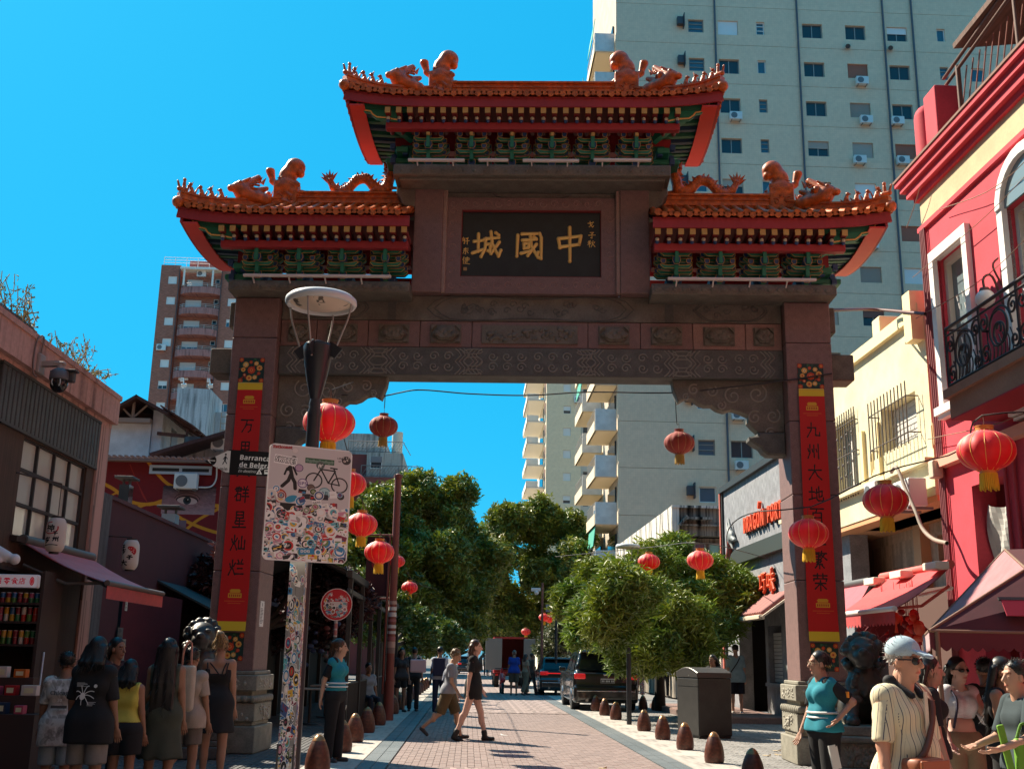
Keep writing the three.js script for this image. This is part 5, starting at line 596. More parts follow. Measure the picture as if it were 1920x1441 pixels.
for(let k=0;k<14;k++){const lv=k%3,x=cl0+0.08+rnd(0.95-lv*0.12),y=[0.75,0.95,1.15][lv],z=[3.87,3.63,3.4][lv],w2=rnd(0.1,0.2),h2=rnd(0.06,0.13);const o=thingS('candy_box',`${['red', 'orange', 'pink', 'white and red', 'dark blue'][k % 5]} box of sweets on the ${['lowest', 'middle', 'top'][lv]} step of the candy counter`,'box',[cl0+0.1+Math.floor(k / 3)*0.22,y,-z],'boxes of sweets on the candy counter');const q=new THREE.Mesh(new RoundedBoxGeometry(w2,h2,0.12,1,0.006),M(['#b01c22','#c8641c','#c04a62','#d8c8c0','#26364f'][k%5],0.5));q.name='carton';q.position.y=h2 / 2;o.add(q);const lb=new THREE.Mesh(new THREE.BoxGeometry(w2*0.6,h2*0.5,0.003),M('#e6d9b0',0.5));lb.name='label_print';lb.position.set(0,h2 / 2,0.0625);o.add(lb);}
const st=thingS('light_tube','thin white light tube upright at the edge of the shop shelves','lamp',atU(80,1280,-2.4)),a=atU(82,1222,-2.4),b2=atU(74,1284,-2.4),lg=new G();lg.bar(V(a[0],a[1],2.4),V(b2[0],b2[1],2.4),0.012,6);mesh('tube',lg,M([0.6,0.75,0.9],0.4),st);
}
{  // maroon shopfront further on
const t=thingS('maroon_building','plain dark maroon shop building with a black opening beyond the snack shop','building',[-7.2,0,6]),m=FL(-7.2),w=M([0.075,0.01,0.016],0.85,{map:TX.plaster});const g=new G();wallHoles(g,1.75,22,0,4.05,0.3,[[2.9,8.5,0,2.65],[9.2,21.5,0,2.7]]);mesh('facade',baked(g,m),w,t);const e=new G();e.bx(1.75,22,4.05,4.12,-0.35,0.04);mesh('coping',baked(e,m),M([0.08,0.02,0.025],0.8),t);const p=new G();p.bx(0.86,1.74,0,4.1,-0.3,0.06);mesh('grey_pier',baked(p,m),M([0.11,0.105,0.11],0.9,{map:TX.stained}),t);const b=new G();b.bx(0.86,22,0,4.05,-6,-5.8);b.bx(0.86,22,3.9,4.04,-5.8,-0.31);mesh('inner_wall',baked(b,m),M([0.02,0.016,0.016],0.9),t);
for(const[px,py,w2,h2,c]of[[237,1130,0.14,0.28,'#b8b4a8'],[225,1188,0.3,0.22,'#5a5652'],[228,1219,0.36,0.4,'#8a8478']]){const q=atS(px,py,-7.15),k=thingS('wall_notice',`${c === '#b8b4a8' ? 'small pale notice under the awning corner' : c === '#5a5652' ? 'grey notice' : 'framed menu sheet'} on the maroon shop wall`,'notice',q);const tx=canvasTex(64,64,(x)=>{x.fillStyle=c;x.fillRect(0,0,64,64);x.fillStyle='#2a2622';for(let i=0;i<9;i++)x.fillRect(6,6+i*6,20+rnd(30),2.5);});const pg=new THREE.PlaneGeometry(w2,h2);pg.rotateY(PI / 2);mesh('paper',pg,M([1,1,1],0.8,{map:tx,side:THREE.DoubleSide}),k);}
const aw=thingS('dark_awning','dark teal shop awning hanging over the black opening of the maroon building','awning',[-6.8,2.2,9]),g2=new G();g2.box(1.5,0.04,6,-6.55,2.55,-8.2,0,0,-0.45);g2.bx(-5.92,-5.88,2.0,2.22,-11.2,-5.2);mesh('cloth',g2,M([0.02,0.035,0.04],0.8),aw);
}
// paper lanterns with brush writing
function paperLantern(px,py,wpx,hpx,u,lab,draw,arm){const[s,y]=atU(px,py,u),D=u+17.479,k=D / FP*1.03,r=wpx / 2*k,h=hpx*k,t=thingS('paper_lantern',lab,'lantern',[s,y-h / 2,u],'white paper lanterns');const tx=canvasTex(512,384,draw);const g=new THREE.CylinderGeometry(r,r,h,28,14,true),p=g.attributes.position;for(let i=0;i<p.count;i++){const q=Math.abs(p.getY(i)) / (h / 2),f=(1-0.34*Math.pow(q,5))*(1+0.012*Math.cos(p.getY(i) / h*28*PI));p.setX(i,p.getX(i)*f);p.setZ(i,p.getZ(i)*f);}g.computeVertexNormals();g.translate(0,h / 2,0);g.rotateY(PI*0.9);mesh('paper_shade',g,M([1,1,1],0.9,{map:tx,side:THREE.DoubleSide,transmission:0.2,thickness:0}),t);const c=new G();c.cyl(r*0.62,r*0.62,0.035,s,y+h / 2+0.008,-u,18);c.cyl(r*0.5,r*0.5,0.03,s,y-h / 2-0.008,-u,18);mesh('cap',c,M([0.02,0.02,0.02],0.6),t);const w=new G();arm(w,s,y+h / 2,-u);mesh('hanger',w,M([0.04,0.03,0.03],0.6),t);}
paperLantern(104,1003,34,60,-2.2,'white paper lantern with a red swirl hanging from an arm before the gridded window',(x,w,h)=>{x.fillStyle='#d9cfc6';x.fillRect(0,0,w,h);x.strokeStyle='#c2454a';x.lineWidth=12;x.beginPath();x.arc(256,118,66,-0.3,4.9);x.stroke();drawHz(x,'shen',214,78,84,9,'#15151a');drawHz(x,'xi',200,220,70,12,'#1b1b24');drawHz(x,'zhou',284,210,60,8,'#1b1b24');drawHz(x,'kana',280,150,50,8,'#1b1b24');x.strokeStyle='#20242c';x.lineWidth=9;x.beginPath();x.moveTo(200,320);x.quadraticCurveTo(260,300,330,312);x.stroke();},(w,s,y,z)=>{const a=atS(20,898,-6.95),b=[s,atU(106,907,-2.2)[1]];w.bar(V(-6.98,b[1]+0.06,z+0.55),V(s,b[1],z),0.014);w.bar(V(s,b[1],z),V(s,y,z),0.006,4);});
paperLantern(244,1040,29,52,1.9,'white paper lantern with a spotted red fan on the maroon wall',(x,w,h)=>{x.fillStyle='#d2cac4';x.fillRect(0,0,w,h);drawHz(x,'kana',180,60,70,13,'#15151a');drawHz(x,'xi',190,120,70,11,'#15151a');drawHz(x,'da',200,260,80,13,'#15151a');drawHz(x,'zi',270,200,60,12,'#15151a');x.fillStyle='#b8202c';x.beginPath();x.moveTo(270,110);x.arc(300,150,62,-1.9,0.9);x.closePath();x.fill();x.fillStyle='#e8d8d0';for(let i=0;i<12;i++){x.beginPath();x.arc(286+rnd(52),110+rnd(60),4,0,7);x.fill();}},(w,s,y,z)=>{w.bar(V(-7.19,y+0.06,z),V(s,y+0.05,z),0.012);w.bar(V(s,y+0.05,z),V(s,y,z),0.006,4);});
{const q=atU(12,1040,-3.6),t=thingS('cloth_banner','crumpled white cloth end hanging at the far left above the shop','cloth',[q[0],q[1]-0.2,-3.6]);const g=new G();g.add(sculpt([['c',V(q[0]-0.3,q[1]+0.12,3.6),V(q[0]+0.0,q[1]-0.02,3.6),0.09,0.07,0.03],['c',V(q[0],q[1]-0.02,3.6),V(q[0]+0.1,q[1]-0.05,3.6),0.03,0.07,0.02],['c',V(q[0]-0.2,q[1]+0.05,3.66),V(q[0]-0.05,q[1]-0.08,3.66),0.05,0.03,0.02]],0.02));mesh('cloth',g,M([0.7,0.7,0.72],0.9),t);}

// ---------- right side of the street ----------
let redHouse;
{
const t=redHouse=thingS('red_building','crimson corner building with white window frames and a deep cornice on the right','building',[6.3,0,-3]),m=FR(6.3),red=M([0.74,0.065,0.1],0.85,{map:TX.plaster}),redL=M([0.72,0.06,0.09],0.85,{map:TX.plaster}),cr=M([0.78,0.6,0.36],0.9,{map:TX.plaster}),wh=M([0.82,0.8,0.76],0.6);
  // local x = -u: the corner is at x = 0.75, the wall runs to x = 12
const W1=[[1.57,2.58,5.4,7.64]],W2=[[3.84,5.05,4.9,7.55]],D1=[[2.1,3.1,0,4.0],[3.75,5.6,0,4.25],[6.2,10,0,3.4]];
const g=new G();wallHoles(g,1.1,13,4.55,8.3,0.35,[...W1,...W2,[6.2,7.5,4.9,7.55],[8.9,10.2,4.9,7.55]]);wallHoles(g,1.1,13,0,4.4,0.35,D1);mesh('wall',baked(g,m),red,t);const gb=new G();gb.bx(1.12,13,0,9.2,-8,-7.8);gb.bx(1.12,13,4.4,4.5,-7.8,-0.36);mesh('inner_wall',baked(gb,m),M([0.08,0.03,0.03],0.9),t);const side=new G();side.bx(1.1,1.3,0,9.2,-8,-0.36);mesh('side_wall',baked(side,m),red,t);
const band=new G();band.bx(1.1,13,8.38,8.84,-0.35,0.0);mesh('cream_band',baked(band,m),cr,t);const c=new G();c.bx(1.04,13,8.3,8.38,-0.35,0.05);c.bx(1.02,13,8.84,8.94,-0.35,0.06);c.bx(0.92,13,8.94,9.08,-0.35,0.14);c.bx(0.82,13,9.08,9.2,-0.35,0.2);c.bx(0.76,13,9.2,9.28,-0.35,0.26);mesh('cornice',baked(c,m),redL,t);const c2=new G();c2.bx(1.1,13,4.4,4.55,-0.35,0.14);mesh('string_course',baked(c2,m),M([0.74,0.36,0.26],0.85),t);const c3=new G();c3.bx(0.74,13,9.28,9.32,-0.35,0.28);mesh('cornice_edge',baked(c3,m),M([0.2,0.1,0.07],0.8),t);
const pp=new G();pp.rbox(0.45,1.15,0.5,0.2,1.3,9.88,-0.2);mesh('parapet_post',baked(pp,m),redL,t);const p2=new G();p2.rbox(0.45,1.0,0.45,0.03,2.02,9.82,-0.1);mesh('parapet_post',baked(p2,m),redL,t);
const fence=new G(),FB=(a,y,o)=>V(a,y,o);for(const y of[10.35,10.5])fence.bar(FB(2.1,y,-0.1),FB(13,y+0.9,-0.1),0.03,5);for(let a=2.6;a<12;a+=1.8)fence.bar(FB(a,9.2,-0.1),FB(a,10.4+(a-2.1)*0.083,-0.1),0.04,5);mesh('roof_railing',baked(fence,m),M([0.14,0.07,0.05],0.7),t);const net=new G();for(let a=2.2;a<9;a+=0.22)net.bar(FB(a,9.25,-0.2),FB(a+0.5,10.4,-0.2),0.012,3);mesh('roof_mesh',baked(net,m),M([0.3,0.12,0.1],0.8),t);
{const rr=atS(1700,0,6.3);const q=new G();q.box(0.9,0.07,7,6.2,11.9,-7.2+13.2);const a=toSTq(1828,88,6.6),b=toSTq(1905,0,6.6);const rf=new G();rf.box(3.2,0.08,9,7.9,a[1]+0.25,-a[2]+4.4,0,0,0.12);mesh('roof_sheet',rf,M([0.26,0.14,0.1],0.8,{map:TX.wood}),t);}
for(const[[x0,x1,y0,y1],ar]of[[W1[0],0],[W2[0],1],[[6.2,7.5,4.9,7.55],1],[[8.9,10.2,4.9,7.55],1]]){
const f=new G();f.bx(x0-0.15,x0,y0-0.1,y1,-0.05,0.08);f.bx(x1,x1+0.15,y0-0.1,y1,-0.05,0.08);f.bx(x0-0.2,x1+0.2,y0-0.22,y0-0.1,-0.05,0.15);f.bx(x0-0.17,x1+0.17,y0-0.28,y0-0.22,-0.05,0.1);if(!ar)f.bx(x0-0.15,x1+0.15,y1,y1+0.16,-0.05,0.08);else{const o=[],n=14,cx=(x0+x1) / 2,R=(x1-x0) / 2;for(let i=0;i<=n;i++)o.push([cx+(R+0.15)*Math.cos(PI*i / n),y1+(R*0.85+0.15)*Math.sin(PI*i / n)]);for(let i=n;i>=0;i--)o.push([cx+R*Math.cos(PI*i / n),y1+R*0.85*Math.sin(PI*i / n)]);f.ext(o,0.14,mat4(0,0,-0.04),0.008);const ap=[];for(let i=0;i<=n;i++)ap.push([cx+R*Math.cos(PI*i / n),y1+R*0.85*Math.sin(PI*i / n)]);const k=new G();k.ext(ap,0.03,mat4(0,0,0.004));mesh('fanlight',baked(k,m),M([0.2,0.27,0.3],0.1,{specularIntensity:1}),t);}
const w=mesh('window',baked(f,m),wh,t),p=new G();p.bx(x0,x1,y0,y1,-0.2,-0.18);mesh('pane',baked(p,m),M([0.2,0.27,0.3],0.08,{map:TX.plaster,specularIntensity:1}),w);const fr=new G();for(const[a,b,cc,d]of[[x0,x0+0.09,y0,y1],[x1-0.09,x1,y0,y1],[x0+0.09,x1-0.09,y1-0.1,y1],[x0+0.09,x1-0.09,y0,y0+0.06]])fr.bx(a,b,cc,d,-0.18,-0.1);mesh('sash_frame',baked(fr,m),M([0.62,0.6,0.52],0.6),w);
const gl=new G();seed=21;for(let i=0;i<12;i++){const X=rnd(x0+0.15,x1-0.15),Y=y0+rnd(0.2,(y1-y0)*0.8);gl.bar(V(X,Y,-0.16),V(X+0.01,Y-0.1,-0.16),0.016,4,0.006);}mesh('fairy_light',baked(gl,m),M([0.85,0.85,0.8],0.3),w);
}
{  // balcony with scrolled iron railing
const wl=atS(1880,790,6.3),u1=wl[2],out=atU(1784,790,u1),y0=wl[1],dp=6.3-out[0],x0=-u1,g=new G();g.bx(x0,x0+5,y0+0.02,y0+0.3,0,dp);g.bx(x0-0.05,x0+5,y0+0.3,y0+0.42,0,dp+0.06);const b=mesh('balcony',baked(g,m),M([0.4,0.2,0.13],0.9,{map:TX.plaster}),t);const u=new G();u.bx(x0-0.002,x0+5,y0,y0+0.018,0,dp);mesh('balcony_soffit',baked(u,m),M([0.4,0.02,0.035],0.8),b);
const r=new G(),z=dp-0.02,yb=y0+0.48,yt=y0+1.28;const fl=(pts,rr=0.016)=>r.tube(pts,rr,5);r.bar(V(x0,yt,z),V(x0+5,yt,z),0.025);r.bar(V(x0,yt-0.1,z),V(x0+5,yt-0.1,z),0.016);r.bar(V(x0,yb,z),V(x0+5,yb,z),0.02);r.bar(V(x0,yt,0.05),V(x0,yt,z),0.02);r.bar(V(x0,yb,0.05),V(x0,yb,z),0.02);for(let a=0;a<=5;a+=1.0)r.bar(V(x0+a,y0+0.42,z),V(x0+a,yt,z),0.022);
for(let a=0.1;a<dp-0.1;a+=0.16)r.bar(V(x0,yb,a),V(x0,yt,a),0.011);const spir=(cx,cy,R,d,ph)=>{const pts=[];for(let i=0;i<=16;i++){const k=i / 16,q=d*k*9+ph;pts.push(V(cx+Math.cos(q)*R*(1-k*0.85),cy+Math.sin(q)*R*(1-k*0.85),z));}fl(pts);};for(let a=0;a<5;a++){const cx=x0+a+0.5,cy=(yb+yt) / 2-0.05;spir(cx,cy,0.34,1,0);spir(cx,cy,0.27,-1,2);for(const[sx,sy]of[[-0.38,0.2],[0.38,0.2],[-0.38,-0.22],[0.38,-0.22]])spir(cx+sx,cy+sy,0.12,sx*sy>0?1:-1,1);for(let k=0;k<7;k++)fl([V(cx-0.3+k*0.1,yb,z),V(cx-0.26+k*0.1,cy-0.2,z),V(cx-0.32+k*0.1,cy-0.05,z)],0.01);}mesh('iron_railing',baked(r,m),M([0.02,0.02,0.024],0.45),b);
}
{const p=atS(1848,560,6.05),g=new G(),k=V(p[0],p[1],-p[2]);g.sph(0.13,k.x,k.y,k.z,1,1,1,18,12);const l=mesh('wall_lamp',(()=>{const a=new G();a.tube([V(6.3,k.y-0.1,k.z),V(6.15,k.y+0.35,k.z),V(k.x,k.y+0.3,k.z),V(k.x,k.y+0.12,k.z)],0.018);a.tube([V(6.3,k.y+0.2,k.z),V(6.2,k.y+0.5,k.z),V(6.28,k.y+0.6,k.z)],0.015);a.cyl(0.08,0.06,0.05,k.x,k.y+0.13,k.z);return a;})(),M([0.14,0.06,0.05],0.6),t);mesh('globe',g,M([0.85,0.82,0.76],0.3),l);}
{const g=new G();seed=3;g.bx(2.1,3.1,0,4.0,-0.8,-0.75);mesh('doorway_back',baked(g,m),M([0.015,0.012,0.012],0.9),t);const cl2=new G(),a=atS(1812,945,6.4),b=atS(1852,1020,6.4);const n=10;for(let i=0;i<n;i++)for(let j=0;j<n;j++){const f=(i,j)=>{const q=i / n,r=j / n;return V(2.15+q*0.75,3.75-r*0.9-0.1*Math.sin(q*PI)*(1-r),-0.2+0.05*Math.sin(q*9+r*4));};cl2.quad(f(i,j),f(i,j+1),f(i+1,j+1),f(i+1,j));}mesh('door_cloth',baked(cl2,m),M([0.42,0.42,0.4],0.9,{side:THREE.DoubleSide}),t);const lw=new G();lw.bx(3.75,5.6,0,4.25,-0.3,-0.25);const sw=mesh('shop_window',baked(lw,m),M([0.3,0.33,0.32],0.12,{specularIntensity:1}),t);const lg=new G();for(let i=0;i<34;i++)lg.sph(rnd(0.02,0.04),3.85+(i%4)*0.45+rnd(0.15),2.2+rnd(2.0),-0.22,1,1.3,1,7,5);mesh('bulb_string',baked(lg,m),M([0.85,0.82,0.6],0.3),sw);const cb=new G();for(let i=0;i<3;i++)cb.tube([V(4.1+i*0.5,4.2,-0.2),V(4.05+i*0.5,3.4,-0.19),V(4.2+i*0.5,2.8,-0.2),V(4.1+i*0.5,2,-0.2)],0.02);mesh('cable',baked(cb,m),M([0.03,0.03,0.05],0.6),sw);for(const a of[3.2,3.45]){const q=new G();q.bar(V(a,0,0.04),V(a,4.4,0.04),0.03);mesh('conduit',baked(q,m),M([0.5,0.06,0.08],0.7),t);}for(let i=0;i<4;i++){const q=new G();q.tube([V(1.13+i*0.06,0.5,0.04),V(1.16+i*0.05,3,0.05),V(1.12+i*0.07,6,0.04),V(1.15+i*0.05,8.3,0.05)],0.018,4,10);mesh('wall_cable',baked(q,m),M([0.22,0.05,0.06],0.7),t);}for(const[a,y,b2,y2,sg]of[[0.9,6.9,6,7.1,0.25],[0.9,7.6,7,8.0,0.2],[1,4.9,7,5.0,0.3],[2,8.3,6,8.0,0.3],[0.8,8.5,1.8,9.3,0.1]]){const q=new G();q.tube([V(a,y,0.12),V((a+b2) / 2,(y+y2) / 2-sg,0.13),V(b2,y2,0.12)],0.007,4,10);mesh('wall_cable',baked(q,m),M([0.25,0.15,0.1],0.7),t);}}
}
redHouse.scale.setScalar(1.0974);redHouse.position.copy(ST(7.0,-0.146,-1.59));
function toSTq(px,py,s){return atS(px,py,s);}
{
const t=thingS('yellow_building','sunlit cream yellow building with barred windows beside the crimson house','building',[7,0,3]),m=FR(7),ye=M([0.9,0.8,0.52],0.85,{map:TX.plaster}),tr=M([0.88,0.74,0.42],0.85);  // local x = -u, from -6.6 to -0.7
const g=new G();wallHoles(g,-9.8,-0.7,4.95,7.5,0.4,[[-2.95,-1.3,5.42,6.26],[-5.95,-4.4,4.97,6.5]]);mesh('wall',baked(g,m),ye,t);const par=new G();par.bx(-9.8,-0.7,7.5,7.72,-0.4,0.1);par.bx(-1.05,-0.72,7.05,7.95,-0.3,0.22);mesh('parapet',baked(par,m),tr,t);const b=new G();b.bx(-9.8,-0.7,0,7.5,-7,-6.8);b.bx(-9.8,-0.7,4.2,4.9,-6.8,-0.41);mesh('inner_wall',baked(b,m),M([0.3,0.2,0.14],0.9),t);
for(const x of[-5.3]){const q=new G();q.rbox(0.42,0.85,0.42,0.03,x+1.6,7.95,-0.5);mesh('chimney',baked(q,m),tr,t);}
const slab=new G();slab.bx(-9.8,-0.7,4.3,4.94,-0.4,0.02);slab.bx(-9.8,-0.72,4.86,4.95,-0.4,0.16);mesh('overhang',baked(slab,m),ye,t);const sf=new G();sf.bx(-9.8,-0.7,4.2,4.298,-2,0);mesh('overhang_soffit',baked(sf,m),M([0.72,0.34,0.16],0.85),t);const low=new G();wallHoles(low,-9.8,-0.7,0,4.2,0.3,[[-9,-1.2,0,2.9],[-3.6,-2.9,3.4,3.95],[-2.8,-2.1,3.4,3.95],[-2.0,-1.3,3.4,3.95]],-1.2);mesh('recessed_wall',baked(low,m),M([0.66,0.47,0.33],0.9,{map:TX.stained}),t);const vt=new G();for(const x of[-3.6,-2.8,-2.0])vt.bx(x,x+0.7,3.4,3.95,-1.5,-1.4);mesh('vent_panel',baked(vt,m),M([0.45,0.3,0.24],0.9),t);const vp=new G();vp.bx(-4.3,-3.95,0,4.2,-1.2,-1.0);mesh('wall_pier',baked(vp,m),M([0.7,0.4,0.22],0.9),t);
for(const[x0,x1,y0,y1,od,n]of[[-2.95,-1.3,5.42,6.26,0.22,11],[-5.95,-4.4,4.97,6.5,0.06,12]]){const w=win(t,m,x0,x1,y0,y1,{n:3,depth:0.26,frame:M([0.75,0.72,0.66],0.6),sh:od>0.1?0.98:0,shM:M([0.55,0.53,0.5],0.7),glass:M([0.2,0.27,0.28],0.2)});const gr=new G();for(let i=0;i<=n;i++){const x=x0-0.1+(x1-x0+0.2)*i / n;gr.bar(V(x,y0-0.15,od),V(x,y1+0.15,od),0.013,4);}for(const y of[y0+0.06,y1-0.12,...(od<0.1?[(y0+y1) / 2]:[])]){gr.bar(V(x0-0.12,y,od),V(x1+0.12,y,od),0.013,4);gr.bar(V(x0-0.12,y,0),V(x0-0.12,y,od),0.013,4);gr.bar(V(x1+0.12,y,0),V(x1+0.12,y,od),0.013,4);}if(od<0.1)for(let i=0;i<10;i++)for(const y of[5.3,5.9])gr.sph(0.035,x0+0.1+i*0.15,y+(i%2)*0.25,od,1,1,0.5,6,4);mesh('window_grille',baked(gr,m),M([0.09,0.07,0.06],0.6),w);}
for(const x of[-4.05,-3.2])mesh('relief_pilaster',baked(new G().bx(x,x+0.16,5.0,6.05,0,0.07),m),tr,t);for(const x of[-3.95,-1.0])for(let k=0;k<3;k++)mesh('relief_line',baked(new G().bar(V(x+0.3+k*0.07,5.1+k*0.05,0.01),V(x+0.3+k*0.07,5.5+k*0.03,0.01),0.012,4),m),tr,t);
const p=atS(1715,925,6.8);acUnit(t,m,-p[2],p[1]-0.02,0.85);const q=atS(1655,935,6.8);acUnit(t,m,-q[2],q[1]+0.1,0.7);const hose=new G(),hp=(px,py)=>{const a=atS(px,py,6.5);return V(a[0],a[1],-a[2]);};hose.tube([hp(1672,885),hp(1680,875),hp(1700,920),hp(1718,960),hp(1730,990),hp(1750,1010),hp(1776,1018)],0.035,6,30);mesh('corrugated_hose',hose,M([0.3,0.25,0.2],0.7),t);const ml=new G();ml.rbox(0.18,0.3,0.2,0.03,6.85,atS(1755,880,6.85)[1],-atS(1755,880,6.85)[2]);mesh('wall_light',ml,M([0.6,0.5,0.38],0.6),t);const sp=new G(),s1=atS(1635,1072,6.2);for(const px of[1640,1690,1755]){const a=atS(px,1090-(px-1640)*0.25,6.3);sp.rbox(0.22,0.12,0.5,0.02,a[0],a[1],-a[2]);}mesh('floodlight',sp,M([0.82,0.76,0.62],0.5),t);
}
{const W=[atS(1655,1092,6.5),atS(1782,1052,6.5)].map(Sp),F=[atS(1572,1156,5.4),atS(1678,1136,5.4)].map(Sp);const y=(F[0].y+F[1].y) / 2;F[0].y=F[1].y=y;W[0].y=W[1].y=(W[0].y+W[1].y) / 2;awning('red_awning','bright red awning with a scalloped valance in front of the yellow building',[W[0],W[1]],[F[0],F[1]],0.17,M([0.75,0.045,0.05],0.7,{map:TX.cloth}),M([0.75,0.03,0.035],0.75,{map:TX.cloth,transmission:0.3,thickness:0}),{armM:M([0.6,0.1,0.08],0.6),barM:M([0.8,0.74,0.7],0.5)});}
{const W=[atS(1560,1115,6.5),atS(1632,1080,6.5)].map(Sp),F=[atS(1520,1168,5.7),atS(1590,1148,5.7)].map(Sp);F[0].y=F[1].y=(F[0].y+F[1].y) / 2;W[0].y=W[1].y=(W[0].y+W[1].y) / 2;awning('red_awning','faded pink red awning half hidden behind the right gate pillar',W,F,0.1,M([0.6,0.1,0.14],0.75,{map:TX.cloth}),M([0.55,0.06,0.08],0.75));}
{  // shop goods under the awning
seed=41;const red=['#c0161c','#e02a24','#8a1014','#d8452a','#e86a50'].map((c)=>M(c,0.6));for(let i=0;i<26;i++){const px=1655+rnd(70),py=1145+rnd(55),q=atS(px,py,6.1),t=thingS('hanging_decoration',`${['crimson', 'bright red', 'dark red', 'orange red', 'salmon red'][i % 5]} paper decoration hanging ${py < 1165 ? 'high' : py < 1182 ? 'midway' : 'low'} on the ${px < 1678 ? 'left' : px < 1702 ? 'middle' : 'right'} under the yellow building awning`,'decoration',q,'red decorations hanging under the awning');const r=rnd(0.06,0.11),o=new THREE.Mesh(new THREE.SphereGeometry(r,9,7),red[i%5]);o.name='paper_ball';o.scale.y=rnd(0.7,1.2);t.add(o);const k=new THREE.Mesh(new THREE.CylinderGeometry(0.012,0.03,0.16,6),red[(i+1)%5]);k.name='tassel';k.position.y=-r-0.07;t.add(k);const w=new THREE.Mesh(new THREE.CylinderGeometry(0.004,0.004,0.5,4),red[2]);w.name='cord';w.position.y=r+0.25;t.add(w);}
const q=atS(1705,1150,6.2),t=thingS('hanging_shirt','dark red shirts hanging on a rail in the shop under the awning','clothes',[6.4,1.2,1.6]);const g=new G();for(let i=0;i<5;i++){const s=6.2+i*0.02,u=0.6+i*0.3;g.ext([[-0.2,0],[0.2,0],[0.2,0.5],[0.36,0.35],[0.42,0.5],[0.2,0.72],[-0.2,0.72],[-0.42,0.5],[-0.36,0.35],[-0.2,0.5]],0.05,mat4(s,1.55,-u,0,-0.6,0),0.01);}mesh('cloth',g,M([0.16,0.012,0.02],0.8),t);const wl=new G();wl.bx(7.8,8.0,0,2.9,-9,-1);mesh('shop_back',wl,M([0.1,0.05,0.04],0.9),t);const lt=thingS('tube_lamp','white strip lamp under the shop ceiling beside the red awning','lamp',atS(1745,1110,6.6)),a=atS(1725,1116,6.6),b=atS(1785,1102,6.6),lg=new G();lg.bar(V(a[0],a[1],-a[2]),V(b[0],b[1],-b[2]),0.03);mesh('tube',lg,M([0.9,0.9,0.86],0.4),lt);
}
{  // stall canopy in the right foreground: sunlit side painted pink, shaded front painted dark
const t=thingW('stall_canopy','dark maroon stall canopy with a scalloped valance at the lower right','canopy',atD(1830,1441,9.6).setY(0)),N=atD(1744,1192,9.2),F=atD(1731,1186,11.4),R=N.clone().add(V(3.4,0,-0.3)),RF=F.clone().add(V(3.5,0,0)),T0=atD(1925,1066,9.9),T1=atD(1885,1030,11.2),T2=T0.clone().add(V(1.6,0.1,0)),T3=T1.clone().add(V(2,0.1,0)),cl0=M([0.085,0.018,0.026],0.85,{map:TX.cloth}),clLit=M([0.5,0.2,0.22],0.8,{map:TX.cloth,transmission:0.25,thickness:0});N.y=F.y=R.y=RF.y=(N.y+F.y) / 2;
const g=new G();g.quad(N,R,T2,T0);g.quad(R,RF,T3,T2);g.quad(T0,T2,T3,T1);mesh('canopy_cloth',g,M([0.09,0.02,0.028],0.85,{map:TX.cloth,side:THREE.DoubleSide}),t);const s=new G();s.quad(F,N,T0,T1);mesh('sunlit_side_cloth',s,M([0.5,0.2,0.22],0.8,{map:TX.cloth,side:THREE.DoubleSide}),t);
const val=(a,b,m)=>{const L=a.distanceTo(b),dir=b.clone().sub(a).normalize(),n=Math.round(L / 0.09),sh=[[0,0]];for(let i=0;i<n;i++)for(let k=0;k<=4;k++)sh.push([L*(i+k / 4) / n,-0.13-0.035*Math.sin(k / 4*PI)]);sh.push([L,0]);const z=dir.clone().cross(V(0,1,0)).normalize(),mm=new THREE.Matrix4().makeBasis(dir,z.clone().cross(dir),z).setPosition(a.x,a.y,a.z),v=new G();v.ext(sh.reverse(),0.005,mm);mesh('valance',v,m,t);};val(N,R,M([0.11,0.02,0.03],0.85));val(F,N,clLit);const p=new G();for(const q of[N,F,R])p.bar(V(q.x+0.06,0,q.z),q.clone().add(V(0.06,0,0)),0.022,6);for(const[a,b]of[[N,R],[N,F],[N,T0],[F,T1],[T0,T1]])p.bar(a,b,0.014,5);mesh('pole_frame',p,M([0.2,0.12,0.08],0.6),t);const sg=thingW('red_price_card','small red card clipped to the maroon canopy at the right edge','card',atD(1905,1145,9.1)),c=new G();const q=atD(1910,1140,9.35);c.box(0.24,0.16,0.01,q.x,q.y,q.z,-0.6);mesh('card',c,M([0.35,0.02,0.045],0.7),sg);const c2=new G();c2.box(0.28,0.03,0.02,q.x,q.y+0.08,q.z-0.06,-0.6);mesh('clip_bar',c2,M([0.03,0.03,0.03],0.6),sg);
}
const{FontLoader}=await import('three/addons/loaders/FontLoader.js'),{TextGeometry}=await import('three/addons/geometries/TextGeometry.js');
const bold=await new FontLoader().loadAsync('fonts/droid/droid_sans_bold.typeface.json');
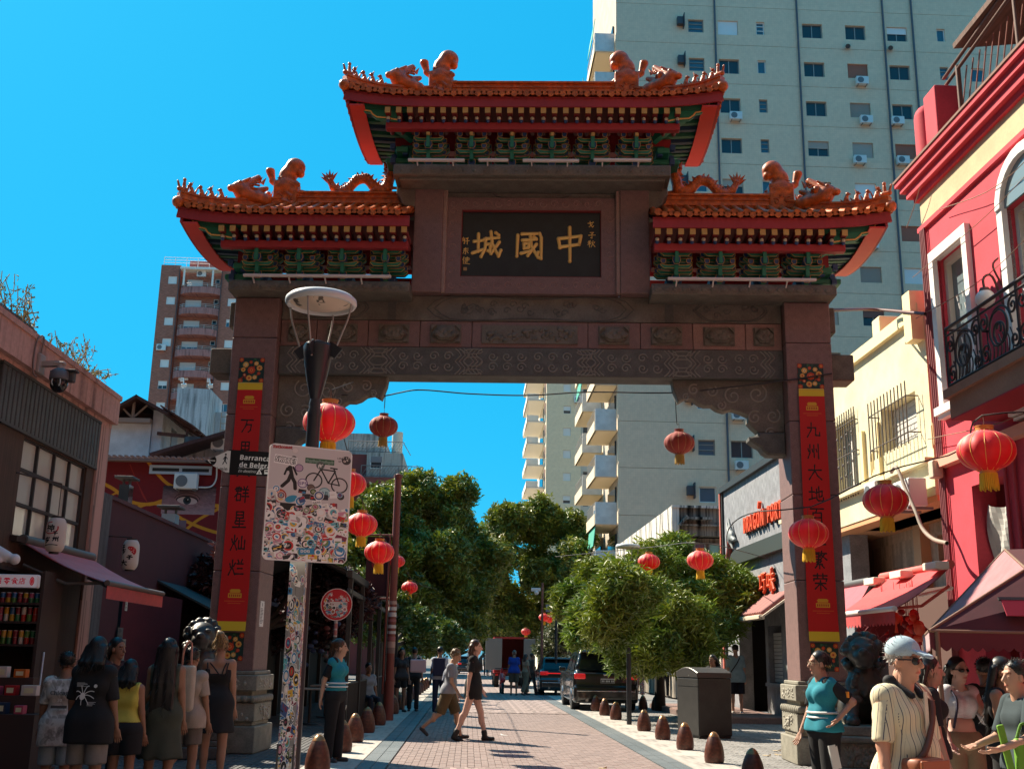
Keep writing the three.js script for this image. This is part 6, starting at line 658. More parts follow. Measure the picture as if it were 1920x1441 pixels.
{
const t=thingS('grey_shop_building','smooth grey shop building with red raised lettering right of the tree','building',[7.3,0,14]),m=FR(7.3),gy=M([0.36,0.37,0.4],0.8,{map:TX.stone}),bk=M([0.025,0.03,0.03],0.5),or=M([0.78,0.1,0.03],0.5);  // local x = -u from -17.9 to -6
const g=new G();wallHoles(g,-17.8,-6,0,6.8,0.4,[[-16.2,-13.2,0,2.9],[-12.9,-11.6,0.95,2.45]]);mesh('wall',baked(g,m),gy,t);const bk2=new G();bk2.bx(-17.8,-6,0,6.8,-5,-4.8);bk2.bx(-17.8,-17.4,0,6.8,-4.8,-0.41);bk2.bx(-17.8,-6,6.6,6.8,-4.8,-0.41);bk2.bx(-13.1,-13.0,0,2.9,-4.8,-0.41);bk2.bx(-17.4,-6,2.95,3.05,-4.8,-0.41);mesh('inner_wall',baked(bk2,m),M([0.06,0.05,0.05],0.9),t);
const e=new G();e.bx(-17.9,-6,6.8,6.98,-0.4,0.12);e.bx(-17.86,-17.72,0,6.8,-0.1,0.06);mesh('edge_trim',baked(e,m),bk,t);const e2=new G();e2.bx(-17.98,-17.86,0,6.9,-0.4,0.1);mesh('red_edge',baked(e2,m),M([0.55,0.14,0.1],0.6),t);
{const b=V(0,0,0),a0=atS(1402,984,7.3),a1=atS(1466,962,7.3);const len=4.75;let x=-14.75;const wordG=[];for(const ch of 'DRAGON PORTENO'){if(ch===' '){x+=0.28;continue;}const tg=new TextGeometry(ch,{font:bold,size:0.46,depth:0.12,curveSegments:4,bevelEnabled:false});tg.computeBoundingBox();const w=tg.boundingBox.max.x;const q=new G();q.add(tg,mat4(x,5.16,0.02,0,0,0,0.8,1,1));if(ch==='O'&&wordG.length===4)q.box(0.08,0.2,0.1,x+0.2,5.78,0.08,0,0,-0.5);wordG.push(1);mesh('sign_letter',baked(q,m),or,t);const sh=new G();const tg2=new TextGeometry(ch,{font:bold,size:0.5,depth:0.05,curveSegments:3,bevelEnabled:false});sh.add(tg2,mat4(x-0.02,5.11,0.003,0,0,0,0.8,1,1));mesh('letter_backing',baked(sh,m),bk,t);x+=w*0.8+0.06;}}
const arch=new G(),sh=(o)=>{const x0=-16.6+o,x1=-6.2,y1=4.75-o,r=0.9;return[[x0,3.05],[x0,y1-r],[x0+r*0.1,y1-r*0.55],[x0+r*0.3,y1-r*0.27],[x0+r*0.6,y1-r*0.07],[x0+r,y1],[x1,y1]];};const so=sh(0),si=sh(0.42);arch.ext([...so,...si.slice().reverse()].reverse(),0.2,mat4(0,0,0.0));mesh('portal_frame',baked(arch,m),M([0.04,0.05,0.045],0.5),t);
for(const[k,x]of[['qiao',-12.9],['wei',-12.05]]){const q=new G();hzGeo(q,k,x,3.62,0.1,0.72,0.05,1);mesh('sign_character',baked(q,m),or,t);const q2=new G();hzGeo(q2,k,x-0.03,3.57,0.03,0.76,0.075,0.6);mesh('character_backing',baked(q2,m),bk,t);}
{const q=new G();q.add(sculpt([['c',V(-17.1,3.5,0.08),V(-16.9,4.7,0.08),0.08,0.09,0.03],['c',V(-16.9,4.7,0.08),V(-16.55,5.15,0.08),0.09,0.1,0.03]],0.04));mesh('dragon_neck',baked(q,m),M([0.3,0.05,0.04],0.6),t);const q3=new G();q3.add(sculpt([['e',V(-16.45,5.25,0.1),V(0.3,0.2,0.12),0.03],['c',V(-16.6,5.35,0.1),V(-16.95,5.75,0.1),0.09,0.03,0.03],['c',V(-16.4,5.4,0.1),V(-16.7,5.85,0.1),0.08,0.03,0.03],['c',V(-16.3,5.2,0.1),V(-15.95,5.1,0.1),0.1,0.06,0.03],['c',V(-16.5,5.1,0.1),V(-16.2,4.85,0.1),0.07,0.03,0.03]],0.03));mesh('dragon_head',baked(q3,m),M([0.22,0.24,0.24],0.6),t);const q4=new G();q4.cyl(0.55,0.55,0.14,-16.35,3.7,0.08,24,PI / 2);mesh('round_sign',baked(q4,m),M([0.14,0.15,0.14],0.5),t);const q5=new G();q5.cyl(0.42,0.42,0.04,-16.4,3.62,0.17,24,PI / 2);mesh('round_sign_face',baked(q5,m),M([0.45,0.03,0.04],0.5),t);}
{const q=new G();for(let y=0.97;y<2.2;y+=0.1)q.bx(-12.88,-11.62,y,y+0.085,-0.2,-0.14+(Math.round(y*10)%2)*0.0);mesh('roller_shutter',baked(q,m),M([0.6,0.6,0.6],0.5,{metalness:0.2}),t);const k=new G();k.bx(-12.98,-11.5,0.86,0.95,-0.3,0.1);mesh('counter_sill',baked(k,m),gy,t);}
}
{const q=thingS('tiled_canopy','small canopy of red brown roof tiles over the shutter beside the right pillar','canopy',[7.0,2.6,12]);for(let i=0;i<14;i++){const g=new G();g.cyl(0.075,0.09,0.95,6.95,2.95,-13.0+i*0.17,10,0,-0.95);mesh('roof_tile',g,M([[0.3,0.08,0.07],[0.26,0.07,0.06],[0.34,0.1,0.08]][i%3],0.7),q);}const b=new G();b.box(0.95,0.05,2.6,6.92,2.86,-11.9,0,0,0.62);b.rbox(0.16,0.12,2.5,0.03,6.55,2.6,-11.9);mesh('canopy_board',b,M([0.62,0.5,0.38],0.8),q);}
{  // textiles hanging by the doorway and a rack of cards
const cols=['#3f9a8a','#c8c4ae','#8ab06a','#d8d0c4','#50806a','#b8a890','#e2dccc'];for(let i=0;i<7;i++){const p=atS(1312+i*6.5,1270,7.2),t=thingS('hanging_textile',`${['teal', 'cream', 'green', 'off white', 'dark green', 'tan', 'pale'][i]} cloth hanging in the row beside the dark doorway`,'cloth',[p[0],0.6,p[2]],'cloths hanging beside the doorway');const g=new THREE.PlaneGeometry(0.5,1.9,10,4),a=g.attributes.position;for(let k=0;k<a.count;k++)a.setZ(k,Math.sin(a.getX(k)*25)*0.03);g.computeVertexNormals();g.translate(0,1.0,0);g.rotateY(-PI / 2+0.5);mesh('cloth',g,M(cols[i],0.9,{side:THREE.DoubleSide}),t);const b=new G();const rod=new THREE.Mesh(new THREE.CylinderGeometry(0.012,0.012,0.55,5).rotateX(PI / 2),M([0.2,0.2,0.2],0.5));rod.name='rod';rod.position.y=1.95;t.add(rod);}
const p=atY(1346,1335,0.12),t=thing('card_rack','tilted grey display board of small cards on the step behind the litter bin','rack',p,0.3),g=new G();g.box(0.5,1.0,0.03,0,0.5,0,-0.15);mesh('board',g,M([0.2,0.2,0.2],0.6),t);for(let i=0;i<8;i++){const q=new G();q.box(0.44,0.09,0.01,0,0.1+i*0.115,0.06-i*0.0165,-0.15);mesh('card_row',q,M([[0.5,0.5,0.5],[0.35,0.36,0.38]][i%2],0.7),t);}
}

// ---------- red lanterns: lobed silk shell, gold ribs and caps, yellow fringe ----------
function makeLantern(name,dull){
const o=new THREE.Group();o.name=name;const r=0.5,h=0.36,N=12,prof=[];for(let i=0;i<=16;i++){const a=-PI / 2+PI*i / 16;prof.push([Math.max(0.16,Math.cos(a)*r),Math.sin(a)*h]);}
const raw=(n,g,m,p=o)=>{const x=new THREE.Mesh(g instanceof G?g.done():g,m);x.name=n;x.castShadow=x.receiveShadow=true;p.add(x);return x;};
const g=new THREE.LatheGeometry(prof.map((p)=>new THREE.Vector2(...p)),72),p=g.attributes.position;for(let i=0;i<p.count;i++){const a=Math.atan2(p.getZ(i),p.getX(i)),q=Math.hypot(p.getX(i),p.getZ(i)),f=1-0.045*Math.pow(Math.abs(Math.cos(a*N / 2)),3)*(q / r);p.setX(i,p.getX(i)*f);p.setZ(i,p.getZ(i)*f);}g.computeVertexNormals();
raw('silk_shell',g,dull?M([0.3,0.035,0.025],0.8,{side:THREE.DoubleSide,transmission:0.12,thickness:0}):M([0.86,0.02,0.025],0.6,{side:THREE.DoubleSide,transmission:0.42,thickness:0}));  // the dull copy has shade put into its silk and gold colours
const gold=M(dull?[0.5,0.3,0.12]:[0.85,0.5,0.12],0.45);for(let k=0;k<N;k++){const a=(k*2+0)*PI / N+0,pts=prof.filter((_,i)=>i%2===0).map(([x,y])=>V(Math.cos(a)*x*0.962,y,Math.sin(a)*x*0.962));const q=new G();q.tube(pts,0.0065,4,14);raw('gold_rib',q,gold);}
const c=new G();c.cyl(0.15,0.15,0.085,0,h+0.03,0,20);c.cyl(0.16,0.16,0.015,0,h+0.075,0,20);raw('top_cap',c,M(dull?[0.35,0.08,0.05]:[0.6,0.25,0.05],0.4));const d=new G();d.cyl(0.14,0.14,0.07,0,-h-0.02,0,20);raw('bottom_cap',d,M(dull?[0.35,0.1,0.06]:[0.7,0.3,0.06],0.4));
const f=new G();for(let k=0;k<30;k++){const a=k / 30*2*PI;f.bar(V(Math.cos(a)*0.135,-h-0.04,Math.sin(a)*0.135),V(Math.cos(a)*0.15,-h-0.3-0.02*(k%3),Math.sin(a)*0.15),0.0155,4);}raw('fringe',f,M(dull?[0.45,0.3,0.08]:[0.82,0.5,0.03],0.8));const w=new G();w.bar(V(0,h,0),V(0,h+0.3,0),0.008,4);raw('hanger',w,M([0.1,0.03,0.02],0.6));return o;
}
const lanB=makeLantern('red_lantern',false),lanShade=makeLantern('red_lantern',true);let nB=0,nD=0;const lanternTop={};
function lantern(key,px,py,wpx,dia,lab,o={}){const dist=dia / wpx*FP*(o.k??1),p=o.at??atD(px,py,dist),src=o.dull?lanShade:lanB,c=src.clone();c.name=numbered('red_lantern');c.position.copy(p);c.scale.setScalar(dia);c.rotation.y=rnd(6);if(o.tilt)c.rotation.z=o.tilt;scene.add(c);tag(c,lab,'lantern','red silk lanterns');lanternTop[key]=p.clone().add(V(0,dia*0.64,0));return c;}
lantern('a',617,792,98,0.62,'largest red lantern half behind the lamp post under the left bracket');
lantern('b',655,907,64,0.6,'red lantern half hidden by the right edge of the stickered sign');
lantern('c',678,983,60,0.6,'red lantern directly right of the stickered sign with a yellow fringe');
lantern('d',711,1035,57,0.58,'red lantern overlapping the brown banner pole on its left side');
lantern('e',744,1052,31,0.55,'small red lantern just right of the brown banner pole');lantern('f',768,1101,31,0.58,'small red lantern before dark foliage right of the banner pole');
lantern('g',719,799,55,0.52,'brown red lantern with shade in its colour against the sky under the left end of the beam',{dull:true});lantern('h',1274,830,58,0.54,'brown red lantern with shade in its colour hanging under the right bracket before the beige tower',{dull:true});
lantern('i',1217,1053,42,0.58,'red lantern in front of the right tree, the left one of two');lantern('j',1313,1050,50,0.58,'red lantern in front of the right tree, the right one of two');lantern('k',1516,1000,70,0.6,'red lantern hanging before the banner of the right gate pillar',{tilt:0.04,k:0.93});lantern('l',1661,938,84,0.62,'deep red lantern before the yellow building, left of the crimson house');lantern('m',1850,845,107,0.64,'big red lantern under the balcony of the crimson house');
[[1020,1157,20],[1042,1150,20],[1030,1160,19],[986,1184,18],[842,1188,16],[851,1196,15],[860,1203,14],[795,1133,18],[805,1148,13],[973,1214,13]].forEach(([x,y,w],i)=>lantern('z'+i,x,y,w,0.6,['far red lantern left of the distant lamp post','far red lantern right against the distant lamp post','far orange red lantern low beside the distant lamp post','far red lantern above the open truck','far red lantern high on the left by the walkers heads','far red lantern in the middle of the left cluster','far red lantern lowest in the left cluster','shaded red lantern deep in the left foliage','small shaded red lantern below another in the left foliage','tiny red lantern over the truck roof'][i]));
function cable(name,lab,pts,r=0.012,col=[0.03,0.025,0.025],cat='cable'){const t=thingW(name,lab,cat,pts[0].clone()),g=new G();g.tube(pts,r,5,pts.length*8);mesh('wire',g,M(col,0.6),t);return t;}
const LT=lanternTop;
cable('lantern_cable','thin cable slung under the beam between the two brackets',[atZ(640,740,-0.3),atZ(719,742,-0.5),atZ(745,737,-0.6),atZ(780,731,-0.6),atZ(880,738,-0.7),atZ(990,741,-0.7),atZ(1100,735,-0.7),atZ(1262,736,-0.5),atZ(1350,728,-0.2),atZ(1480,712,0.02),atZ(1560,700,0.02)]);
cable('hanging_wire','wire from the cable down to the shade coloured lantern on the left',[atZ(722,742,-0.5),atZ(721,758,-0.7),LT.g],0.008);cable('hanging_wire','wire from the right bracket down to the shade coloured lantern',[atZ(1266,740,-0.5),atZ(1269,790,-0.7),LT.h],0.008);cable('hanging_wire','wire from the left bracket down to the largest lantern',[LT.a,LT.a.clone().add(V(-0.1,0.6,-2))],0.008);
cable('lantern_cable','dark cable from the grey shop past the right pillar to the crimson house',[Sp(atS(1365,1056,7.0)),LT.k.clone().add(V(-0.6,0.0,-0.4)),LT.k,LT.l,Sp(atS(1790,850,6.0)),LT.m,Sp(atS(1925,772,5.6))],0.011);cable('lantern_cable','cable with two lanterns strung before the right tree',[LT.i.clone().add(V(-2.4,-0.1,-2)),LT.i,LT.j,Sp(atS(1440,1046,7.2))],0.01);
cable('power_cable','twisted cable from the right end of the ledge to the yellow building',[V(4.98,7.25,-0.2),Sp(atS(1640,580,6.6)),Sp(atS(1735,588,6.8))],0.03,[0.12,0.05,0.05]);cable('lantern_cable','cable along the left row of red lanterns',[LT.a,LT.b,LT.c,LT.d,LT.e,LT.f,LT.f.clone().add(V(0.5,0.2,-12))],0.009);

// ---------- lamp posts ----------
function lampPost(name,base,lab,H,o={}){  // cone-shaped lantern head: disc reflector on four thin stays above a tapered hood
const t=thing(name,lab,'street lamp',base,o.turn??0,o.group),raw=(n,g,m,p=t)=>{const x=new THREE.Mesh(g.done(),m);x.name=n;x.castShadow=x.receiveShadow=true;p.add(x);return x;},bk=M([0.022,0.024,0.03],0.35),y=H;
const p=new G();p.cyl(0.06,0.055,y-1.13,0,(y-1.13) / 2,0,18);p.lathe([[0.055,y-1.16],[0.06,y-1.12],[0.045,y-1.06],[0.05,y-1.04],[0.04,y-0.98]],0,0,0,20);raw('pole',p,bk);const h=new G();h.lathe([[0.03,y-1.02],[0.05,y-0.95],[0.085,y-0.78],[0.118,y-0.56],[0.125,y-0.48],[0.11,y-0.45],[0.05,y-0.425],[0.001,y-0.42]],0,0,0,28);for(let k=0;k<4;k++){const a=k*PI / 2+0.2;h.beam(V(Math.cos(a)*0.1,y-0.56,Math.sin(a)*0.1),V(Math.cos(a)*0.165,y-0.47,Math.sin(a)*0.165),0.02,0.13);}raw('hood',h,bk);
for(let k=0;k<4;k++){const a=k*PI / 2+0.2,g=new G(),c=Math.cos(a),s=Math.sin(a);g.tube([V(c*0.13,y-0.6,s*0.13),V(c*0.19,y-0.4,s*0.19),V(c*0.255,y-0.2,s*0.255),V(c*0.28,y-0.04,s*0.28)],0.0085,5);raw('stay',g,M([0.32,0.3,0.28],0.5));}
const d=new G();d.lathe([[0.001,y+0.035],[0.2,y+0.03],[0.27,y+0.018],[0.298,y-0.01],[0.302,y-0.045],[0.29,y-0.07],[0.272,y-0.072],[0.262,y-0.055],[0.255,y-0.02]],0,0,0,40);const dd=raw('reflector_disc',d,M([0.55,0.56,0.56],0.45));const b=new G();b.lathe([[0.26,y-0.04],[0.235,y-0.035],[0.215,y-0.055],[0.14,y-0.085],[0.001,y-0.1]],0,0,0,36);raw('reflector_face',b,M([0.85,0.66,0.5],0.6,{map:TX.grime2}),dd);return t;  // warm pale face colour carries sunlight bounced up from the ground
}
TX.grime2=dataTex(256,(x,y,i)=>(N16[i]*0.6+N64[i]*0.4>0.71?0.4:0.9)+0.16*(N8[i]-0.5),1.6);
const LD=9.4,lp=atD(552,1441,LD),lampBase=V(lp.x,0,lp.z),lampTop=atZ(598,560,lp.z),lampX=(lp.x+lampTop.x) / 2;
lampBase.x=lampX;lampPost('street_lamp',lampBase,'black street lamp with a disc reflector in front of the left gate pillar',lampTop.y).scale.set(1.12,1,1.12);
const stick=['#e8e6e0','#1c1c1e','#c8342a','#2f86b8','#e0b53a','#d8d2c4','#3a5a8a','#6a8a4a','#cfcac0','#8a2a4a','#f0efe8','#4a4a50','#d87a9a','#54b0b8'];
function stickers(x,w,h,n,smin,smax,y0=0){const cols=['#e6e3dc','#ecebe6','#15151a','#1e1e22','#2a2c30','#c4322c','#2f7fae','#d9ae3a','#cfc9bb','#3b5684','#738a52','#d6d0c6','#a6a29c','#7e3348','#e8d9d0','#5aaab2','#c98a9c','#e7e6e2'];for(let i=0;i<n;i++){const cx=rnd(w),cy=y0+(h-y0)*Math.pow(rnd(),0.8),s=rnd(smin,smax),c=pick(cols),c2=pick(cols),c3=pick(cols);x.save();x.translate(cx,cy);x.rotate(rnd(-0.4,0.4));const k=rnd();x.fillStyle='#e9e7e2';if(k<0.4){x.beginPath();x.arc(0,0,s*0.55,0,7);x.fill();x.fillStyle=c;x.beginPath();x.arc(0,0,s*0.49,0,7);x.fill();x.fillStyle=c2;x.beginPath();x.arc(0,0,s*0.33,0,7);x.fill();x.fillStyle=c3;x.beginPath();x.ellipse(0,0,s*0.2,s*0.1,rnd(3),0,7);x.fill();}else{const a=s*rnd(0.7,1.4),b=s*rnd(0.5,1.0);x.fillRect(-a / 2,-b / 2,a,b);x.fillStyle=c;x.fillRect(-a / 2+2,-b / 2+2,a-4,b-4);x.fillStyle=c2;for(let j=0;j<3;j++){x.beginPath();x.ellipse(rnd(-a,a)*0.3,rnd(-b,b)*0.3,a*rnd(0.08,0.24),b*rnd(0.08,0.26),rnd(3),0,7);x.fill();}x.fillStyle=c3;x.fillRect(-a*0.38,b*rnd(-0.2,0.2),a*rnd(0.3,0.75),b*0.14);}x.restore();}}
{  // sticker-covered square sleeve round the foot of the lamp post, and the sign plate on it
const w=30 / FP*LD,z=lp.z+0.085,top=atZ(571,1052,z),t=thingW('sign_post','square steel post plastered with stickers standing against the lamp post','post',V(lampX-0.03,0,z));seed=202;
const tx=canvasTex(256,2048,(x,W,H)=>{x.fillStyle='#8f8c88';x.fillRect(0,0,W,H);for(let i=0;i<60;i++){x.fillStyle='rgba(30,30,30,0.25)';x.fillRect(rnd(W),rnd(H),2+rnd(5),30+rnd(200));}stickers(x,W,H*0.82,210,40,100);});
const g=new THREE.BoxGeometry(w,top.y,w);g.translate(0,top.y / 2,0);mesh('post',g,M([1,1,1],0.5,{map:tx}),t);const e=new G();for(const s of[-1,1])e.bx(lampX-0.03+s*w / 2-0.008,lampX-0.03+s*w / 2+0.008,0,0.75,z+w / 2,z+w / 2+0.012);mesh('edge_strip',e,M([0.06,0.06,0.06],0.5),t);
  // plate
const zp=z+w / 2+0.07,c=[[511,829],[657,842],[646,1058],[496,1054]].map(([a,b])=>atZ(a,b,zp)),cx=c.reduce((a,p)=>a+p.x,0) / 4,cy=c.reduce((a,p)=>a+p.y,0) / 4,W=(c[1].x-c[0].x+c[2].x-c[3].x) / 2 / Math.cos(0.5)*0.95,H=(c[0].y-c[3].y+c[1].y-c[2].y) / 2*0.975,YW=0.5;
const st=thing('traffic_sign','white walkers and bicycles sign plate smothered in stickers','sign',V(cx,cy-H / 2,zp),YW);
const px=canvasTex(1024,1536,(x,w2,h2)=>{
x.fillStyle='#c9c3c1';x.fillRect(0,0,w2,h2);x.strokeStyle='#15161a';x.lineCap='round';x.lineJoin='round';
const L=(pts,lw)=>{x.lineWidth=lw;x.beginPath();pts.forEach((p,i)=>(i?x.lineTo(...p):x.moveTo(...p)));x.stroke();};
L([[235,330],[262,300],[290,420]],46);L([[225,320],[200,400]],24);L([[275,400],[250,480],[180,560]],44);L([[285,420],[330,500],[338,580]],44);L([[300,300],[345,390]],24);x.fillStyle='#15161a';x.beginPath();x.arc(300,178,34,0,7);x.fill();
x.lineWidth=17;for(const[a,b]of[[560,450],[880,490]]){x.beginPath();x.arc(a,b,98,0,7);x.stroke();}L([[560,450],[640,290],[820,300],[740,470],[640,290]],18);L([[740,470],[880,490],[800,270]],16);L([[760,262],[840,268]],18);L([[640,290],[622,230],[680,226]],16);
x.save();x.translate(70,232);x.rotate(0.1);x.fillStyle='#e8e6e2';x.fillRect(-8,-92,275,118);x.strokeStyle='#1a1a1c';x.lineWidth=5;x.fillStyle='#efeeea';x.font='bold 96px sans-serif';x.lineWidth=14;x.scale(0.82,1);x.strokeText('SKATE!',2,0);x.fillText('SKATE!',2,0);x.restore();
x.fillStyle='#b32a24';x.save();x.translate(40,62);x.rotate(-0.04);x.font='bold 50px serif';x.fillStyle='#b8282a';x.strokeStyle='#7a1518';x.lineWidth=6;x.strokeText('Esticonet',0,0);x.fillText('Esticonet',0,0);x.restore();x.fillStyle='#2c5a3c';x.fillRect(440,150,360,72);x.fillStyle='#6f8a7a';for(let i=0;i<9;i++){x.beginPath();x.arc(468+i*38,186+(i%2)*8,22,0,7);x.fill();}x.fillStyle='#55605c';x.beginPath();x.arc(630,240,52,0,7);x.fill();x.fillStyle='#d8d6d0';for(let i=0;i<18;i++){x.beginPath();x.arc(600+rnd(60),205+rnd(70),7,0,7);x.fill();}
x.fillStyle='#2a2530';x.font='bold 34px sans-serif';x.fillText('LINK',835,130);x.fillText('SC',850,172);x.beginPath();x.arc(950,140,58,0,7);x.fillStyle='#3b3a3c';x.fill();x.fillStyle='#ccc8c0';for(let i=0;i<10;i++){x.beginPath();x.ellipse(950+rnd(-40,40),140+rnd(-40,40),14,4,rnd(3),0,7);x.fill();}
const badge=(a,b,r,c1,c2,tx2,tc)=>{x.fillStyle=c1;x.beginPath();x.arc(a,b,r,0,7);x.fill();x.fillStyle=c2;x.beginPath();x.arc(a,b,r*0.84,0,7);x.fill();if(tx2){x.fillStyle=tc;x.font=`bold ${r * 0.9}px sans-serif`;x.textAlign='center';x.fillText(tx2,a,b+r*0.33);x.textAlign='left';}};
badge(370,300,52,'#4a3560','#b79ab0');badge(425,500,62,'#5c3f78','#d9d4d6','GPS','#5c3f78');badge(530,550,48,'#2c2826','#6b5a50');badge(310,70,40,'#c7b9b4','#d6cdc9');badge(700,610,76,'#5f8f96','#a9c9cc','AB','#3d6d78');badge(430,905,46,'#33363a','#55595c','A','#e8e6e0');badge(905,640,44,'#25262a','#34363a');badge(945,1010,40,'#2b3a6a','#6a2a30');badge(280,1430,62,'#b8322c','#2d4a8a');badge(700,880,52,'#4e7d8a','#9cc4c4');
x.fillStyle='#2e2c34';x.save();x.translate(430,690);x.rotate(-0.03);x.fillRect(0,-50,320,70);x.fillStyle='#c8c4bc';x.font='bold 40px sans-serif';x.fillText('VICK',120,0);x.restore();x.fillStyle='#e6e4de';x.save();x.translate(560,760);x.rotate(-0.2);x.fillRect(0,-40,110,70);x.fillStyle='#26282c';x.font='bold 34px sans-serif';x.fillText('GANG',4,5);x.restore();x.fillStyle='#a0352c';x.beginPath();x.arc(150,690,90,0,7);x.fill();x.fillStyle='#d8703c';x.fillRect(110,620,84,120);x.fillStyle='#2f8fb0';x.beginPath();x.ellipse(300,720,78,44,-0.4,0,7);x.fill();x.fillStyle='#35507c';x.beginPath();x.moveTo(15,820);x.lineTo(120,820);x.lineTo(112,925);x.lineTo(66,950);x.lineTo(20,925);x.fill();x.fillStyle='#c9a83a';x.fillRect(20,866,98,18);
seed=303;x.fillStyle='#191a1e';x.fillRect(170,780,190,130);stickers(x,w2,h2,75,60,120,560);stickers(x,w2,h2,260,60,140,800);x.fillStyle='#2b86ae';x.save();x.translate(430,1420);x.rotate(-0.06);x.fillRect(0,-60,190,84);x.fillStyle='#e6e2d8';x.font='bold 54px sans-serif';x.fillText('DOG',20,0);x.restore();
x.strokeStyle='#e6e4e0';x.lineWidth=20;x.strokeRect(4,4,w2-8,h2-8);
});
const sh=new THREE.Shape(),r=0.05;sh.moveTo(-W / 2+r,-H / 2);sh.lineTo(W / 2-r,-H / 2);sh.absarc(W / 2-r,-H / 2+r,r,-PI / 2,0);sh.lineTo(W / 2,H / 2-r);sh.absarc(W / 2-r,H / 2-r,r,0,PI / 2);sh.lineTo(-W / 2+r,H / 2);sh.absarc(-W / 2+r,H / 2-r,r,PI / 2,PI);sh.lineTo(-W / 2,-H / 2+r);sh.absarc(-W / 2+r,-H / 2+r,r,PI,PI*1.5);
const f=new THREE.ShapeGeometry(sh,8),uv=f.attributes.uv,fp=f.attributes.position;for(let i=0;i<uv.count;i++)uv.setXY(i,fp.getX(i) / W+0.5,fp.getY(i) / H+0.5);f.translate(0,0,0.011);const face=mesh('printed_face',f,M([1,1,1],0.45,{map:px}),st),pl=mesh('plate',new THREE.ExtrudeGeometry(sh,{depth:0.008,bevelEnabled:false}),M([0.6,0.6,0.6],0.4,{metalness:0.5}),st);for(const o of[face,pl])o.position.y=H / 2;
  // direction sign behind it
const zd=lp.z+0.07,d=[[384,865],[432,843],[540,850],[540,894],[432,890]].map(([a,b])=>atZ(a,b,zd)),D=thing('direction_sign','black arrow shaped walking sign pointing left behind the stickered plate','sign',V((d[1].x+d[2].x) / 2,d[4].y,zd)),o=D.position,pts=d.map((p)=>[p.x-o.x,p.y-o.y]);const mnx=Math.min(...pts.map((p)=>p[0])),mxx=Math.max(...pts.map((p)=>p[0])),mny=Math.min(...pts.map((p)=>p[1])),mxy=Math.max(...pts.map((p)=>p[1]));
const dt=canvasTex(1400,460,(x,w2,h2)=>{const X=(a)=>(a-384) / 156*w2,Y=(a)=>(a-843) / 51*h2;x.fillStyle='#121214';x.fillRect(0,0,w2,h2);x.fillStyle='#ded9d4';x.beginPath();x.moveTo(X(392),Y(865));x.lineTo(X(410),Y(845));x.lineTo(X(431),Y(845.5));x.lineTo(X(431),Y(887.5));x.lineTo(X(410),Y(886));x.fill();x.fillStyle='#121214';x.beginPath();x.arc(X(396),Y(864.5),88,0,7);x.fill();x.strokeStyle='#ded9d4';x.lineWidth=15;x.lineCap='round';x.beginPath();x.moveTo(X(403),Y(865));x.lineTo(X(390),Y(864));x.moveTo(X(395),Y(859));x.lineTo(X(390),Y(864));x.lineTo(X(395),Y(869));x.stroke();x.fillStyle='#121214';x.font='bold 78px sans-serif';x.save();x.translate(X(405.5),Y(885));x.scale(0.95,1);x.fillText('1 min',0,-12);x.restore();x.strokeStyle='#121214';const P=(l,lw)=>{x.lineWidth=lw;x.beginPath();l.forEach((p,i)=>(i?x.lineTo(X(p[0]),Y(p[1])):x.moveTo(X(p[0]),Y(p[1]))));x.stroke();};x.beginPath();x.arc(X(422.3),Y(852.5),17,0,7);x.fill();P([[422,857],[421.5,864]],30);P([[421.5,864],[425,870]],15);P([[421.5,864],[418,871]],15);P([[421,857],[418,862]],11);P([[423,857],[426,861]],11);
x.fillStyle='#e6e2de';x.font='bold 118px sans-serif';x.save();x.translate(X(448),Y(862));x.rotate(0.05);x.fillText('Barrancas',0,0);x.restore();x.save();x.translate(X(448),Y(876));x.rotate(0.05);x.fillText('de Belgrano',0,0);x.restore();x.fillRect(X(447),Y(877.5),700,5);x.font='italic 62px sans-serif';x.save();x.translate(X(447),Y(886));x.rotate(0.04);x.fillText('En destino:',0,0);x.restore();x.beginPath();x.moveTo(X(481),Y(890));x.lineTo(X(486.5),Y(879));x.lineTo(X(492),Y(890));x.fill();x.fillRect(X(496),Y(881),84,76);x.fillStyle='#121214';x.fillRect(X(497.5),Y(883),58,22);x.fillRect(X(485.7),Y(885),14,40);});
const ds=new THREE.Shape(pts.map((p)=>new THREE.Vector2(...p))),dg=new THREE.ShapeGeometry(ds),du=dg.attributes.uv,dp=dg.attributes.position;for(let i=0;i<du.count;i++)du.setXY(i,(dp.getX(i)-mnx) / (mxx-mnx),(dp.getY(i)-mny) / (mxy-mny));dg.translate(0,0,0.012);mesh('printed_face',dg,M([1,1,1],0.4,{map:dt}),D);mesh('plate',new THREE.ExtrudeGeometry(ds,{depth:0.01,bevelEnabled:false}),M([0.03,0.03,0.03],0.4),D);
}
{const b=atY(1042,1303);lampPost('street_lamp',V(b.x,0,b.z),'distant street lamp beside the parked hatchback',atZ(1044,1120,b.z).y,{turn:0.3});const c=atY(1180,1358),tp=atZ(1184,1022,c.z);lampPost('street_lamp',V(c.x,0,c.z),'street lamp rising out of the right tree beside the litter bin',tp.y,{turn:0.5});}

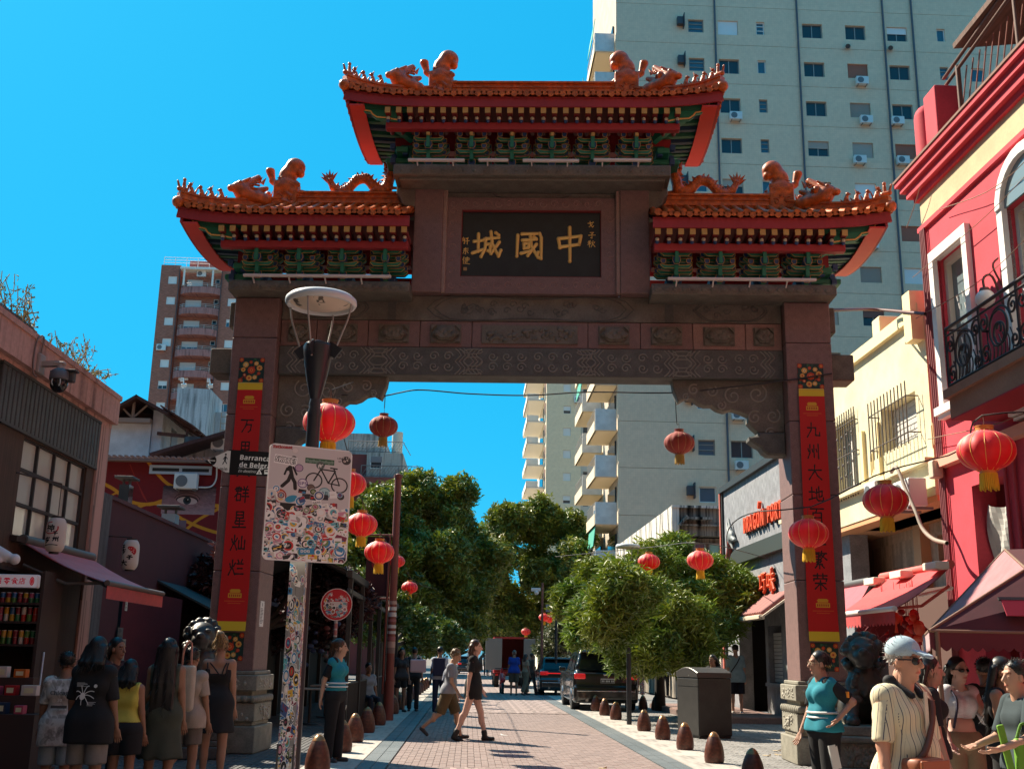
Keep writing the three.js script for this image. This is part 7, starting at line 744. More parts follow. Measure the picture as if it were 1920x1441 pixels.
// ---------- poles, round sign, bollards, bin, pergola ----------
{const b=atY(727,1350),t=thing('banner_pole','brown steel pole with cross arms and a dark red banner on the left','pole',V(b.x,0,b.z)),top=atZ(737,893,b.z),y=(py)=>atZ(732,py,b.z).y-0,br=M([0.2,0.045,0.03],0.6),raw=(n,g,m)=>mesh(n,g.done(),m,t),g=new G();g.cyl(0.13,0.11,0.9,0,0.45,0,14);g.cyl(0.095,0.085,top.y-0.9,0,0.9+(top.y-0.9) / 2,0,14);g.cyl(0.11,0.11,0.06,0,top.y,0,14);g.sph(0.07,0,top.y+0.04,0,1,0.5,1);raw('post',g,br);for(const[py,l,n]of[[1003,0.72,'arm'],[1122,0.7,'arm']]){const a=new G();a.bar(V(0,y(py),0),V(-l,y(py),0),0.025);raw(n,a,br);}const h=new G();h.bar(V(-0.15,0.6,0.06),V(-0.13,y(1003),0.06),0.028);raw('side_rod',h,br);
const c=new THREE.PlaneGeometry(0.6,y(1006)-y(1118),6,8),p=c.attributes.position;for(let i=0;i<p.count;i++)p.setZ(i,Math.sin(p.getX(i)*9+p.getY(i))*0.02);c.computeVertexNormals();c.translate(-0.4,(y(1006)+y(1118)) / 2,0);const tx=canvasTex(256,512,(x)=>{x.fillStyle='#3c0c10';x.fillRect(0,0,256,512);x.strokeStyle='#a01c1c';x.lineWidth=26;x.beginPath();x.arc(150,110,60,1,4.4);x.stroke();x.fillStyle='#a01c1c';x.fillRect(150,40,40,30);x.fillStyle='#3a6ab0';for(const[a,b2]of[[190,150],[186,200],[200,110]]){x.beginPath();x.arc(a,b2,14,0,7);x.fill();}x.fillStyle='#c8c4c0';x.fillRect(182,170,18,8);x.strokeStyle='#8a1818';x.beginPath();x.arc(120,230,50,2,4.8);x.stroke();});mesh('banner_cloth',c,M([1,1,1],0.8,{map:tx,side:THREE.DoubleSide}),t);for(let i=0;i<9;i++){const k=new G();k.cyl(0.1,0.1,rnd(0.06,0.16),0,1.6+i*0.14,0,12);raw('sticker',k,M(pick([[0.4,0.25,0.2],[0.3,0.1,0.1],[0.5,0.45,0.42],[0.2,0.12,0.1]]),0.6));}}
{const z=-4.6,c=atZ(631,1133,z),r=0.5*(atZ(661,1133,z).x-atZ(602,1133,z).x),t=thing('no_entry_sign','round red sign covered in stickers on a thin pole behind the lamp post','sign',V(c.x,0,z)),tx=canvasTex(512,512,(x)=>{x.fillStyle='#c01f2a';x.fillRect(0,0,512,512);x.fillStyle='#d8d0cc';x.fillRect(80,210,352,90);seed=71;for(let i=0;i<1;i++)stickers(x,512,512,85,30,80);x.strokeStyle='#c01f2a';x.lineWidth=46;x.beginPath();x.arc(256,256,236,0,7);x.stroke();x.fillStyle='#c01f2a';x.beginPath();x.arc(256,60,80,0,7);x.fill();x.strokeStyle='#e0d8d4';x.lineWidth=10;x.beginPath();x.arc(256,256,250,0,7);x.stroke();});const g=new THREE.CircleGeometry(r,40);g.translate(0,c.y,0.02);mesh('printed_face',g,M([1,1,1],0.5,{map:tx}),t);const p=new G();p.cyl(r,r,0.012,0,c.y,0.01,40,PI / 2);mesh('plate',p.done(),M([0.5,0.5,0.5],0.4,{metalness:0.5}),t);const q=new G();q.cyl(0.035,0.035,c.y+r,0,(c.y+r) / 2,-0.03,10);mesh('pole',q.done(),M([0.4,0.37,0.36],0.6),t);for(let i=0;i<9;i++){const k=new G();k.cyl(0.038,0.038,0.1,0,c.y-r-0.1-i*0.13,-0.03,10);mesh('sticker',k.done(),M(pick([[0.6,0.58,0.55],[0.05,0.05,0.06],[0.45,0.3,0.1],[0.3,0.1,0.1]]),0.6),t);}}
{  // bollards
const mk=()=>{const o=new THREE.Group();o.name='bollard';const g=new G();g.lathe([[0.001,0.455],[0.03,0.445],[0.06,0.415],[0.095,0.35],[0.125,0.27],[0.145,0.18],[0.152,0.1],[0.148,0.03],[0.138,0.012],[0.138,0]],0,0,0,26);const b=new THREE.Mesh(g.done(),M([0.155,0.042,0.022],0.42,{map:TX.rough2}));b.name='cast_body';const c=new G();c.lathe([[0.001,0.458],[0.031,0.448],[0.061,0.418],[0.08,0.385]],0,0,0,24);const d=new THREE.Mesh(c.done(),M([0.3,0.14,0.05],0.32,{metalness:0.5}));d.name='worn_tip';for(const x of[b,d]){x.castShadow=x.receiveShadow=true;o.add(x);}return o;};
TX.rough2=dataTex(256,(x,y,i)=>0.82+0.3*(N16[i]-0.5)+0.2*(N128[i]-0.5),0.4);const src=mk();const put=(p,sc,lab)=>{const c=src.clone();c.name=numbered('bollard');c.position.copy(p).setY(0);c.scale.setScalar(sc);scene.add(c);tag(c,lab,'bollard','brown shell shaped bollards along the road');};
const ord=['first','second','third','fourth','fifth','sixth','seventh','eighth','ninth','tenth','eleventh','twelfth','thirteenth','fourteenth','fifteenth','sixteenth'];
[[1413,1474],[1340,1430],[1285,1405],[1243,1386],[1208,1370],[1155,1349],[1134,1341],[1117,1333],[1206,1330],[1230,1331]].forEach(([px,py],i)=>put(atY(px,py),i>7?0.95:1,i>7?`dark bollard by the tree trunk behind the right row, the ${i === 8 ? 'left' : 'right'} one`:`${ord[i]} brown bollard from the front in the right row along the brick road`));[[594,1452],[640,1410],[664,1391],[687,1373],[709,1359],[736,1338],[747,1330],[757,1322]].forEach(([px,py],i)=>put(atY(px,py),1.08,`${ord[i]} brown bollard from the front in the left row along the road`));for(let k=0;k<8;k++)put(ST(-2.82,0,20+k*2.4),1.05,`${ord[k + 8]} brown bollard from the front in the left row, deep in shade`);
}
{  // litter bin
const l=atY(1263,1376),r=atY(1333,1387),t=thing('litter_bin','large dark grey litter bin with a rounded lid by the right bollards','bin',l.clone().lerp(r,0.5),Math.atan2(-(r.z-l.z),r.x-l.x)),w=0.95,g=new G();g.rbox(w,1.12,0.75,0.03,0,0.6,-0.3);g.rbox(w*0.94,0.06,0.7,0.01,0,0.03,-0.3);mesh('bin_body',g.done(),M([0.035,0.033,0.03],0.5,{map:TX.stone}),t);const d=new G(),sh=[[-w / 2,0],[w / 2,0],[w / 2,0.1]];for(let i=0;i<=8;i++)sh.push([w / 2-w*i / 8,0.1+0.1*Math.sin(i / 8*PI)]);d.ext(sh,0.78,mat4(0,1.165,-0.69),0.012);mesh('bin_lid',d.done(),M([0.045,0.042,0.04],0.4),t);const s=new G();s.box(0.002,0.13,0.09,-w / 2-0.002,0.22,-0.05);mesh('sticker',s.done(),M([0.7,0.68,0.6],0.6),t);const k=new G();k.cyl(0.015,0.015,0.02,0.1,1.2,0.085,10,PI / 2);mesh('lock',k.done(),M([0.4,0.38,0.35],0.3,{metalness:0.8}),t);const m=new G();m.box(w-0.06,0.008,0.01,0,1.0,0.078);mesh('door_seam',m.done(),M([0.012,0.012,0.012],0.6),t);
}
{  // covered terrace frame on the left pavement
const t=thingS('street_pergola','long black metal terrace frame with a pitched top along the left pavement','terrace',[-3.9,0,10]),bk=M([0.025,0.022,0.02],0.5),post=(s,u)=>{const g=new G();g.rbox(0.1,3.05,0.1,0.01,s,1.52,-u);mesh('post',g,bk,t);};for(let u=5.6;u<22;u+=2.6){post(-3.35,u);post(-5.6,u);}const g=new G();g.rbox(0.12,0.16,17,0.02,-3.35,3.1,-13.8);g.rbox(0.12,0.16,17,0.02,-5.6,3.1,-13.8);mesh('top_beam',g,bk,t);const b=new G();b.rbox(0.08,0.1,17,0.02,-3.35,2.75,-13.8);mesh('mid_rail',b,bk,t);const r=new G();for(let u=5.6;u<22;u+=0.9)r.box(1.3,0.05,0.05,-3.9,3.35,-u,0,0,-0.42);mesh('roof_bar',r,bk,t);const c=new G();c.box(1.35,0.012,16.5,-3.92,3.4,-13.8,0,0,-0.42);c.box(1.3,0.012,16.5,-5.1,3.4,-13.8,0,0,0.42);mesh('roof_sheet',c,M([0.05,0.048,0.045],0.35),t);const fe=new G();for(let u=5.6;u<21;u+=0.14)fe.bar(V(-3.35,0.05,-u),V(-3.35,0.9,-u),0.012,4);fe.bar(V(-3.35,0.9,-5.6),V(-3.35,0.9,-21.2),0.02);mesh('low_railing',fe,bk,t);const sc=new G();sc.bx(-5.7,-5.66,0,2.6,-21,-5.6);mesh('back_screen',sc,M([0.02,0.02,0.018],0.9),t);
for(let k=0;k<4;k++){const u=7.5+k*2.7,tb=thingS('terrace_table',`square pale table on the terrace, ${['nearest', 'second', 'third', 'farthest'][k]} from the arch`,'table',[-4.3,0,u]),q=new G();q.rbox(0.7,0.03,0.7,0.01,-4.3,0.75,-u);mesh('table_top',q,M([0.4,0.37,0.33],0.6),tb);const p=new G();p.cyl(0.03,0.03,0.72,-4.3,0.38,-u);p.cyl(0.22,0.2,0.02,-4.3,0.03,-u,16);mesh('pedestal',p,bk,tb);}
for(let k=0;k<2;k++){const p=atD(628+k*3,1200,22),q=thing('hanging_goods',`string of colourful ${k ? 'hats' : 'toys'} hanging in the dark behind the lamp post`,'goods',V(-5.0+k*0.5,1.0,-7.5));seed=5+k;for(let i=0;i<14;i++){const m=new THREE.Mesh(new THREE.SphereGeometry(rnd(0.05,0.09),9,7),M(pick([[0.12,0.03,0.03],[0.03,0.05,0.12],[0.13,0.11,0.1],[0.02,0.02,0.02]]),0.7));m.name='trinket';m.position.set(rnd(-0.2,0.2),0.15+i*0.1,rnd(-0.1,0.1));m.scale.set(1,0.7,1);q.add(m);}}
const pr=thing('leaning_pipe','thin grey pipe leaning against the left gate pillar','pipe',V(-3.95,0,-1.2)),pg=new G();pg.tube([V(0,0,0),V(0.05,0.7,-0.05),V(0.18,1.35,-0.1)],0.02);mesh('pipe',pg.done(),M([0.4,0.38,0.36],0.5),pr);const cup=thing('paper_cup','crushed white paper cup lying by the left bollards','cup',atY(637,1421)),cg=new G();cg.lathe([[0.001,0],[0.03,0],[0.045,0.1],[0.04,0.1],[0.028,0.005]],0,0,0,14);const cgg=cg.done();cgg.rotateZ(1.3);cgg.translate(0,0.04,0);mesh('cup_wall',cgg,M([0.8,0.8,0.78],0.7,{side:THREE.DoubleSide}),cup);
}
{const b=atY(1015,1302),top=atZ(1014,1092,b.z),t=thing('camera_pole','thin brown pole with two white cameras far down the right side','pole',V(b.x,0,b.z)),g=new G();g.cyl(0.06,0.05,top.y,0,top.y / 2,0,10);mesh('post',g.done(),M([0.2,0.08,0.06],0.6),t);const c=new G();c.rbox(0.4,0.14,0.14,0.02,-0.28,top.y-0.3,0.1);c.sph(0.1,-0.25,top.y-0.42,0.1);mesh('camera',c.done(),M([0.7,0.7,0.68],0.5),t);const bx=new G();bx.rbox(0.7,0.3,0.2,0.02,0.5,atZ(1014,1140,b.z).y,0);mesh('sign_box',bx.done(),M([0.3,0.33,0.36],0.5),t);}
{  // leaves dropped on the pavement
for(const[px,py]of[[1438,1416],[1457,1407],[1461,1415],[1130,1440],[945,1378]]){const t=thing('fallen_leaf',{1438:'pale dry leaf on the right pavement, the left one of three',1457:'yellowish dry leaf on the right pavement, the upper of three',1461:'brown dry leaf on the right pavement, nearest the pillar',1130:'orange scrap on the brick road at the bottom edge',945:'white scrap on the brick road right of the walkers'}[px],'leaf',atY(px,py,0.006));const g=new THREE.CircleGeometry(0.09,7);g.scale(1,0.5,1);g.rotateX(-PI / 2);g.rotateY(px);g.attributes.position.setY(1,0.03);g.computeVertexNormals();g.translate(0,0.004,0);mesh('leaf_blade',g,M(px===945?[0.6,0.58,0.55]:[0.5,0.38,0.2],0.8,{side:THREE.DoubleSide}),t);}
}

// ---------- trees: tapered trunk and limbs, crown of many leaf sprays spread through uneven clumps ----------
const spray=(n,L,W)=>{const g=new G(),s=seed;seed=900+n;for(let i=0;i<n;i++){const q=new THREE.BufferGeometry();q.setAttribute('position',new THREE.Float32BufferAttribute([0,0,0,W,0.02,L*0.45,0,0,L,0,0,0,0,0,L,-W,0.02,L*0.45],3));q.setAttribute('uv',new THREE.Float32BufferAttribute(new Float32Array(12),2));q.computeVertexNormals();g.add(q,mat4(rnd(-0.12,0.12),rnd(-0.12,0.12),rnd(-0.12,0.12),rnd(-1.2,0.6),rnd(6.28),rnd(-0.6,0.6)));}seed=s;return g.done();};
const SP1=spray(13,0.17,0.04),SP2=spray(12,0.2,0.022),SP3=spray(10,0.16,0.04),leafM=M([1,1,1],0.55,{side:THREE.DoubleSide,transmission:0.5,thickness:0});
function tree(name,lab,base,blobs,n,geo,cols,sd,bark=[0.09,0.065,0.05],sc=1){
const t=thingW(name,lab,'tree',base.clone().setY(0),null);seed=sd;const im=new THREE.InstancedMesh(geo,leafM,n),vol=blobs.reduce((a,b)=>a+b[3]**2,0),c=new THREE.Color();let k=0;
blobs.forEach((b,bi)=>{const m=bi===blobs.length-1?n-k:Math.round(n*b[3]**2 / vol);const subs=Array.from({length:9},()=>{const a=rnd(6.28),e=Math.asin(rnd(-0.7,1));return[Math.cos(a)*Math.cos(e),Math.sin(e),Math.sin(a)*Math.cos(e)];});for(let i=0;i<m&&k<n;i++){const u=subs[i%9],r=b[3]*rnd(0.35,0.78),w=b[3]*0.42*Math.pow(rnd(),0.45);const a=rnd(6.28),e=Math.asin(rnd(-1,1));im.setMatrixAt(k,mat4(b[0]+u[0]*r+Math.cos(a)*Math.cos(e)*w,b[1]+(u[1]*r+Math.sin(e)*w)*0.92,b[2]+u[2]*r+Math.sin(a)*Math.cos(e)*w,rnd(-0.7,0.7),rnd(6.28),rnd(-0.7,0.7),sc*rnd(0.85,1.6)));const q=cols[(i+bi)%cols.length],f=rnd(0.65,1.3);im.setColorAt(k++,c.setRGB(q[0]*f,q[1]*f,q[2]*f));}});
im.name='crown';im.userData.kind='stuff';im.castShadow=im.receiveShadow=true;t.add(im);const g=new G(),o=t.position,lo=Math.min(...blobs.map((b)=>b[1]-b[3])),fork=V(o.x,Math.max(1.4,o.y+(lo+0.6)),o.z),tr=new G();tr.bar(V(o.x,0,o.z),fork,0.19*sc,10,0.13*sc);for(const b of blobs){const e=V(o.x+b[0],b[1],o.z+b[2]),mid=fork.clone().lerp(e,0.5).add(V(0,0.25,0));tr.bar(fork,mid,0.09*sc,7,0.055*sc);tr.bar(mid,e,0.055*sc,6,0.02);}mesh('trunk',tr,M(bark,0.9,{map:TX.stone}),t);return t;
}
function crownAt(list,base){return list.map(([px,py,rpx,D,dz])=>{const p=atD(px,py,D).sub(V(base.x,0,base.z));return[p.x,p.y,p.z-(dz??0),rpx / FP*D];});}
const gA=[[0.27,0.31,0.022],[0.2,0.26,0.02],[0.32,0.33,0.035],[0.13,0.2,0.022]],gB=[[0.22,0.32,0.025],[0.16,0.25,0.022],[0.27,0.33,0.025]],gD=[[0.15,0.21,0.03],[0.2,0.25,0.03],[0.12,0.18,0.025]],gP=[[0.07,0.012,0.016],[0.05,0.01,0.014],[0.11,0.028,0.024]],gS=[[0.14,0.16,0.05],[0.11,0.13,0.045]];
{
let b=ST(-4.6,0,30);tree('street_tree','tall leafy green tree on the left beside the lanterns and banner pole',b,crownAt([[720,985,78,48],[790,950,72,50],[860,965,74,50],[745,1075,72,46],[815,1060,80,47],[885,1060,74,50],[770,1150,70,46],[850,1150,72,48],[690,1040,52,46]],b),15000,SP1,gA,61);
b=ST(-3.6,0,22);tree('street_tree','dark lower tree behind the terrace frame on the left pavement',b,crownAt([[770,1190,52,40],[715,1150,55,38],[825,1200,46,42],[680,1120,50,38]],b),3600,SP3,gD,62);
b=ST(3.5,0,62);tree('street_tree','broad green tree closing the street in the middle, before the cream tower',b,crownAt([[960,1000,60,76],[1020,985,62,78],[1070,1010,52,76],[935,1080,64,74],[1005,1080,66,76],[1070,1100,60,74],[960,1150,66,76],[1030,1160,62,76],[1085,1050,40,72]],b),14000,SP1,gA,63,undefined,1.3);
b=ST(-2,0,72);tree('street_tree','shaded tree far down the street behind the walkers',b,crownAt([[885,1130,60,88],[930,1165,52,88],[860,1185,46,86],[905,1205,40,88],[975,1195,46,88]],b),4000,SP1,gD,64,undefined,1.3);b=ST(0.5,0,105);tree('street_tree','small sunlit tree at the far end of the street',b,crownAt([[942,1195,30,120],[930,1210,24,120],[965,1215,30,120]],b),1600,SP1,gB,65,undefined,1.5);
b=atY(1238,1332);tree('street_tree','bright narrow leaved green tree in front of the grey shop on the right',b,crownAt([[1125,1115,70,32],[1205,1075,66,31],[1290,1075,66,32],[1350,1110,66,32],[1095,1175,56,30],[1165,1165,76,25.5],[1240,1150,84,28],[1320,1165,80,30],[1385,1125,52,31],[1185,1225,52,27],[1285,1205,62,28],[1240,1225,52,27],[1255,1045,48,33],[1070,1130,40,32],[1415,1120,34,31],[1180,1115,70,25.6]],b),14000,SP2,gB,66,[0.03,0.025,0.02],0.95);
b=ST(5,0,34);tree('street_tree','dusty grey green small tree behind the distant street lamp',b,crownAt([[1055,1195,46,54],[1080,1150,40,54],[1035,1225,34,54],[1095,1110,36,54]],b),2600,SP3,gS,67);b=V(-5.9,0,-7.2);tree('plum_tree','purple leaved plum tree behind the left gate pillar',b,crownAt([[385,1085,40,25],[420,1060,44,25],[500,1090,60,26],[580,1100,64,26],[650,1110,56,26],[560,1170,60,27],[395,1140,30,25],[630,1180,44,27]],b),4200,SP3,gP,68,[0.04,0.025,0.02],0.8);
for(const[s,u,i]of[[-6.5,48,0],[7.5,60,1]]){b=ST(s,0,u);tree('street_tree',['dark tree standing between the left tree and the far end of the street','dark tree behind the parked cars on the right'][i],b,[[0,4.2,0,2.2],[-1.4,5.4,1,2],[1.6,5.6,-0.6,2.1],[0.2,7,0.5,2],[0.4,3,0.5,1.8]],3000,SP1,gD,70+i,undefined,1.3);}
}

// ---------- vehicles, seen from behind; local +z is the rear ----------
function car(name,lab,base,turn,o){
const t=thing(name,lab,o.cat??'car',base,turn),{w,h,L,belt}=o,v=V,raw=(n,g,m,p=t)=>{const x=new THREE.Mesh(g instanceof G?g.done():g,m);x.name=n;x.castShadow=x.receiveShadow=true;p.add(x);return x;},hw=w / 2,wr=o.wr,zr=-0.85,zf=-L+0.85;
const body=sculpt([['b',v(0,belt*0.62,-L / 2),v(hw-0.09,belt*0.34,L / 2-0.1),0.09,0.05],['b',v(0,(belt+h) / 2-0.08,-L*0.42),v(hw-0.2,(h-belt) / 2,L*0.34),0.1,0.08],['b',v(0,belt*0.45,-0.12),v(hw-0.08,0.16,0.12),0.06,0.04]],0.045,(x,y,z)=>{let d=-1;for(const zz of[zr,zf])d=Math.max(d,Math.min(wr*1.12-Math.hypot(y-wr,z-zz),Math.abs(x)-(hw-0.28)));if(y>belt){d=Math.max(d,(z+0.16+(y-belt)*0.62)*0.8,(-z-L*0.68+(y-belt)*0.9)*0.7,(Math.abs(x)-hw+0.06+(y-belt)*0.28));}return d;});const paint=M(o.paint,0.28,{clearcoat:1,clearcoatRoughness:0.06,metalness:0.3});raw('body',body,paint);
const rw=new G(),y0=belt+0.07,y1=h-0.14,zA=(y)=>-0.145-(y-belt)*0.62,xA=(y)=>hw-0.17-(y-belt)*0.28;rw.quad(v(-xA(y0),y0,zA(y0)),v(xA(y0),y0,zA(y0)),v(xA(y1),y1,zA(y1)),v(-xA(y1),y1,zA(y1)));raw('rear_window',rw,M([0.015,0.018,0.02],0.05));for(const s of[-1,1]){const sw=new G(),X=(y)=>s*(hw-0.045-(y-belt)*0.28);for(const[a,b]of[[-0.65,-1.6],[-1.68,-2.6]]){const p=[v(X(y0),y0,a),v(X(y0),y0,b),v(X(y1),y1,b-0.1),v(X(y1),y1,a-0.35)];s<0?sw.quad(p[1],p[0],p[3],p[2]):sw.quad(...p);}raw('side_window',sw,M([0.015,0.018,0.02],0.05));const tl=new G();tl.rbox(0.34,0.16,0.1,0.04,s*(hw-0.2),belt-0.1,-0.03);raw('tail_light',tl,M([0.6,0.015,0.02],0.2,{emissive:[0.12,0.002,0.002],clearcoat:1}));for(const zz of[zr,zf]){const wh=new G();wh.cyl(wr,wr,0.24,s*(hw-0.13),wr,zz,28,0,PI / 2);const W=raw('wheel',wh,M([0.015,0.015,0.016],0.8)),ri=new G();ri.cyl(wr*0.64,wr*0.62,0.03,s*(hw-0.0),wr,zz,20,0,PI / 2);for(let k=0;k<5;k++)ri.box(0.02,wr*1.1,0.05,s*(hw+0.012),wr,zz,k*0.628);raw('rim',ri,M([0.35,0.35,0.36],0.3,{metalness:0.9}),W);}const mi=new G();mi.rbox(0.2,0.14,0.1,0.03,s*(hw+0.08),belt+0.08,-L*0.62);raw('mirror',mi,paint);}
const bp=new G();bp.rbox(w-0.2,0.03,0.03,0.01,0,belt*0.52,0.075);raw('bumper_trim',bp,M([0.6,0.6,0.6],0.2,{metalness:1}));const lo=new G();lo.rbox(w-0.16,0.2,0.1,0.04,0,0.34,-0.02);raw('rear_bumper',lo,M([0.02,0.02,0.02],0.7));const pt=canvasTex(256,80,(x)=>{x.fillStyle='#b9bcc2';x.fillRect(0,0,256,80);x.fillStyle='#16181d';x.fillRect(6,18,244,56);x.fillStyle='#c4c8cc';[20,48,92,120,148,192,220].forEach((a,i)=>x.fillRect(a,30,20,32));}),pg=new THREE.PlaneGeometry(0.42,0.13);pg.translate(0.05,o.plateY,o.plateZ??0.03);raw('number_plate',pg,M([1,1,1],0.5,{map:pt}));if(o.bar){const b=new G();b.rbox(w-0.5,0.035,0.04,0.01,0,belt-0.1,0.0);raw('light_bar',b,M([0.7,0.02,0.02],0.3,{emissive:[0.3,0.005,0.004]}));}else{const b=new G();b.rbox(0.14,0.05,0.02,0.01,0,belt-0.05,0.02);raw('badge',b,M([0.8,0.8,0.8],0.2,{metalness:1}));for(const s of[-1,1]){const r=new G();r.bar(v(s*(hw-0.32),h+0.02,-0.8),v(s*(hw-0.32),h+0.02,-2.8),0.025);raw('roof_rail',r,M([0.1,0.1,0.1],0.4));}}const sp=new G();sp.rbox(w-0.5,0.04,0.3,0.015,0,h-0.05,-0.42);raw('roof_spoiler',sp,paint);const ex=new G();ex.cyl(0.045,0.045,0.1,-hw+0.4,0.3,0.05,12,PI / 2);raw('exhaust',ex,M([0.3,0.3,0.3],0.3,{metalness:1}));return t;
}
car('parked_car','black off-road car with red tail lights parked by the right tree',ST(3.25,0,16.2),A,{w:1.95,h:1.74,L:4.8,belt:1.08,wr:0.38,paint:[0.018,0.017,0.016],plateY:0.86});car('parked_car','dark blue green hatchback with a red light strip parked ahead of the black car',ST(3.0,0,29),A,{w:1.85,h:1.5,L:4.3,belt:0.98,wr:0.34,paint:[0.01,0.015,0.018],plateY:0.62,bar:1,plateZ:0.09});car('parked_car','small dark car far down the street left of the open truck',ST(-0.9,0,82),A,{w:1.8,h:1.5,L:4.2,belt:0.95,wr:0.32,paint:[0.03,0.03,0.032],plateY:0.6,plateZ:0.09});
{const t=thing('red_truck','red box truck with its grey rear doors swung open in the middle of the street','truck',ST(1.3,0,40),A),raw=(n,g,m)=>{const x=new THREE.Mesh(g.done(),m);x.name=n;x.castShadow=x.receiveShadow=true;t.add(x);},rd=M([0.35,0.02,0.02],0.5);let g=new G();wallHoles(g,-0.85,0.85,0.75,2.5,0.1,[[-0.75,0.75,0.85,2.4]]);g.bx(-0.85,-0.8,0.75,2.5,-3.5,-0.1);g.bx(0.8,0.85,0.75,2.5,-3.5,-0.1);g.bx(-0.85,0.85,2.45,2.5,-3.5,-0.1);g.bx(-0.85,0.85,0.7,0.75,-3.5,0.3);g.bx(-0.8,0.8,0.75,2.45,-3.5,-3.45);raw('cargo_box',g,rd);g=new G();g.rbox(0.85,1.55,0.05,0.01,-0.42-0.45,1.63,0.12,0,0.15);raw('rear_door',g,M([0.2,0.2,0.19],0.6));g=new G();g.rbox(0.6,1.55,0.05,0.01,0.95,1.63,0.12,0,-0.3);raw('rear_door',g,M([0.18,0.18,0.17],0.6));g=new G();g.rbox(1.7,1.7,1.6,0.12,0,1.35,-4.4);raw('cab',g,rd);for(const s of[-1,1])for(const z of[-0.7,-4.3]){g=new G();g.cyl(0.4,0.4,0.25,s*0.7,0.4,z,20,0,PI / 2);raw('wheel',g,M([0.02,0.02,0.02],0.8));}for(const s of[-1,1]){g=new G();g.rbox(0.16,0.1,0.05,0.02,s*0.7,0.62,0.02);raw('tail_light',g,M([0.6,0.02,0.02],0.3));}const m=thing('red_scooter','red scooter standing behind the man in the blue shirt','scooter',ST(0.6,0,30),0.1),q=new G();q.add(sculpt([['c',V(0,0.55,0),V(0,0.7,-0.4),0.12,0.14,0.06],['c',V(0,0.3,-0.3),V(0,0.3,-0.8),0.1,0.08,0.05],['c',V(0,0.35,-0.9),V(0,1.0,-0.75),0.09,0.05,0.04]],0.03));const rawm=(n,g,mm)=>mesh(n,g.done(),mm,m);rawm('scooter_body',q,M([0.5,0.02,0.03],0.35));const wl=new G();wl.cyl(0.24,0.24,0.1,0,0.24,0.02,18,0,PI / 2);rawm('wheel',wl,M([0.02,0.02,0.02],0.8));const w2=new G();w2.cyl(0.24,0.24,0.1,0,0.24,-1.1,18,0,PI / 2);rawm('wheel',w2,M([0.02,0.02,0.02],0.8));const hb=new G();hb.bar(V(-0.3,1.02,-0.75),V(0.3,1.02,-0.75),0.02);rawm('handlebar',hb,M([0.05,0.05,0.05],0.5));}

// ---------- people: one continuous body each, clothes and hair as parts ----------
const _vc=(g,f)=>{const p=g.attributes.position,c=new Float32Array(p.count*3);for(let i=0;i<p.count;i++)c.set(f(p.getX(i),p.getY(i),p.getZ(i)),i*3);g.setAttribute('color',new THREE.BufferAttribute(c,3));return g;};
const headGeo=_vc(sculpt([['e',V(0,0.035,-0.012),V(0.074,0.09,0.092),0.02],['e',V(0,-0.035,0.03),V(0.056,0.075,0.062),0.03],['c',V(0,0.012,0.088),V(0,-0.03,0.108),0.009,0.015,0.012],['e',V(0,-0.103,0.055),V(0.026,0.02,0.024),0.02],['e',V(0.072,-0.012,-0.005),V(0.011,0.03,0.02),0.008],['e',V(-0.072,-0.012,-0.005),V(0.011,0.03,0.02),0.008],['c',V(-0.034,0.03,0.078),V(0.034,0.03,0.078),0.012,0.012,0.012],['c',V(-0.017,-0.068,0.083),V(0.017,-0.068,0.083),0.008,0.008,0.006],['c',V(0,-0.09,0),V(0,-0.2,-0.02),0.052,0.056,0.02],['e',V(0.03,0.0,0.074),V(0.014,0.009,0.01),0.004],['e',V(-0.03,0.0,0.074),V(0.014,0.009,0.01),0.004]],0.0065),(x,y,z)=>{const ax=Math.abs(x);if(z>0.07&&Math.hypot((ax-0.03) / 0.014,y / 0.007)<1)return ax>0.024&&ax<0.036?[0.12,0.08,0.06]:[1.1,1.15,1.2];if(z>0.06&&ax>0.014&&ax<0.048&&Math.abs(y-0.026)<0.006)return[0.3,0.22,0.18];if(z>0.07&&Math.hypot(x / 0.026,(y+0.068) / 0.01)<1)return[0.85,0.5,0.5];return[1,1,1];});
const handGeo=sculpt([['c',V(-0.018,-0.03,0),V(-0.02,-0.085,0.004),0.014,0.013,0.012],['c',V(0.0,-0.02,0),V(0.0,-0.088,0.004),0.017,0.014,0.012],['c',V(0.018,-0.03,0),V(0.02,-0.085,0.004),0.014,0.013,0.012],...[[-0.027,0.05,0.0072],[-0.009,0.066,0.008],[0.009,0.07,0.0082],[0.027,0.062,0.0078]].flatMap(([x,l,r])=>[['c',V(x,-0.09,0.004),V(x*1.08,-0.09-l*0.55,0.012),r*1.08,r,0.004],['c',V(x*1.08,-0.09-l*0.55,0.012),V(x*1.1,-0.09-l*0.9,0.03),r,r*0.85,0.003]]),['c',V(0.022,-0.03,0.006),V(0.042,-0.065,0.018),0.013,0.0095,0.01],['c',V(0.042,-0.065,0.018),V(0.042,-0.09,0.03),0.0095,0.008,0.003],['c',V(0,0.01,0),V(0,-0.03,0),0.022,0.02,0.01]],0.0046);
TX.hair=dataTex(256,(x,y,i)=>0.6+0.75*(N256[x+(y>>5)*256]-0.3)+0.2*(N16[i]-0.5),0.22);
const darkHair=[0.012,0.01,0.009];
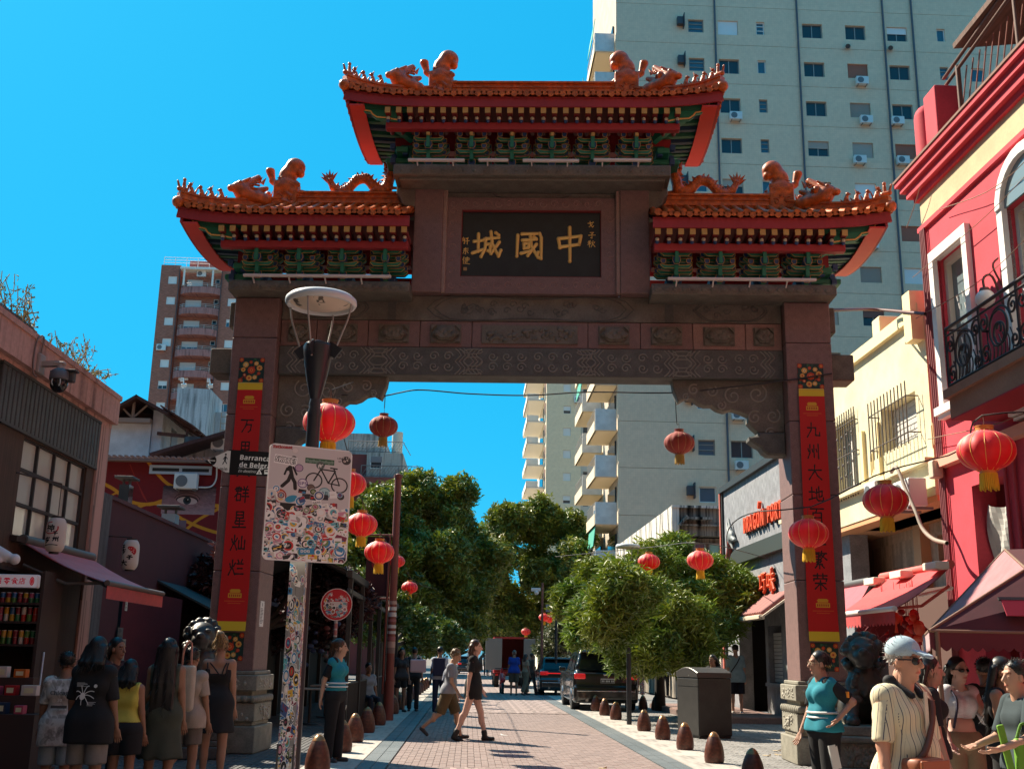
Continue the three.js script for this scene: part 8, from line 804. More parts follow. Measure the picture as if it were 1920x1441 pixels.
function person(lab,px,dist,face,h,o){  // px: column in the picture, dist: distance along the axis, face: turn
const feet=o.py?atY(px,o.py,o.y0??0):(()=>{const p=atD(px,1260,dist);return V(p.x,o.y0??0,p.z);})();
const t=thing('person',lab,'person',feet,face,o.group),k=h / 1.7,cell=(o.far?0.026:0.015),w=o.w??1,fem=o.fem?1:0,raw=(n,g,m,p=t)=>{const x=new THREE.Mesh(g instanceof G?g.done():g,m);x.name=n;x.castShadow=x.receiveShadow=true;p.add(x);return x;};
const hipY=0.92-(o.sit?0.42:0)-(o.dip??0),lean=o.lean??0,sp=(x,y,z)=>{const dy=y-0.92;return V(x*w,hipY+dy*Math.cos(lean)-z*Math.sin(lean),z*Math.cos(lean)+dy*Math.sin(lean));},dir=(p,r,s)=>V(Math.sin(r)*s,-Math.cos(r)*Math.cos(p),Math.cos(r)*Math.sin(p));
const S=fem?0.15:0.17,legs=[1,-1].map((s,i)=>{const[p,kn]=(o.legs??[[0.03,0.03],[-0.03,0.03]])[i],hip=V(s*0.085*w,hipY-0.03,0),knee=hip.clone().addScaledVector(dir(p,o.stance??0.04,s),0.42),ank=knee.clone().addScaledVector(dir(p-kn,0,s),0.41),toe=ank.clone().add(V(s*0.02,-0.03-0.14*Math.sin(Math.max(0,kn-p)),0.13*Math.cos(Math.max(0,kn-p))));return{hip,knee,ank,toe,s};});
const arms=[1,-1].map((s,i)=>{const[p,r,el,yaw]=(o.arms??[[0.05,0.12,0.2,0],[0.05,0.12,0.2,0]])[i],sh=sp(s*S / 1,1.385,0),d=dir(p,r,s),e=sh.clone().addScaledVector(d,0.28),fd=dir(p+el,r,s).applyAxisAngle(V(0,1,0),-s*(yaw??0)),wr=e.clone().addScaledVector(fd,0.245);return{sh,e,wr,fd,s};});
const neck=sp(0,1.5,0.005),head=sp(0,1.585,0.03+lean*0.05),hr=new THREE.Matrix4().makeRotationFromEuler(new THREE.Euler(o.nod??0,o.look??0,0,'YXZ')).setPosition(head),H=(x,y,z)=>V(x,y,z).applyMatrix4(hr),fat=o.fat??0;
const torso=(i)=>[['c',sp(-0.075,0.93,-0.005),sp(0.075,0.93,-0.005),0.1+i+fat*0.4+fem*0.012,0.1+i+fat*0.4+fem*0.012,0.05],['c',sp(-0.045,1.08,0.01+fat*0.5),sp(0.045,1.08,0.01+fat*0.5),0.09+i+fat-fem*0.012,0.09+i+fat-fem*0.012,0.06],['c',sp(-0.075,1.26,0),sp(0.075,1.26,0),0.096+i+fat*0.5-fem*0.01,0.096+i+fat*0.5-fem*0.01,0.06],['c',sp(-S+0.02,1.375,-0.01),sp(S-0.02,1.375,-0.01),0.056+i,0.056+i,0.05],...(fem?[['e',sp(0.06,1.27,0.075),V(0.055+i,0.06+i,0.05+i),0.03],['e',sp(-0.06,1.27,0.075),V(0.055+i,0.06+i,0.05+i),0.03]]:[])];
const P=[...torso(0),['c',sp(0,1.4,-0.01),neck,0.06,0.053,0.03]];for(const l of legs){P.push(['c',l.hip,l.knee,0.083+fat*0.15,0.054,0.03],['c',l.knee,l.ank,0.05,0.034,0.02],['e',l.knee.clone().lerp(l.ank,0.28).add(V(0,0,-0.018)),V(0.045,0.1,0.045),0.03],['c',l.ank.clone().add(V(0,-0.025,-0.02)),l.toe,0.034,0.026,0.02]);}for(const a of arms)P.push(['c',a.sh,a.e,0.047,0.038,0.03],['c',a.e,a.wr,0.038,0.026,0.02]);
const B=new G();B.add(sculpt(P,cell));B.add(headGeo,hr);for(const a of arms){const z=V(a.s*-0.3,0,1).normalize(),y=a.fd.clone().negate(),x=y.clone().cross(z).normalize(),m=new THREE.Matrix4().makeBasis(x,y,x.clone().cross(y)).setPosition(a.wr.clone().addScaledVector(a.fd,0.005));if(a.s<0)m.multiply(new THREE.Matrix4().makeScale(1,1,1));B.add(handGeo,m);}raw('body',B,M(o.skin??[0.42,0.22,0.14],0.6,{vertexColors:true}));
const cm=(c,tx)=>M(tx?[1,1,1]:c,0.9,tx?{map:tx}:{map:TX.cloth});
  // top
if(o.top){const q=o.top,hem=sp(0,q.hem??0.88,0).y,T=torso(0.022);if((q.hem??0.88)<0.92&&!q.skirt)for(let y=0.94;y>(q.hem??0.88)-0.09;y-=0.07)T.push(['c',sp(-0.09,y,0),sp(0.09,y,0),0.13+fat*0.5,0.13+fat*0.5,0.05]);if(q.skirt)for(let i=0;i<6;i++){const an=i / 6*2*PI;T.push(['c',sp(Math.cos(an)*0.06,0.98,Math.sin(an)*0.03),V(Math.cos(an)*q.flare,sp(0,q.hem,0).y-0.1,Math.sin(an)*q.flare*0.75),0.1,0.1,0.06]);}
const ny=sp(0,q.neck??1.42,0).y,cut=(x,y,z)=>{let d=Math.max(hem+(q.wave?0.012*Math.sin(x*40+z*30):0)-y,y-ny-(Math.abs(x)>0.09?0.05:0));if(!(q.sleeve>0))d=Math.max(d,Math.abs(x)-0.15*w-(y<1.2?0.2:0));return d+0.004*Math.sin(y*46+x*21)*Math.sin(z*38+x*17);};const gg=new G(),sg=q.sleeveC?new G():gg;gg.add(sculpt(T,cell,cut));
if(q.sleeve>0)for(const a of arms){const f=q.sleeve,L=[['c',a.sh.clone().add(V(-a.s*0.03,0.0,0)),a.e.clone().lerp(a.sh,f>1?0:-0.15),0.071,f>1?0.052:0.066,0.03]],e=f>1?a.e.clone().lerp(a.wr,f-1):a.sh.clone().lerp(a.e,f),d=f>1?a.fd:a.e.clone().sub(a.sh).normalize();if(f>1)L.push(['c',a.e,a.wr,0.05,0.058,0.02]);sg.add(sculpt(L,cell*0.9,(x,y,z)=>Math.max((x-e.x)*d.x+(y-e.y)*d.y+(z-e.z)*d.z,f>1&&y>a.e.y+0.02?-1:-1)+0.003*Math.sin(y*60+z*40)));}
raw(q.name??'shirt',gg,cm(q.c,q.tx));if(q.sleeveC)raw('dark_sleeve',sg,cm(q.sleeveC));if(q.print){const pg=new THREE.PlaneGeometry(0.26,0.26,6,6),a=pg.attributes.position;for(let i=0;i<a.count;i++)a.setZ(i,-0.02*(a.getX(i) / 0.13)**2);if(q.back)pg.rotateY(PI);pg.applyMatrix4(new THREE.Matrix4().makeRotationX(lean).setPosition(sp(0,q.py??1.2,q.back?-0.138:0.14)));raw('shirt_print',pg,M([1,1,1],0.85,{map:q.print,transparent:true,alphaTest:0.3,side:THREE.DoubleSide}));}}
if(o.bot){const q=o.bot,wd=q.wide??0,T=[['c',sp(-0.075,0.93,-0.005),sp(0.075,0.93,-0.005),0.112+fat*0.5+fem*0.012,0.112+fat*0.5+fem*0.012,0.04],['c',legs[0].hip,legs[1].hip,0.1+wd,0.1+wd,0.04]],wy=sp(0,q.waist??1.0,0).y,gg=new G();gg.add(sculpt(T,cell,(x,y)=>y-wy));for(const l of legs){const f=q.len,e=f>1?l.knee.clone().lerp(l.ank,f-1):l.hip.clone().lerp(l.knee,f),d=(f>1?l.ank.clone().sub(l.knee):l.knee.clone().sub(l.hip)).normalize(),L=[['c',l.hip,l.knee.clone().lerp(l.hip,f<1?-0.15:0),0.1+wd,0.084+wd-(f>1?0.015:0),0.03]];if(f>1)L.push(['c',l.knee,l.ank.clone().lerp(l.knee,-0.1),0.068+wd,0.062+wd,0.02]);gg.add(sculpt(L,cell,(x,y,z)=>(f>1&&y>l.knee.y?-1:(x-e.x)*d.x+(y-e.y)*d.y+(z-e.z)*d.z)+0.004*Math.sin(y*50+x*30)));}raw(q.len>1?'trousers':'shorts',gg,cm(q.c,q.tx));}
for(const l of legs){const gg=new G(),c=o.shoe??[0.05,0.04,0.04];gg.add(sculpt([['c',l.ank.clone().add(V(0,-0.03,-0.025)),l.toe.clone().add(V(0,0.0,0.01)),0.042,0.034,0.02],...(o.boot?[['c',l.ank.clone().lerp(l.knee,0.2),l.ank,0.05,0.046,0.02]]:[])],0.013));raw(o.boot?'boot':'shoe',gg,M(c,0.6));}
  // hair
const q=o.hair??{},hg=[['e',H(0,0.048,-0.022),V(0.083,0.09,0.096),0.02]],st=q.style??'short';let cutF=(p)=>p.z-0.052+(p.y-0.05)*-0.6;if(st==='long'||st==='bob'){const e=st==='bob'?1.43:q.end??1.1;for(let i=0;i<8;i++){const x=-0.07+i*0.02,j=((i*37)%11) / 11,a=H(x*1.05,0.02,-0.055-0.03*(1-Math.abs(x) / 0.08)),m=sp(x*1.35,(e+1.5) / 2,-0.1-0.02*j),b=sp(x*(st==='bob'?1.3:1.5),e-0.05*j,st==='bob'?-0.08:-0.125);hg.push(['c',a,m,0.042,0.032,0.014],['c',m,b,0.032,0.02,0.012]);}}if(st==='bun')hg.push(['e',H(0,q.by??0.1,-0.105),V(0.05,0.05,0.045),0.02],['e',H(0.02,(q.by??0.1)+0.03,-0.1),V(0.03,0.03,0.03),0.01]);if(st==='pony')hg.push(['c',H(0,0.06,-0.1),sp(0,1.2,-0.16),0.04,0.022,0.02]);if(st==='wavy')for(let i=0;i<9;i++){const x=(i%3-1)*0.06,y=0.0-Math.floor(i / 3)*0.07;hg.push(['e',H(x*1.15,y,-0.075-0.01*(i%2)),V(0.05,0.055,0.045),0.02]);}if(st==='curly'){const s0=seed;seed=9;for(let i=0;i<34;i++){const a=rnd(6.28),e=rnd(-0.5,1.5),x=Math.cos(a)*Math.cos(e),z=Math.sin(a)*Math.cos(e);if(z>0.55&&e<0.7)continue;hg.push(['e',H(x*0.082,0.045+Math.sin(e)*0.085,-0.02+z*0.09),V(0.028,0.028,0.028),0.008]);}seed=s0;cutF=(p)=>p.z-0.085;}if(st!=='none'){const inv=hr.clone().invert(),v=V(0,0,0),gg=new G();gg.add(sculpt(hg,0.0115,(x,y,z)=>{v.set(x,y,z).applyMatrix4(inv);const low=st==='short'||st==='bun'||st==='pony'||st==='curly'?-0.055-v.y+Math.max(0,v.z)*0.6:-1;return v.y>-0.12?Math.max(cutF(v),st==='pony'||st==='bun'?(v.z>-0.07?low:-1):low):-1;}));if(!o.far){const src=gg.l[0].attributes.position,nr=gg.l[0].attributes.normal,n0=src.count,s0=seed;seed=px;const lg=st==='short'||st==='curly';for(let i=0;i<(lg?220:160);i++){const j=Math.floor(rnd(n0)),p=V(src.getX(j),src.getY(j),src.getZ(j)),nn=V(nr.getX(j),nr.getY(j),nr.getZ(j)),d=nn.clone().multiplyScalar(lg?0.7:0.22).add(V(rnd(-0.4,0.4),lg?0.2:-1,rnd(-0.4,0.4)-0.2)).normalize(),l=lg?rnd(0.014,0.028):rnd(0.04,0.1);gg.bar(p.clone().addScaledVector(nn,-0.006),p.clone().addScaledVector(d,l),0.0045,3,0.0008);}seed=s0;}raw('hair',gg,M(q.c??darkHair,0.45,{map:TX.hair}));}
if(o.extra)o.extra({t,raw,sp,H,hr,arms,legs,V});t.scale.setScalar(k);return t;
}
const tube=(pts,r,s=5)=>new G().tube(pts,r,s),sack=(c,hx,hy,hz)=>{const g=new G();g.add(sculpt([['b',c,V(hx,hy,hz),0.03,0.02]],0.018));return g;};
const teeTex=canvasTex(512,512,(x)=>{seed=12;x.fillStyle='#b9b3ac';x.fillRect(0,0,512,512);for(let i=0;i<420;i++){x.fillStyle=pick(['rgba(90,82,80,0.35)','rgba(225,220,215,0.4)','rgba(120,110,108,0.3)']);x.beginPath();x.ellipse(rnd(512),rnd(512),6+rnd(26),4+rnd(14),rnd(3),0,7);x.fill();}});teeTex.wrapS=teeTex.wrapT=THREE.RepeatWrapping;
const prtSpider=canvasTex(256,256,(x)=>{x.clearRect(0,0,256,256);x.strokeStyle=x.fillStyle='#d4d4d4';x.lineWidth=7;x.lineCap='round';for(let k=0;k<8;k++){const a=k*0.8+0.3;x.beginPath();x.moveTo(95,140);x.quadraticCurveTo(95+Math.cos(a)*60,110+Math.sin(a)*60,110+Math.cos(a)*92,140+Math.sin(a)*92);x.stroke();}x.beginPath();x.ellipse(88,150,26,34,0.4,0,7);x.fill();x.beginPath();x.arc(205,55,16,0,7);x.fill();for(let i=0;i<5;i++){x.fillRect(20,26+i*8,70+rnd(60),3);x.fillRect(140,200+i*8,50+rnd(40),3);}});
const prtName=canvasTex(256,256,(x)=>{x.clearRect(0,0,256,256);x.fillStyle='#b9b4ae';x.font='bold 58px serif';x.fillStyle='#4a4644';x.fillText('Chicago',18,80);x.fillStyle='#d8d4ce';x.font='bold 44px sans-serif';x.fillText('30',105,150);x.fillStyle='rgba(80,76,74,0.5)';x.fillRect(40,190,170,30);});
const stripeTex=canvasTex(512,512,(x)=>{x.fillStyle='#d9cfae';x.fillRect(0,0,512,512);for(let i=0;i<12;i++){x.fillStyle='#3a3c52';x.fillRect(i*43+8,0,4,512);x.fillStyle='#b9ae92';x.fillRect(i*43+26,0,2,512);}});stripeTex.wrapS=stripeTex.wrapT=THREE.RepeatWrapping;stripeTex.repeat.set(2,2);
const floral=canvasTex(256,256,(x)=>{seed=8;x.fillStyle='#8a5a4a';x.fillRect(0,0,256,256);for(let i=0;i<160;i++){x.fillStyle=pick(['#c8b8a0','#3a4a6a','#b84a3a','#d8a060','#3a2a2a']);x.beginPath();x.arc(rnd(256),rnd(256),5+rnd(9),0,7);x.fill();}});floral.wrapS=floral.wrapT=THREE.RepeatWrapping;floral.repeat.set(3,3);
const AW=PI,W=[0.55,0.36,0.27],T2=[0.25,0.125,0.075],BK=[0.012,0.012,0.014],G1='people watching by the snack shop',blk=(s)=>({c:BK,sleeve:s});  // the darker skin tone has the left group's shade put into it
// left group, seen from behind
person('boy in mottled grey oversized shirt and pale shorts, leftmost by the shop',123,10.6,AW+0.15,1.46,{skin:T2,top:{c:[1,1,1],tx:teeTex,sleeve:0.85,hem:0.7,print:prtName,back:1,py:1.2},bot:{c:[0.32,0.38,0.4],len:0.92,wide:0.012},shoe:[0.5,0.5,0.5]});
person('person in a black shirt with a white spider print on the back and grey shorts',178,10.0,AW-0.05,1.6,{skin:T2,fat:0.012,top:{...blk(0.95),hem:0.72,print:prtSpider,back:1,py:1.18},bot:{c:[0.27,0.25,0.23],len:0.85,wide:0.012},hair:{style:'bob'}});
person('girl in a yellow sleeveless top and black shorts in the left group',243,10.7,AW,1.4,{skin:T2,fem:1,top:{c:[0.62,0.55,0.1],sleeve:0,hem:1.0,neck:1.44},bot:{c:BK,len:0.6,wide:0.035,waist:1.04},hair:{style:'bob'}});
person('woman with waist long dark hair in a dark green dress in the left group',312,11.0,AW+0.1,1.61,{skin:T2,fem:1,arms:[[0.1,0.1,0.4,-0.2],[0.05,0.1,0.2,0]],top:{name:'dress',c:[0.055,0.065,0.045],sleeve:0,hem:0.5,skirt:1,flare:0.16,neck:1.4,wave:1},hair:{style:'long',end:1.0},legs:[[0.05,0.1],[-0.05,0.05]]});
person('boy in beige shirt and brown shorts, one foot lifted, beside the woman in black',357,11.6,AW-0.1,1.53,{skin:T2,top:{c:[0.42,0.34,0.28],sleeve:0.8,hem:0.8},bot:{c:[0.17,0.14,0.12],len:0.65,wide:0.01},legs:[[-0.15,0.75],[0.02,0.05]],shoe:[0.5,0.48,0.46]});
{const b=atD(346,1290,11.3),t=thing('tote_bag','cream tote bag hanging from a strap between the green dress and the beige shirt','bag',b.clone().add(V(0,-0.22,0)));mesh('bag_body',sack(V(0,0.22,0),0.07,0.2,0.02).done(),M([0.5,0.42,0.34],0.9,{map:TX.cloth}),t);mesh('strap',tube([V(-0.05,0.42,0),V(-0.03,0.62,0.02),V(0.02,0.7,0),V(0.05,0.42,0)],0.012).done(),M([0.35,0.16,0.12],0.8),t);}
person('blonde woman with a high bun in a short black strappy dress near the gate pillar',410,12.7,AW+0.12,1.68,{skin:[0.33,0.175,0.11],fem:1,arms:[[0.15,0.1,0.5,-0.3],[0.05,0.08,0.3,0]],top:{name:'dress',c:BK,sleeve:0,hem:0.62,skirt:1,flare:0.15,neck:1.27,wave:1},hair:{style:'bun',c:[0.42,0.26,0.11],by:0.12},extra:({raw,sp})=>{for(const[a,b]of[[[-0.1,1.41,-0.04],[-0.05,1.25,-0.1]],[[-0.12,1.41,-0.04],[-0.1,1.25,-0.1]],[[0.12,1.41,-0.04],[-0.03,1.25,-0.115]],[[0.13,1.41,-0.04],[0.1,1.25,-0.1]]])raw('dress_strap',tube([sp(...a),sp((a[0]+b[0]) / 2,1.34,-0.1),sp(...b)],0.008),M(BK,0.8));}});
person('dark haired person in dark clothes half hidden behind the black spider shirt',212,12.4,1.2,1.62,{skin:T2,top:{c:[0.05,0.02,0.02],sleeve:0.9},bot:{c:[0.03,0.03,0.04],len:1.9},hair:{style:'bob'}});
// left: officer and walkers
const vest=({raw,sp,arms,H},back)=>{raw('reflective_band',(()=>{const g=new G();for(const y of[1.04,1.09]){const pts=[];for(let i=0;i<=16;i++){const a=i / 16*2*PI;pts.push(sp(Math.cos(a)*0.186,y,0.008+Math.sin(a)*0.142));}g.tube(pts,0.012,4,32);}return g;})(),M([0.7,0.72,0.7],0.4));raw('arm_patch',new G().box(0.05,0.06,0.02,...arms[0].sh.clone().lerp(arms[0].e,0.6).add(V(0.055,0,0)).toArray()),M([0.85,0.3,0.03],0.6));};
person('officer with a long brown ponytail in a turquoise vest by the left bollards',623,0,1.25,1.7,{py:1428,skin:[0.5,0.3,0.2],fem:1,top:{c:[0.02,0.33,0.42],sleeve:0.8,sleeveC:BK,hem:0.98,neck:1.44},bot:{c:BK,len:2,wide:0.012},hair:{style:'pony',c:[0.12,0.055,0.025]},arms:[[-0.35,0.12,0.2,0],[-0.4,0.1,0.3,0]],look:0.5,extra:(q)=>{vest(q);q.raw('paper_slip',new G().box(0.02,0.22,0.08,0.17,0.68,0.02,0.3),M([0.6,0.62,0.6],0.7));}});
person('curly haired man in a grey shirt and brown shorts walking to the right',838,0,PI / 2-0.1,1.64,{py:1384,skin:[0.5,0.29,0.19],fat:0.012,lean:0.14,nod:0.35,top:{c:[0.36,0.38,0.43],sleeve:0.75,hem:0.87},bot:{c:[0.15,0.105,0.05],len:0.98,wide:0.022},hair:{style:'curly',c:[0.3,0.19,0.09]},legs:[[0.35,0.1],[-0.35,0.55]],arms:[[-0.05,0.1,0.3,0],[0.1,0.1,0.5,0]],dip:0.03,extra:({raw,sp})=>raw('bag_strap',tube([sp(0.1,1.44,0.02),sp(0.04,1.3,-0.13),sp(-0.1,1.1,-0.13)],0.014),M([0.25,0.28,0.36],0.8))});
person('tall woman in a loose black shirt dress and ankle boots walking to the right',885,0,PI / 2,1.82,{py:1388,skin:[0.6,0.36,0.28],fem:1,fat:0.012,top:{name:'dress',c:BK,sleeve:0.8,hem:0.72,skirt:1,flare:0.08,wave:1},hair:{style:'wavy',c:[0.1,0.045,0.025]},boot:1,shoe:[0.02,0.016,0.014],legs:[[0.32,0.12],[-0.3,0.12]],arms:[[0.2,0.1,0.15,0],[-0.2,0.1,0.1,0]],dip:0.03});
person('man in a white shirt with a dark backpack walking away behind the couple',824,29,AW,1.72,{skin:T2,top:{c:[0.55,0.58,0.66],sleeve:0.8},bot:{c:[0.02,0.03,0.08],len:2},far:1,extra:({raw})=>raw('backpack',sack(V(0,1.2,-0.2),0.13,0.2,0.05),M([0.02,0.02,0.05],0.8))});
person('grey haired man in a bright blue shirt standing in the street seen from behind',963,0,AW,1.76,{py:1303,skin:T2,fat:0.015,top:{c:[0.015,0.06,0.36],sleeve:0.8,hem:0.84},bot:{c:[0.1,0.075,0.05],len:0.95,wide:0.02},hair:{c:[0.2,0.19,0.18]},far:1});
person('woman in a tan top and wide trousers walking beside the hatchback',985,0,2.2,1.62,{py:1303,skin:T2,fem:1,top:{c:[0.4,0.3,0.2],sleeve:0.6,hem:0.95},bot:{c:[0.2,0.16,0.1],len:1.9,wide:0.03},legs:[[0.25,0.1],[-0.2,0.2]],hair:{style:'bob',c:[0.08,0.03,0.02]},far:1,extra:({raw})=>raw('shoulder_bag',sack(V(0.2,0.85,-0.05),0.04,0.1,0.09),M([0.75,0.66,0.5],0.8))});
person('person in dark clothes beside the woman in tan by the hatchback',996,0,2.0,1.66,{py:1302,skin:T2,top:{c:[0.08,0.06,0.05],sleeve:0.8},bot:{c:[0.06,0.05,0.05],len:2},far:1,legs:[[-0.2,0.2],[0.25,0.1]]});
person('tiny far walker in a pale shirt left of the open truck',911,90,0.2,1.75,{skin:T2,top:{c:[0.35,0.36,0.4],sleeve:0.9},bot:{c:[0.05,0.06,0.1],len:2},far:1});person('tiny far walker in dark clothes left of the open truck',919,88,0.1,1.7,{skin:T2,top:{c:[0.03,0.03,0.03],sleeve:0.9},bot:{c:[0.1,0.06,0.05],len:0.9},far:1});
person('woman in dark clothes in the shade of the left terrace',752,30,0.4,1.68,{skin:T2,fem:1,top:{c:[0.03,0.03,0.035],sleeve:0.7},bot:{c:BK,len:0.6},far:1,hair:{style:'long'}});
{const p=atD(784,1248,29),t=thing('pale_pink_bag','pale pink bag held up in the shade of the left terrace','bag',p.add(V(0,-0.18,0)));mesh('bag_body',sack(V(0,0.18,0),0.18,0.14,0.05).done(),M([0.62,0.42,0.42],0.8),t);mesh('handle',tube([V(-0.1,0.32,0),V(0,0.45,0),V(0.1,0.32,0)],0.015).done(),M([0.5,0.32,0.32],0.8),t);}person('person in black beside the pale pink bag on the left pavement',776,30.5,AW,1.7,{skin:T2,top:blk(0.9),bot:{c:BK,len:2},far:1});
person('seated person in a pale shirt under the terrace frame',690,27,0.6,1.7,{skin:T2,sit:1,legs:[[1.5,1.5],[1.5,1.5]],top:{c:[0.3,0.33,0.36],sleeve:0.8},bot:{c:[0.03,0.03,0.05],len:2},far:1});{const p=atD(690,1260,27.05),t=thing('terrace_stool','dark stool under the seated person on the terrace','stool',V(p.x,0,p.z)),g=new G();g.cyl(0.17,0.17,0.04,0,0.37,0,16);mesh('seat',g.done(),M([0.05,0.03,0.02],0.6),t);for(let k=0;k<4;k++){const q=new G();q.bar(V(Math.cos(k*1.57)*0.13,0.36,Math.sin(k*1.57)*0.13),V(Math.cos(k*1.57)*0.17,0,Math.sin(k*1.57)*0.17),0.015);mesh('leg',q.done(),M([0.04,0.03,0.02],0.6),t);}}
// right side
person('woman in a white top and flowered trousers walking past the dark bollards',1199,0,0.1,1.66,{py:1311,skin:[0.5,0.3,0.21],fem:1,top:{c:[0.62,0.62,0.62],sleeve:0.7,hem:0.92},bot:{c:[1,1,1],tx:floral,len:1.7,wide:0.03},hair:{style:'bob'},far:1,legs:[[0.2,0.05],[-0.15,0.15]],extra:({raw})=>{for(const s of[-1,1])raw('backpack_strap',tube([V(s*0.1,1.45,0),V(s*0.11,1.3,0.13),V(s*0.13,1.1,0.08)],0.02),M([0.03,0.03,0.06],0.8));}});
person('person in a white shirt walking half behind the tree trunk',1247,46,0.2,1.7,{skin:T2,top:{c:[0.6,0.62,0.62],sleeve:0.8},bot:{c:BK,len:2},far:1});person('person in black standing behind the litter bin',1338,25,-0.8,1.62,{skin:T2,top:blk(0.9),bot:{c:BK,len:2},arms:[[0.3,0.15,0.5,0],[0.3,0.12,0.3,0]],hair:{style:'bob'}});
person('big man in a pale blue shirt with a black cross strap in the dark doorway',1383,0,AW,1.8,{py:1338,y0:0.12,skin:[0.5,0.3,0.22],fat:0.025,nod:0.3,top:{c:[0.36,0.52,0.58],sleeve:0.85,hem:0.78},bot:{c:[0.012,0.014,0.03],len:0.95,wide:0.02},shoe:[0.5,0.5,0.5],extra:({raw,sp})=>raw('cross_strap',tube([sp(-0.12,1.45,-0.02),sp(-0.02,1.28,-0.16),sp(0.16,1.02,-0.12)],0.014),M(BK,0.8))});
person('officer in a turquoise polo with a hand on her hip before the right gate pillar',1540,10.9,-1.2,1.6,{skin:[0.4,0.22,0.15],fem:1,fat:0.02,top:{c:[0.015,0.28,0.37],sleeve:0.85,sleeveC:BK,hem:0.9,neck:1.45},bot:{c:BK,len:2,wide:0.02},hair:{style:'bun',by:0.03},look:-0.25,arms:[[-0.8,0.4,1.55,0.6],[0.1,0.15,0.3,0]],extra:(q)=>{const{raw,sp,arms,H}=q;vest(q);raw('paper_slip',new G().box(0.02,0.24,0.1,0.19,0.66,0.02,0.2),M([0.6,0.62,0.58],0.7));const g=new G();for(const s of[-1,1]){g.tube([H(s*0.012,0.0,0.1),H(s*0.03,0.018,0.1),H(s*0.052,0,0.09),H(s*0.03,-0.018,0.098),H(s*0.012,0,0.1)],0.0025,4,16);g.bar(H(s*0.052,0.005,0.09),H(s*0.077,0.005,0),0.0025,4);}raw('glasses',g,M([0.5,0.4,0.25],0.3,{metalness:0.6}));}});
person('older man in striped cream shirt, pale blue cap and sunglasses at lower right',1690,6.3,0.62,1.63,{skin:[0.58,0.3,0.2],fat:0.03,w:1.08,top:{c:[1,1,1],tx:stripeTex,sleeve:0.95,hem:0.74,neck:1.43},bot:{c:[0.25,0.22,0.18],len:2,wide:0.02},hair:{c:[0.5,0.48,0.45]},look:0.15,arms:[[0.0,0.2,0.3,0],[0.05,0.16,0.15,0]],extra:({raw,sp,H,hr,arms})=>{const cb=new G();cb.add(sculpt([['e',V(0,0.062,-0.01),V(0.09,0.085,0.105),0.01],['c',V(0,0.045,0.07),V(0,0.022,0.135),0.06,0.045,0.01]],0.008,(x,y,z)=>Math.max(z>0.085?y-0.062+(z-0.085)*0.35:-1,(z>0.07?0.046-(z-0.07)*0.35:0.026)-y)),hr);raw('cap',cb,M([0.5,0.66,0.76],0.8,{map:TX.cloth}));const g=new G();for(const s of[-1,1]){g.add(new THREE.SphereGeometry(0.03,14,10),new THREE.Matrix4().multiplyMatrices(hr,mat4(s*0.033,-0.003,0.088,0,s*0.35,0,1,0.75,0.3)));g.bar(H(s*0.058,0.005,0.075),H(s*0.08,0.005,0),0.004,4);}g.bar(H(-0.01,0.004,0.098),H(0.01,0.004,0.098),0.004,4);raw('sunglasses',g,M([0.01,0.01,0.012],0.08));const c=new G();c.add(sculpt([['c',sp(-0.075,1.46,-0.03),sp(-0.04,1.385,0.1),0.03,0.02,0.02],['c',sp(0.075,1.46,-0.03),sp(0.04,1.385,0.1),0.03,0.02,0.02],['c',sp(-0.08,1.47,-0.03),sp(0.08,1.47,-0.03),0.03,0.03,0.02]],0.011));raw('collar',c,M([0.015,0.015,0.018],0.8));raw('bag_strap',new G().tube([sp(0.12,1.45,0),sp(0.09,1.35,0.125),sp(0.0,1.18,0.175),sp(-0.1,1.05,0.18),sp(-0.17,0.98,0.08)],0.02,5),M([0.16,0.05,0.025],0.6));raw('shoulder_bag',sack(sp(-0.1,0.93,0.19),0.1,0.09,0.04),M([0.28,0.085,0.035],0.5));raw('bag_flap',new G().rbox(0.25,0.1,0.02,0.008,...sp(-0.1,0.99,0.268).toArray()),M([0.32,0.1,0.04],0.45));const pl=new G();pl.box(0.03,0.42,0.006,...sp(0.0,1.2,0.158).toArray());raw('button_placket',pl,M([0.66,0.6,0.46],0.8));}});
person('dark haired woman in black behind the man with the cap',1738,8.6,1.4,1.56,{skin:[0.4,0.2,0.15],fem:1,top:blk(0.9),bot:{c:BK,len:2},hair:{style:'long',end:1.2}});
person('woman in cropped white top, sunglasses and khaki shorts, hand at her mouth',1795,9.8,0.15,1.56,{skin:[0.5,0.3,0.24],fem:1,top:{c:[0.78,0.79,0.84],sleeve:1.1,hem:1.14,neck:1.4},bot:{c:[0.3,0.24,0.15],len:0.72,wide:0.025,waist:1.02},hair:{style:'bob'},arms:[[0.45,0.15,2.2,0.35],[0.1,0.25,0.6,0.3]],look:0.2,extra:({raw,H,hr,sp})=>{const g=new G();for(const s of[-1,1])g.add(new THREE.SphereGeometry(0.03,12,8),new THREE.Matrix4().multiplyMatrices(hr,mat4(s*0.033,0,0.085,0,s*0.35,0,1.1,0.6,0.3)));g.bar(H(-0.06,0.006,0.07),H(-0.08,0.006,0),0.004,4);g.bar(H(0.06,0.006,0.07),H(0.08,0.006,0),0.004,4);raw('sunglasses',g,M([0.01,0.01,0.012],0.1));raw('bag_strap',tube([sp(-0.12,1.45,0.0),sp(-0.1,1.3,0.14),sp(-0.13,1.05,0.1)],0.012),M([0.02,0.02,0.05],0.7));}});
const prtLet=canvasTex(256,256,(x)=>{x.clearRect(0,0,256,256);x.fillStyle='#7fa0b4';x.font='bold 56px sans-serif';x.fillText('HAASH',24,84);x.font='bold 110px sans-serif';x.fillText('23',70,210);});
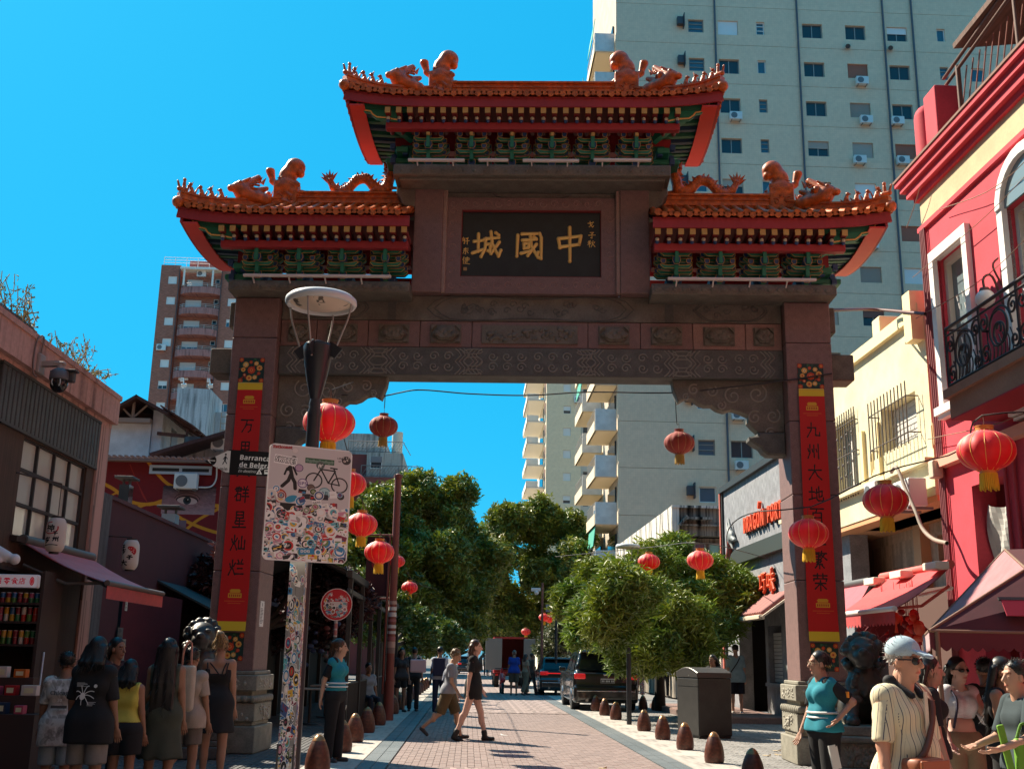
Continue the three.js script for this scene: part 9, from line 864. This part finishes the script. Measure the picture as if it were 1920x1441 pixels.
person('person in a black shirt with pale blue lettering under the maroon canopy',1848,10.6,AW,1.56,{skin:T2,top:{...blk(0.95),hem:0.8,print:prtLet,back:1,py:1.25},bot:{c:BK,len:0.95}});person('girl with long black hair near the right edge beside the man with the green bag',1876,9.0,0.9,1.56,{skin:[0.3,0.14,0.08],fem:1,top:{c:BK,sleeve:0,neck:1.4,hem:0.9},bot:{c:BK,len:0.9},hair:{style:'long',end:1.15}});
person('young man in a slate green shirt seen in profile at the right edge',1909,7.9,-1.35,1.53,{skin:[0.5,0.28,0.19],top:{c:[0.04,0.065,0.075],sleeve:0.9},bot:{c:[0.02,0.02,0.05],len:2},arms:[[0.35,0.1,0.9,0.3],[0.3,0.1,1.0,0.3]]});
{const p=atD(1908,1400,7.6),t=thing('shopping_bag','bright green shopping bag held at the lower right edge','bag',p.clone().add(V(0,-0.3,0))),g=new G();g.rbox(0.05,0.42,0.03,0.012,-0.07,0.24,0,0,0,0.18);g.rbox(0.16,0.36,0.06,0.02,0.06,0.18,0);mesh('bag_body',g.done(),M([0.13,0.3,0.02],0.7),t);mesh('handle',tube([V(0,0.36,0),V(0.05,0.46,0),V(0.12,0.36,0)],0.012).done(),M([0.1,0.25,0.02],0.7),t);}
// ---------- guardian lions ----------
function lion(lab,base,turn,sc,col,stone){
const t=thing('guardian_lion',lab,'statue',base,turn),raw=(n,g,m)=>{const x=new THREE.Mesh(g instanceof G?g.done():g,m);x.name=n;x.castShadow=x.receiveShadow=true;t.add(x);},v=V,p=new G();p.rbox(0.86,0.16,1.2,0.02,0,0.08,0);p.rbox(0.76,0.08,1.1,0.02,0,0.2,0);p.rbox(0.72,0.3,1.04,0.02,0,0.39,0);p.rbox(0.84,0.08,1.16,0.03,0,0.58,0);p.rbox(0.76,0.12,1.08,0.02,0,0.68,0);const c0=seed;seed=17;for(let k=0;k<60;k++){const a=rnd(-0.45,0.45),y=rnd(0.28,0.5);for(const s of[-1,1])p.sph(rnd(0.02,0.04),s*0.36,y,a,0.5,1.2,1,6,4);p.sph(rnd(0.02,0.04),a*0.7,y,0.52,1,1.2,0.5,6,4);}raw('pedestal',p,stone);
const Y=0.74,pr=[['c',v(0,Y+0.2,-0.25),v(0,Y+0.55,0.05),0.23,0.2,0.08],['e',v(0,Y+0.52,0.12),v(0.2,0.24,0.18),0.06],['e',v(0,Y+0.9,0.16),v(0.2,0.2,0.2),0.05],['e',v(0,Y+0.83,0.34),v(0.13,0.1,0.1),0.04],['e',v(0,Y+0.9,0.42),v(0.06,0.05,0.05),0.02],['e',v(0,Y+0.74,0.34),v(0.1,0.05,0.08),0.03]];for(const s of[-1,1])pr.push(['c',v(s*0.15,Y+0.5,0.15),v(s*0.17,Y+0.08,0.35),0.09,0.07,0.04],['e',v(s*0.17,Y+0.05,0.42),v(0.09,0.07,0.11),0.03],['e',v(s*0.22,Y+0.18,-0.2),v(0.13,0.2,0.22),0.05],['c',v(s*0.22,Y+0.05,-0.1),v(s*0.22,Y+0.05,0.12),0.07,0.07,0.03],['e',v(s*0.09,Y+0.97,0.32),v(0.05,0.035,0.04),0.015],['e',v(s*0.2,Y+0.98,0.2),v(0.05,0.06,0.03),0.015]);for(let i=0;i<72;i++){const a=rnd(-2.3,2.3)+PI,e=rnd(-1.2,1.35),r=rnd(0.04,0.062);pr.push(['e',v(Math.sin(a)*Math.cos(e)*0.25,Y+0.86+Math.sin(e)*0.26,0.08+Math.cos(a)*Math.cos(e)*0.23),v(r,r,r),0.004]);}for(let i=0;i<12;i++)pr.push(['e',v(rnd(-0.18,0.18),Y+rnd(0.3,0.65),0.27),v(0.045,0.045,0.04),0.008]);pr.push(['e',v(0.2,Y+0.1,0.44),v(0.12,0.12,0.12),0.01],['c',v(0,Y+0.2,-0.45),v(0,Y+0.7,-0.42),0.07,0.1,0.03]);seed=c0;raw('lion_body',sculpt(pr,0.017),M(col,0.45));t.scale.setScalar(sc);
}
{const st=M([0.3,0.27,0.2],0.8,{map:TX.stone}),p=atD(1622,1300,14.2),q=atD(372,1300,16.4);lion('dark carved guardian lion on a stone pedestal beside the right gate pillar',V(p.x,0,p.z),-0.25,1.0,[0.05,0.045,0.035],st);lion('dark carved guardian lion in the shade beside the left gate pillar',V(q.x,0,q.z),0.2,1.05,[0.035,0.033,0.03],M([0.12,0.115,0.1],0.8,{map:TX.stone}));}  // left lion and pedestal get darker colours standing in for shade

renderer.render(scene,camera);
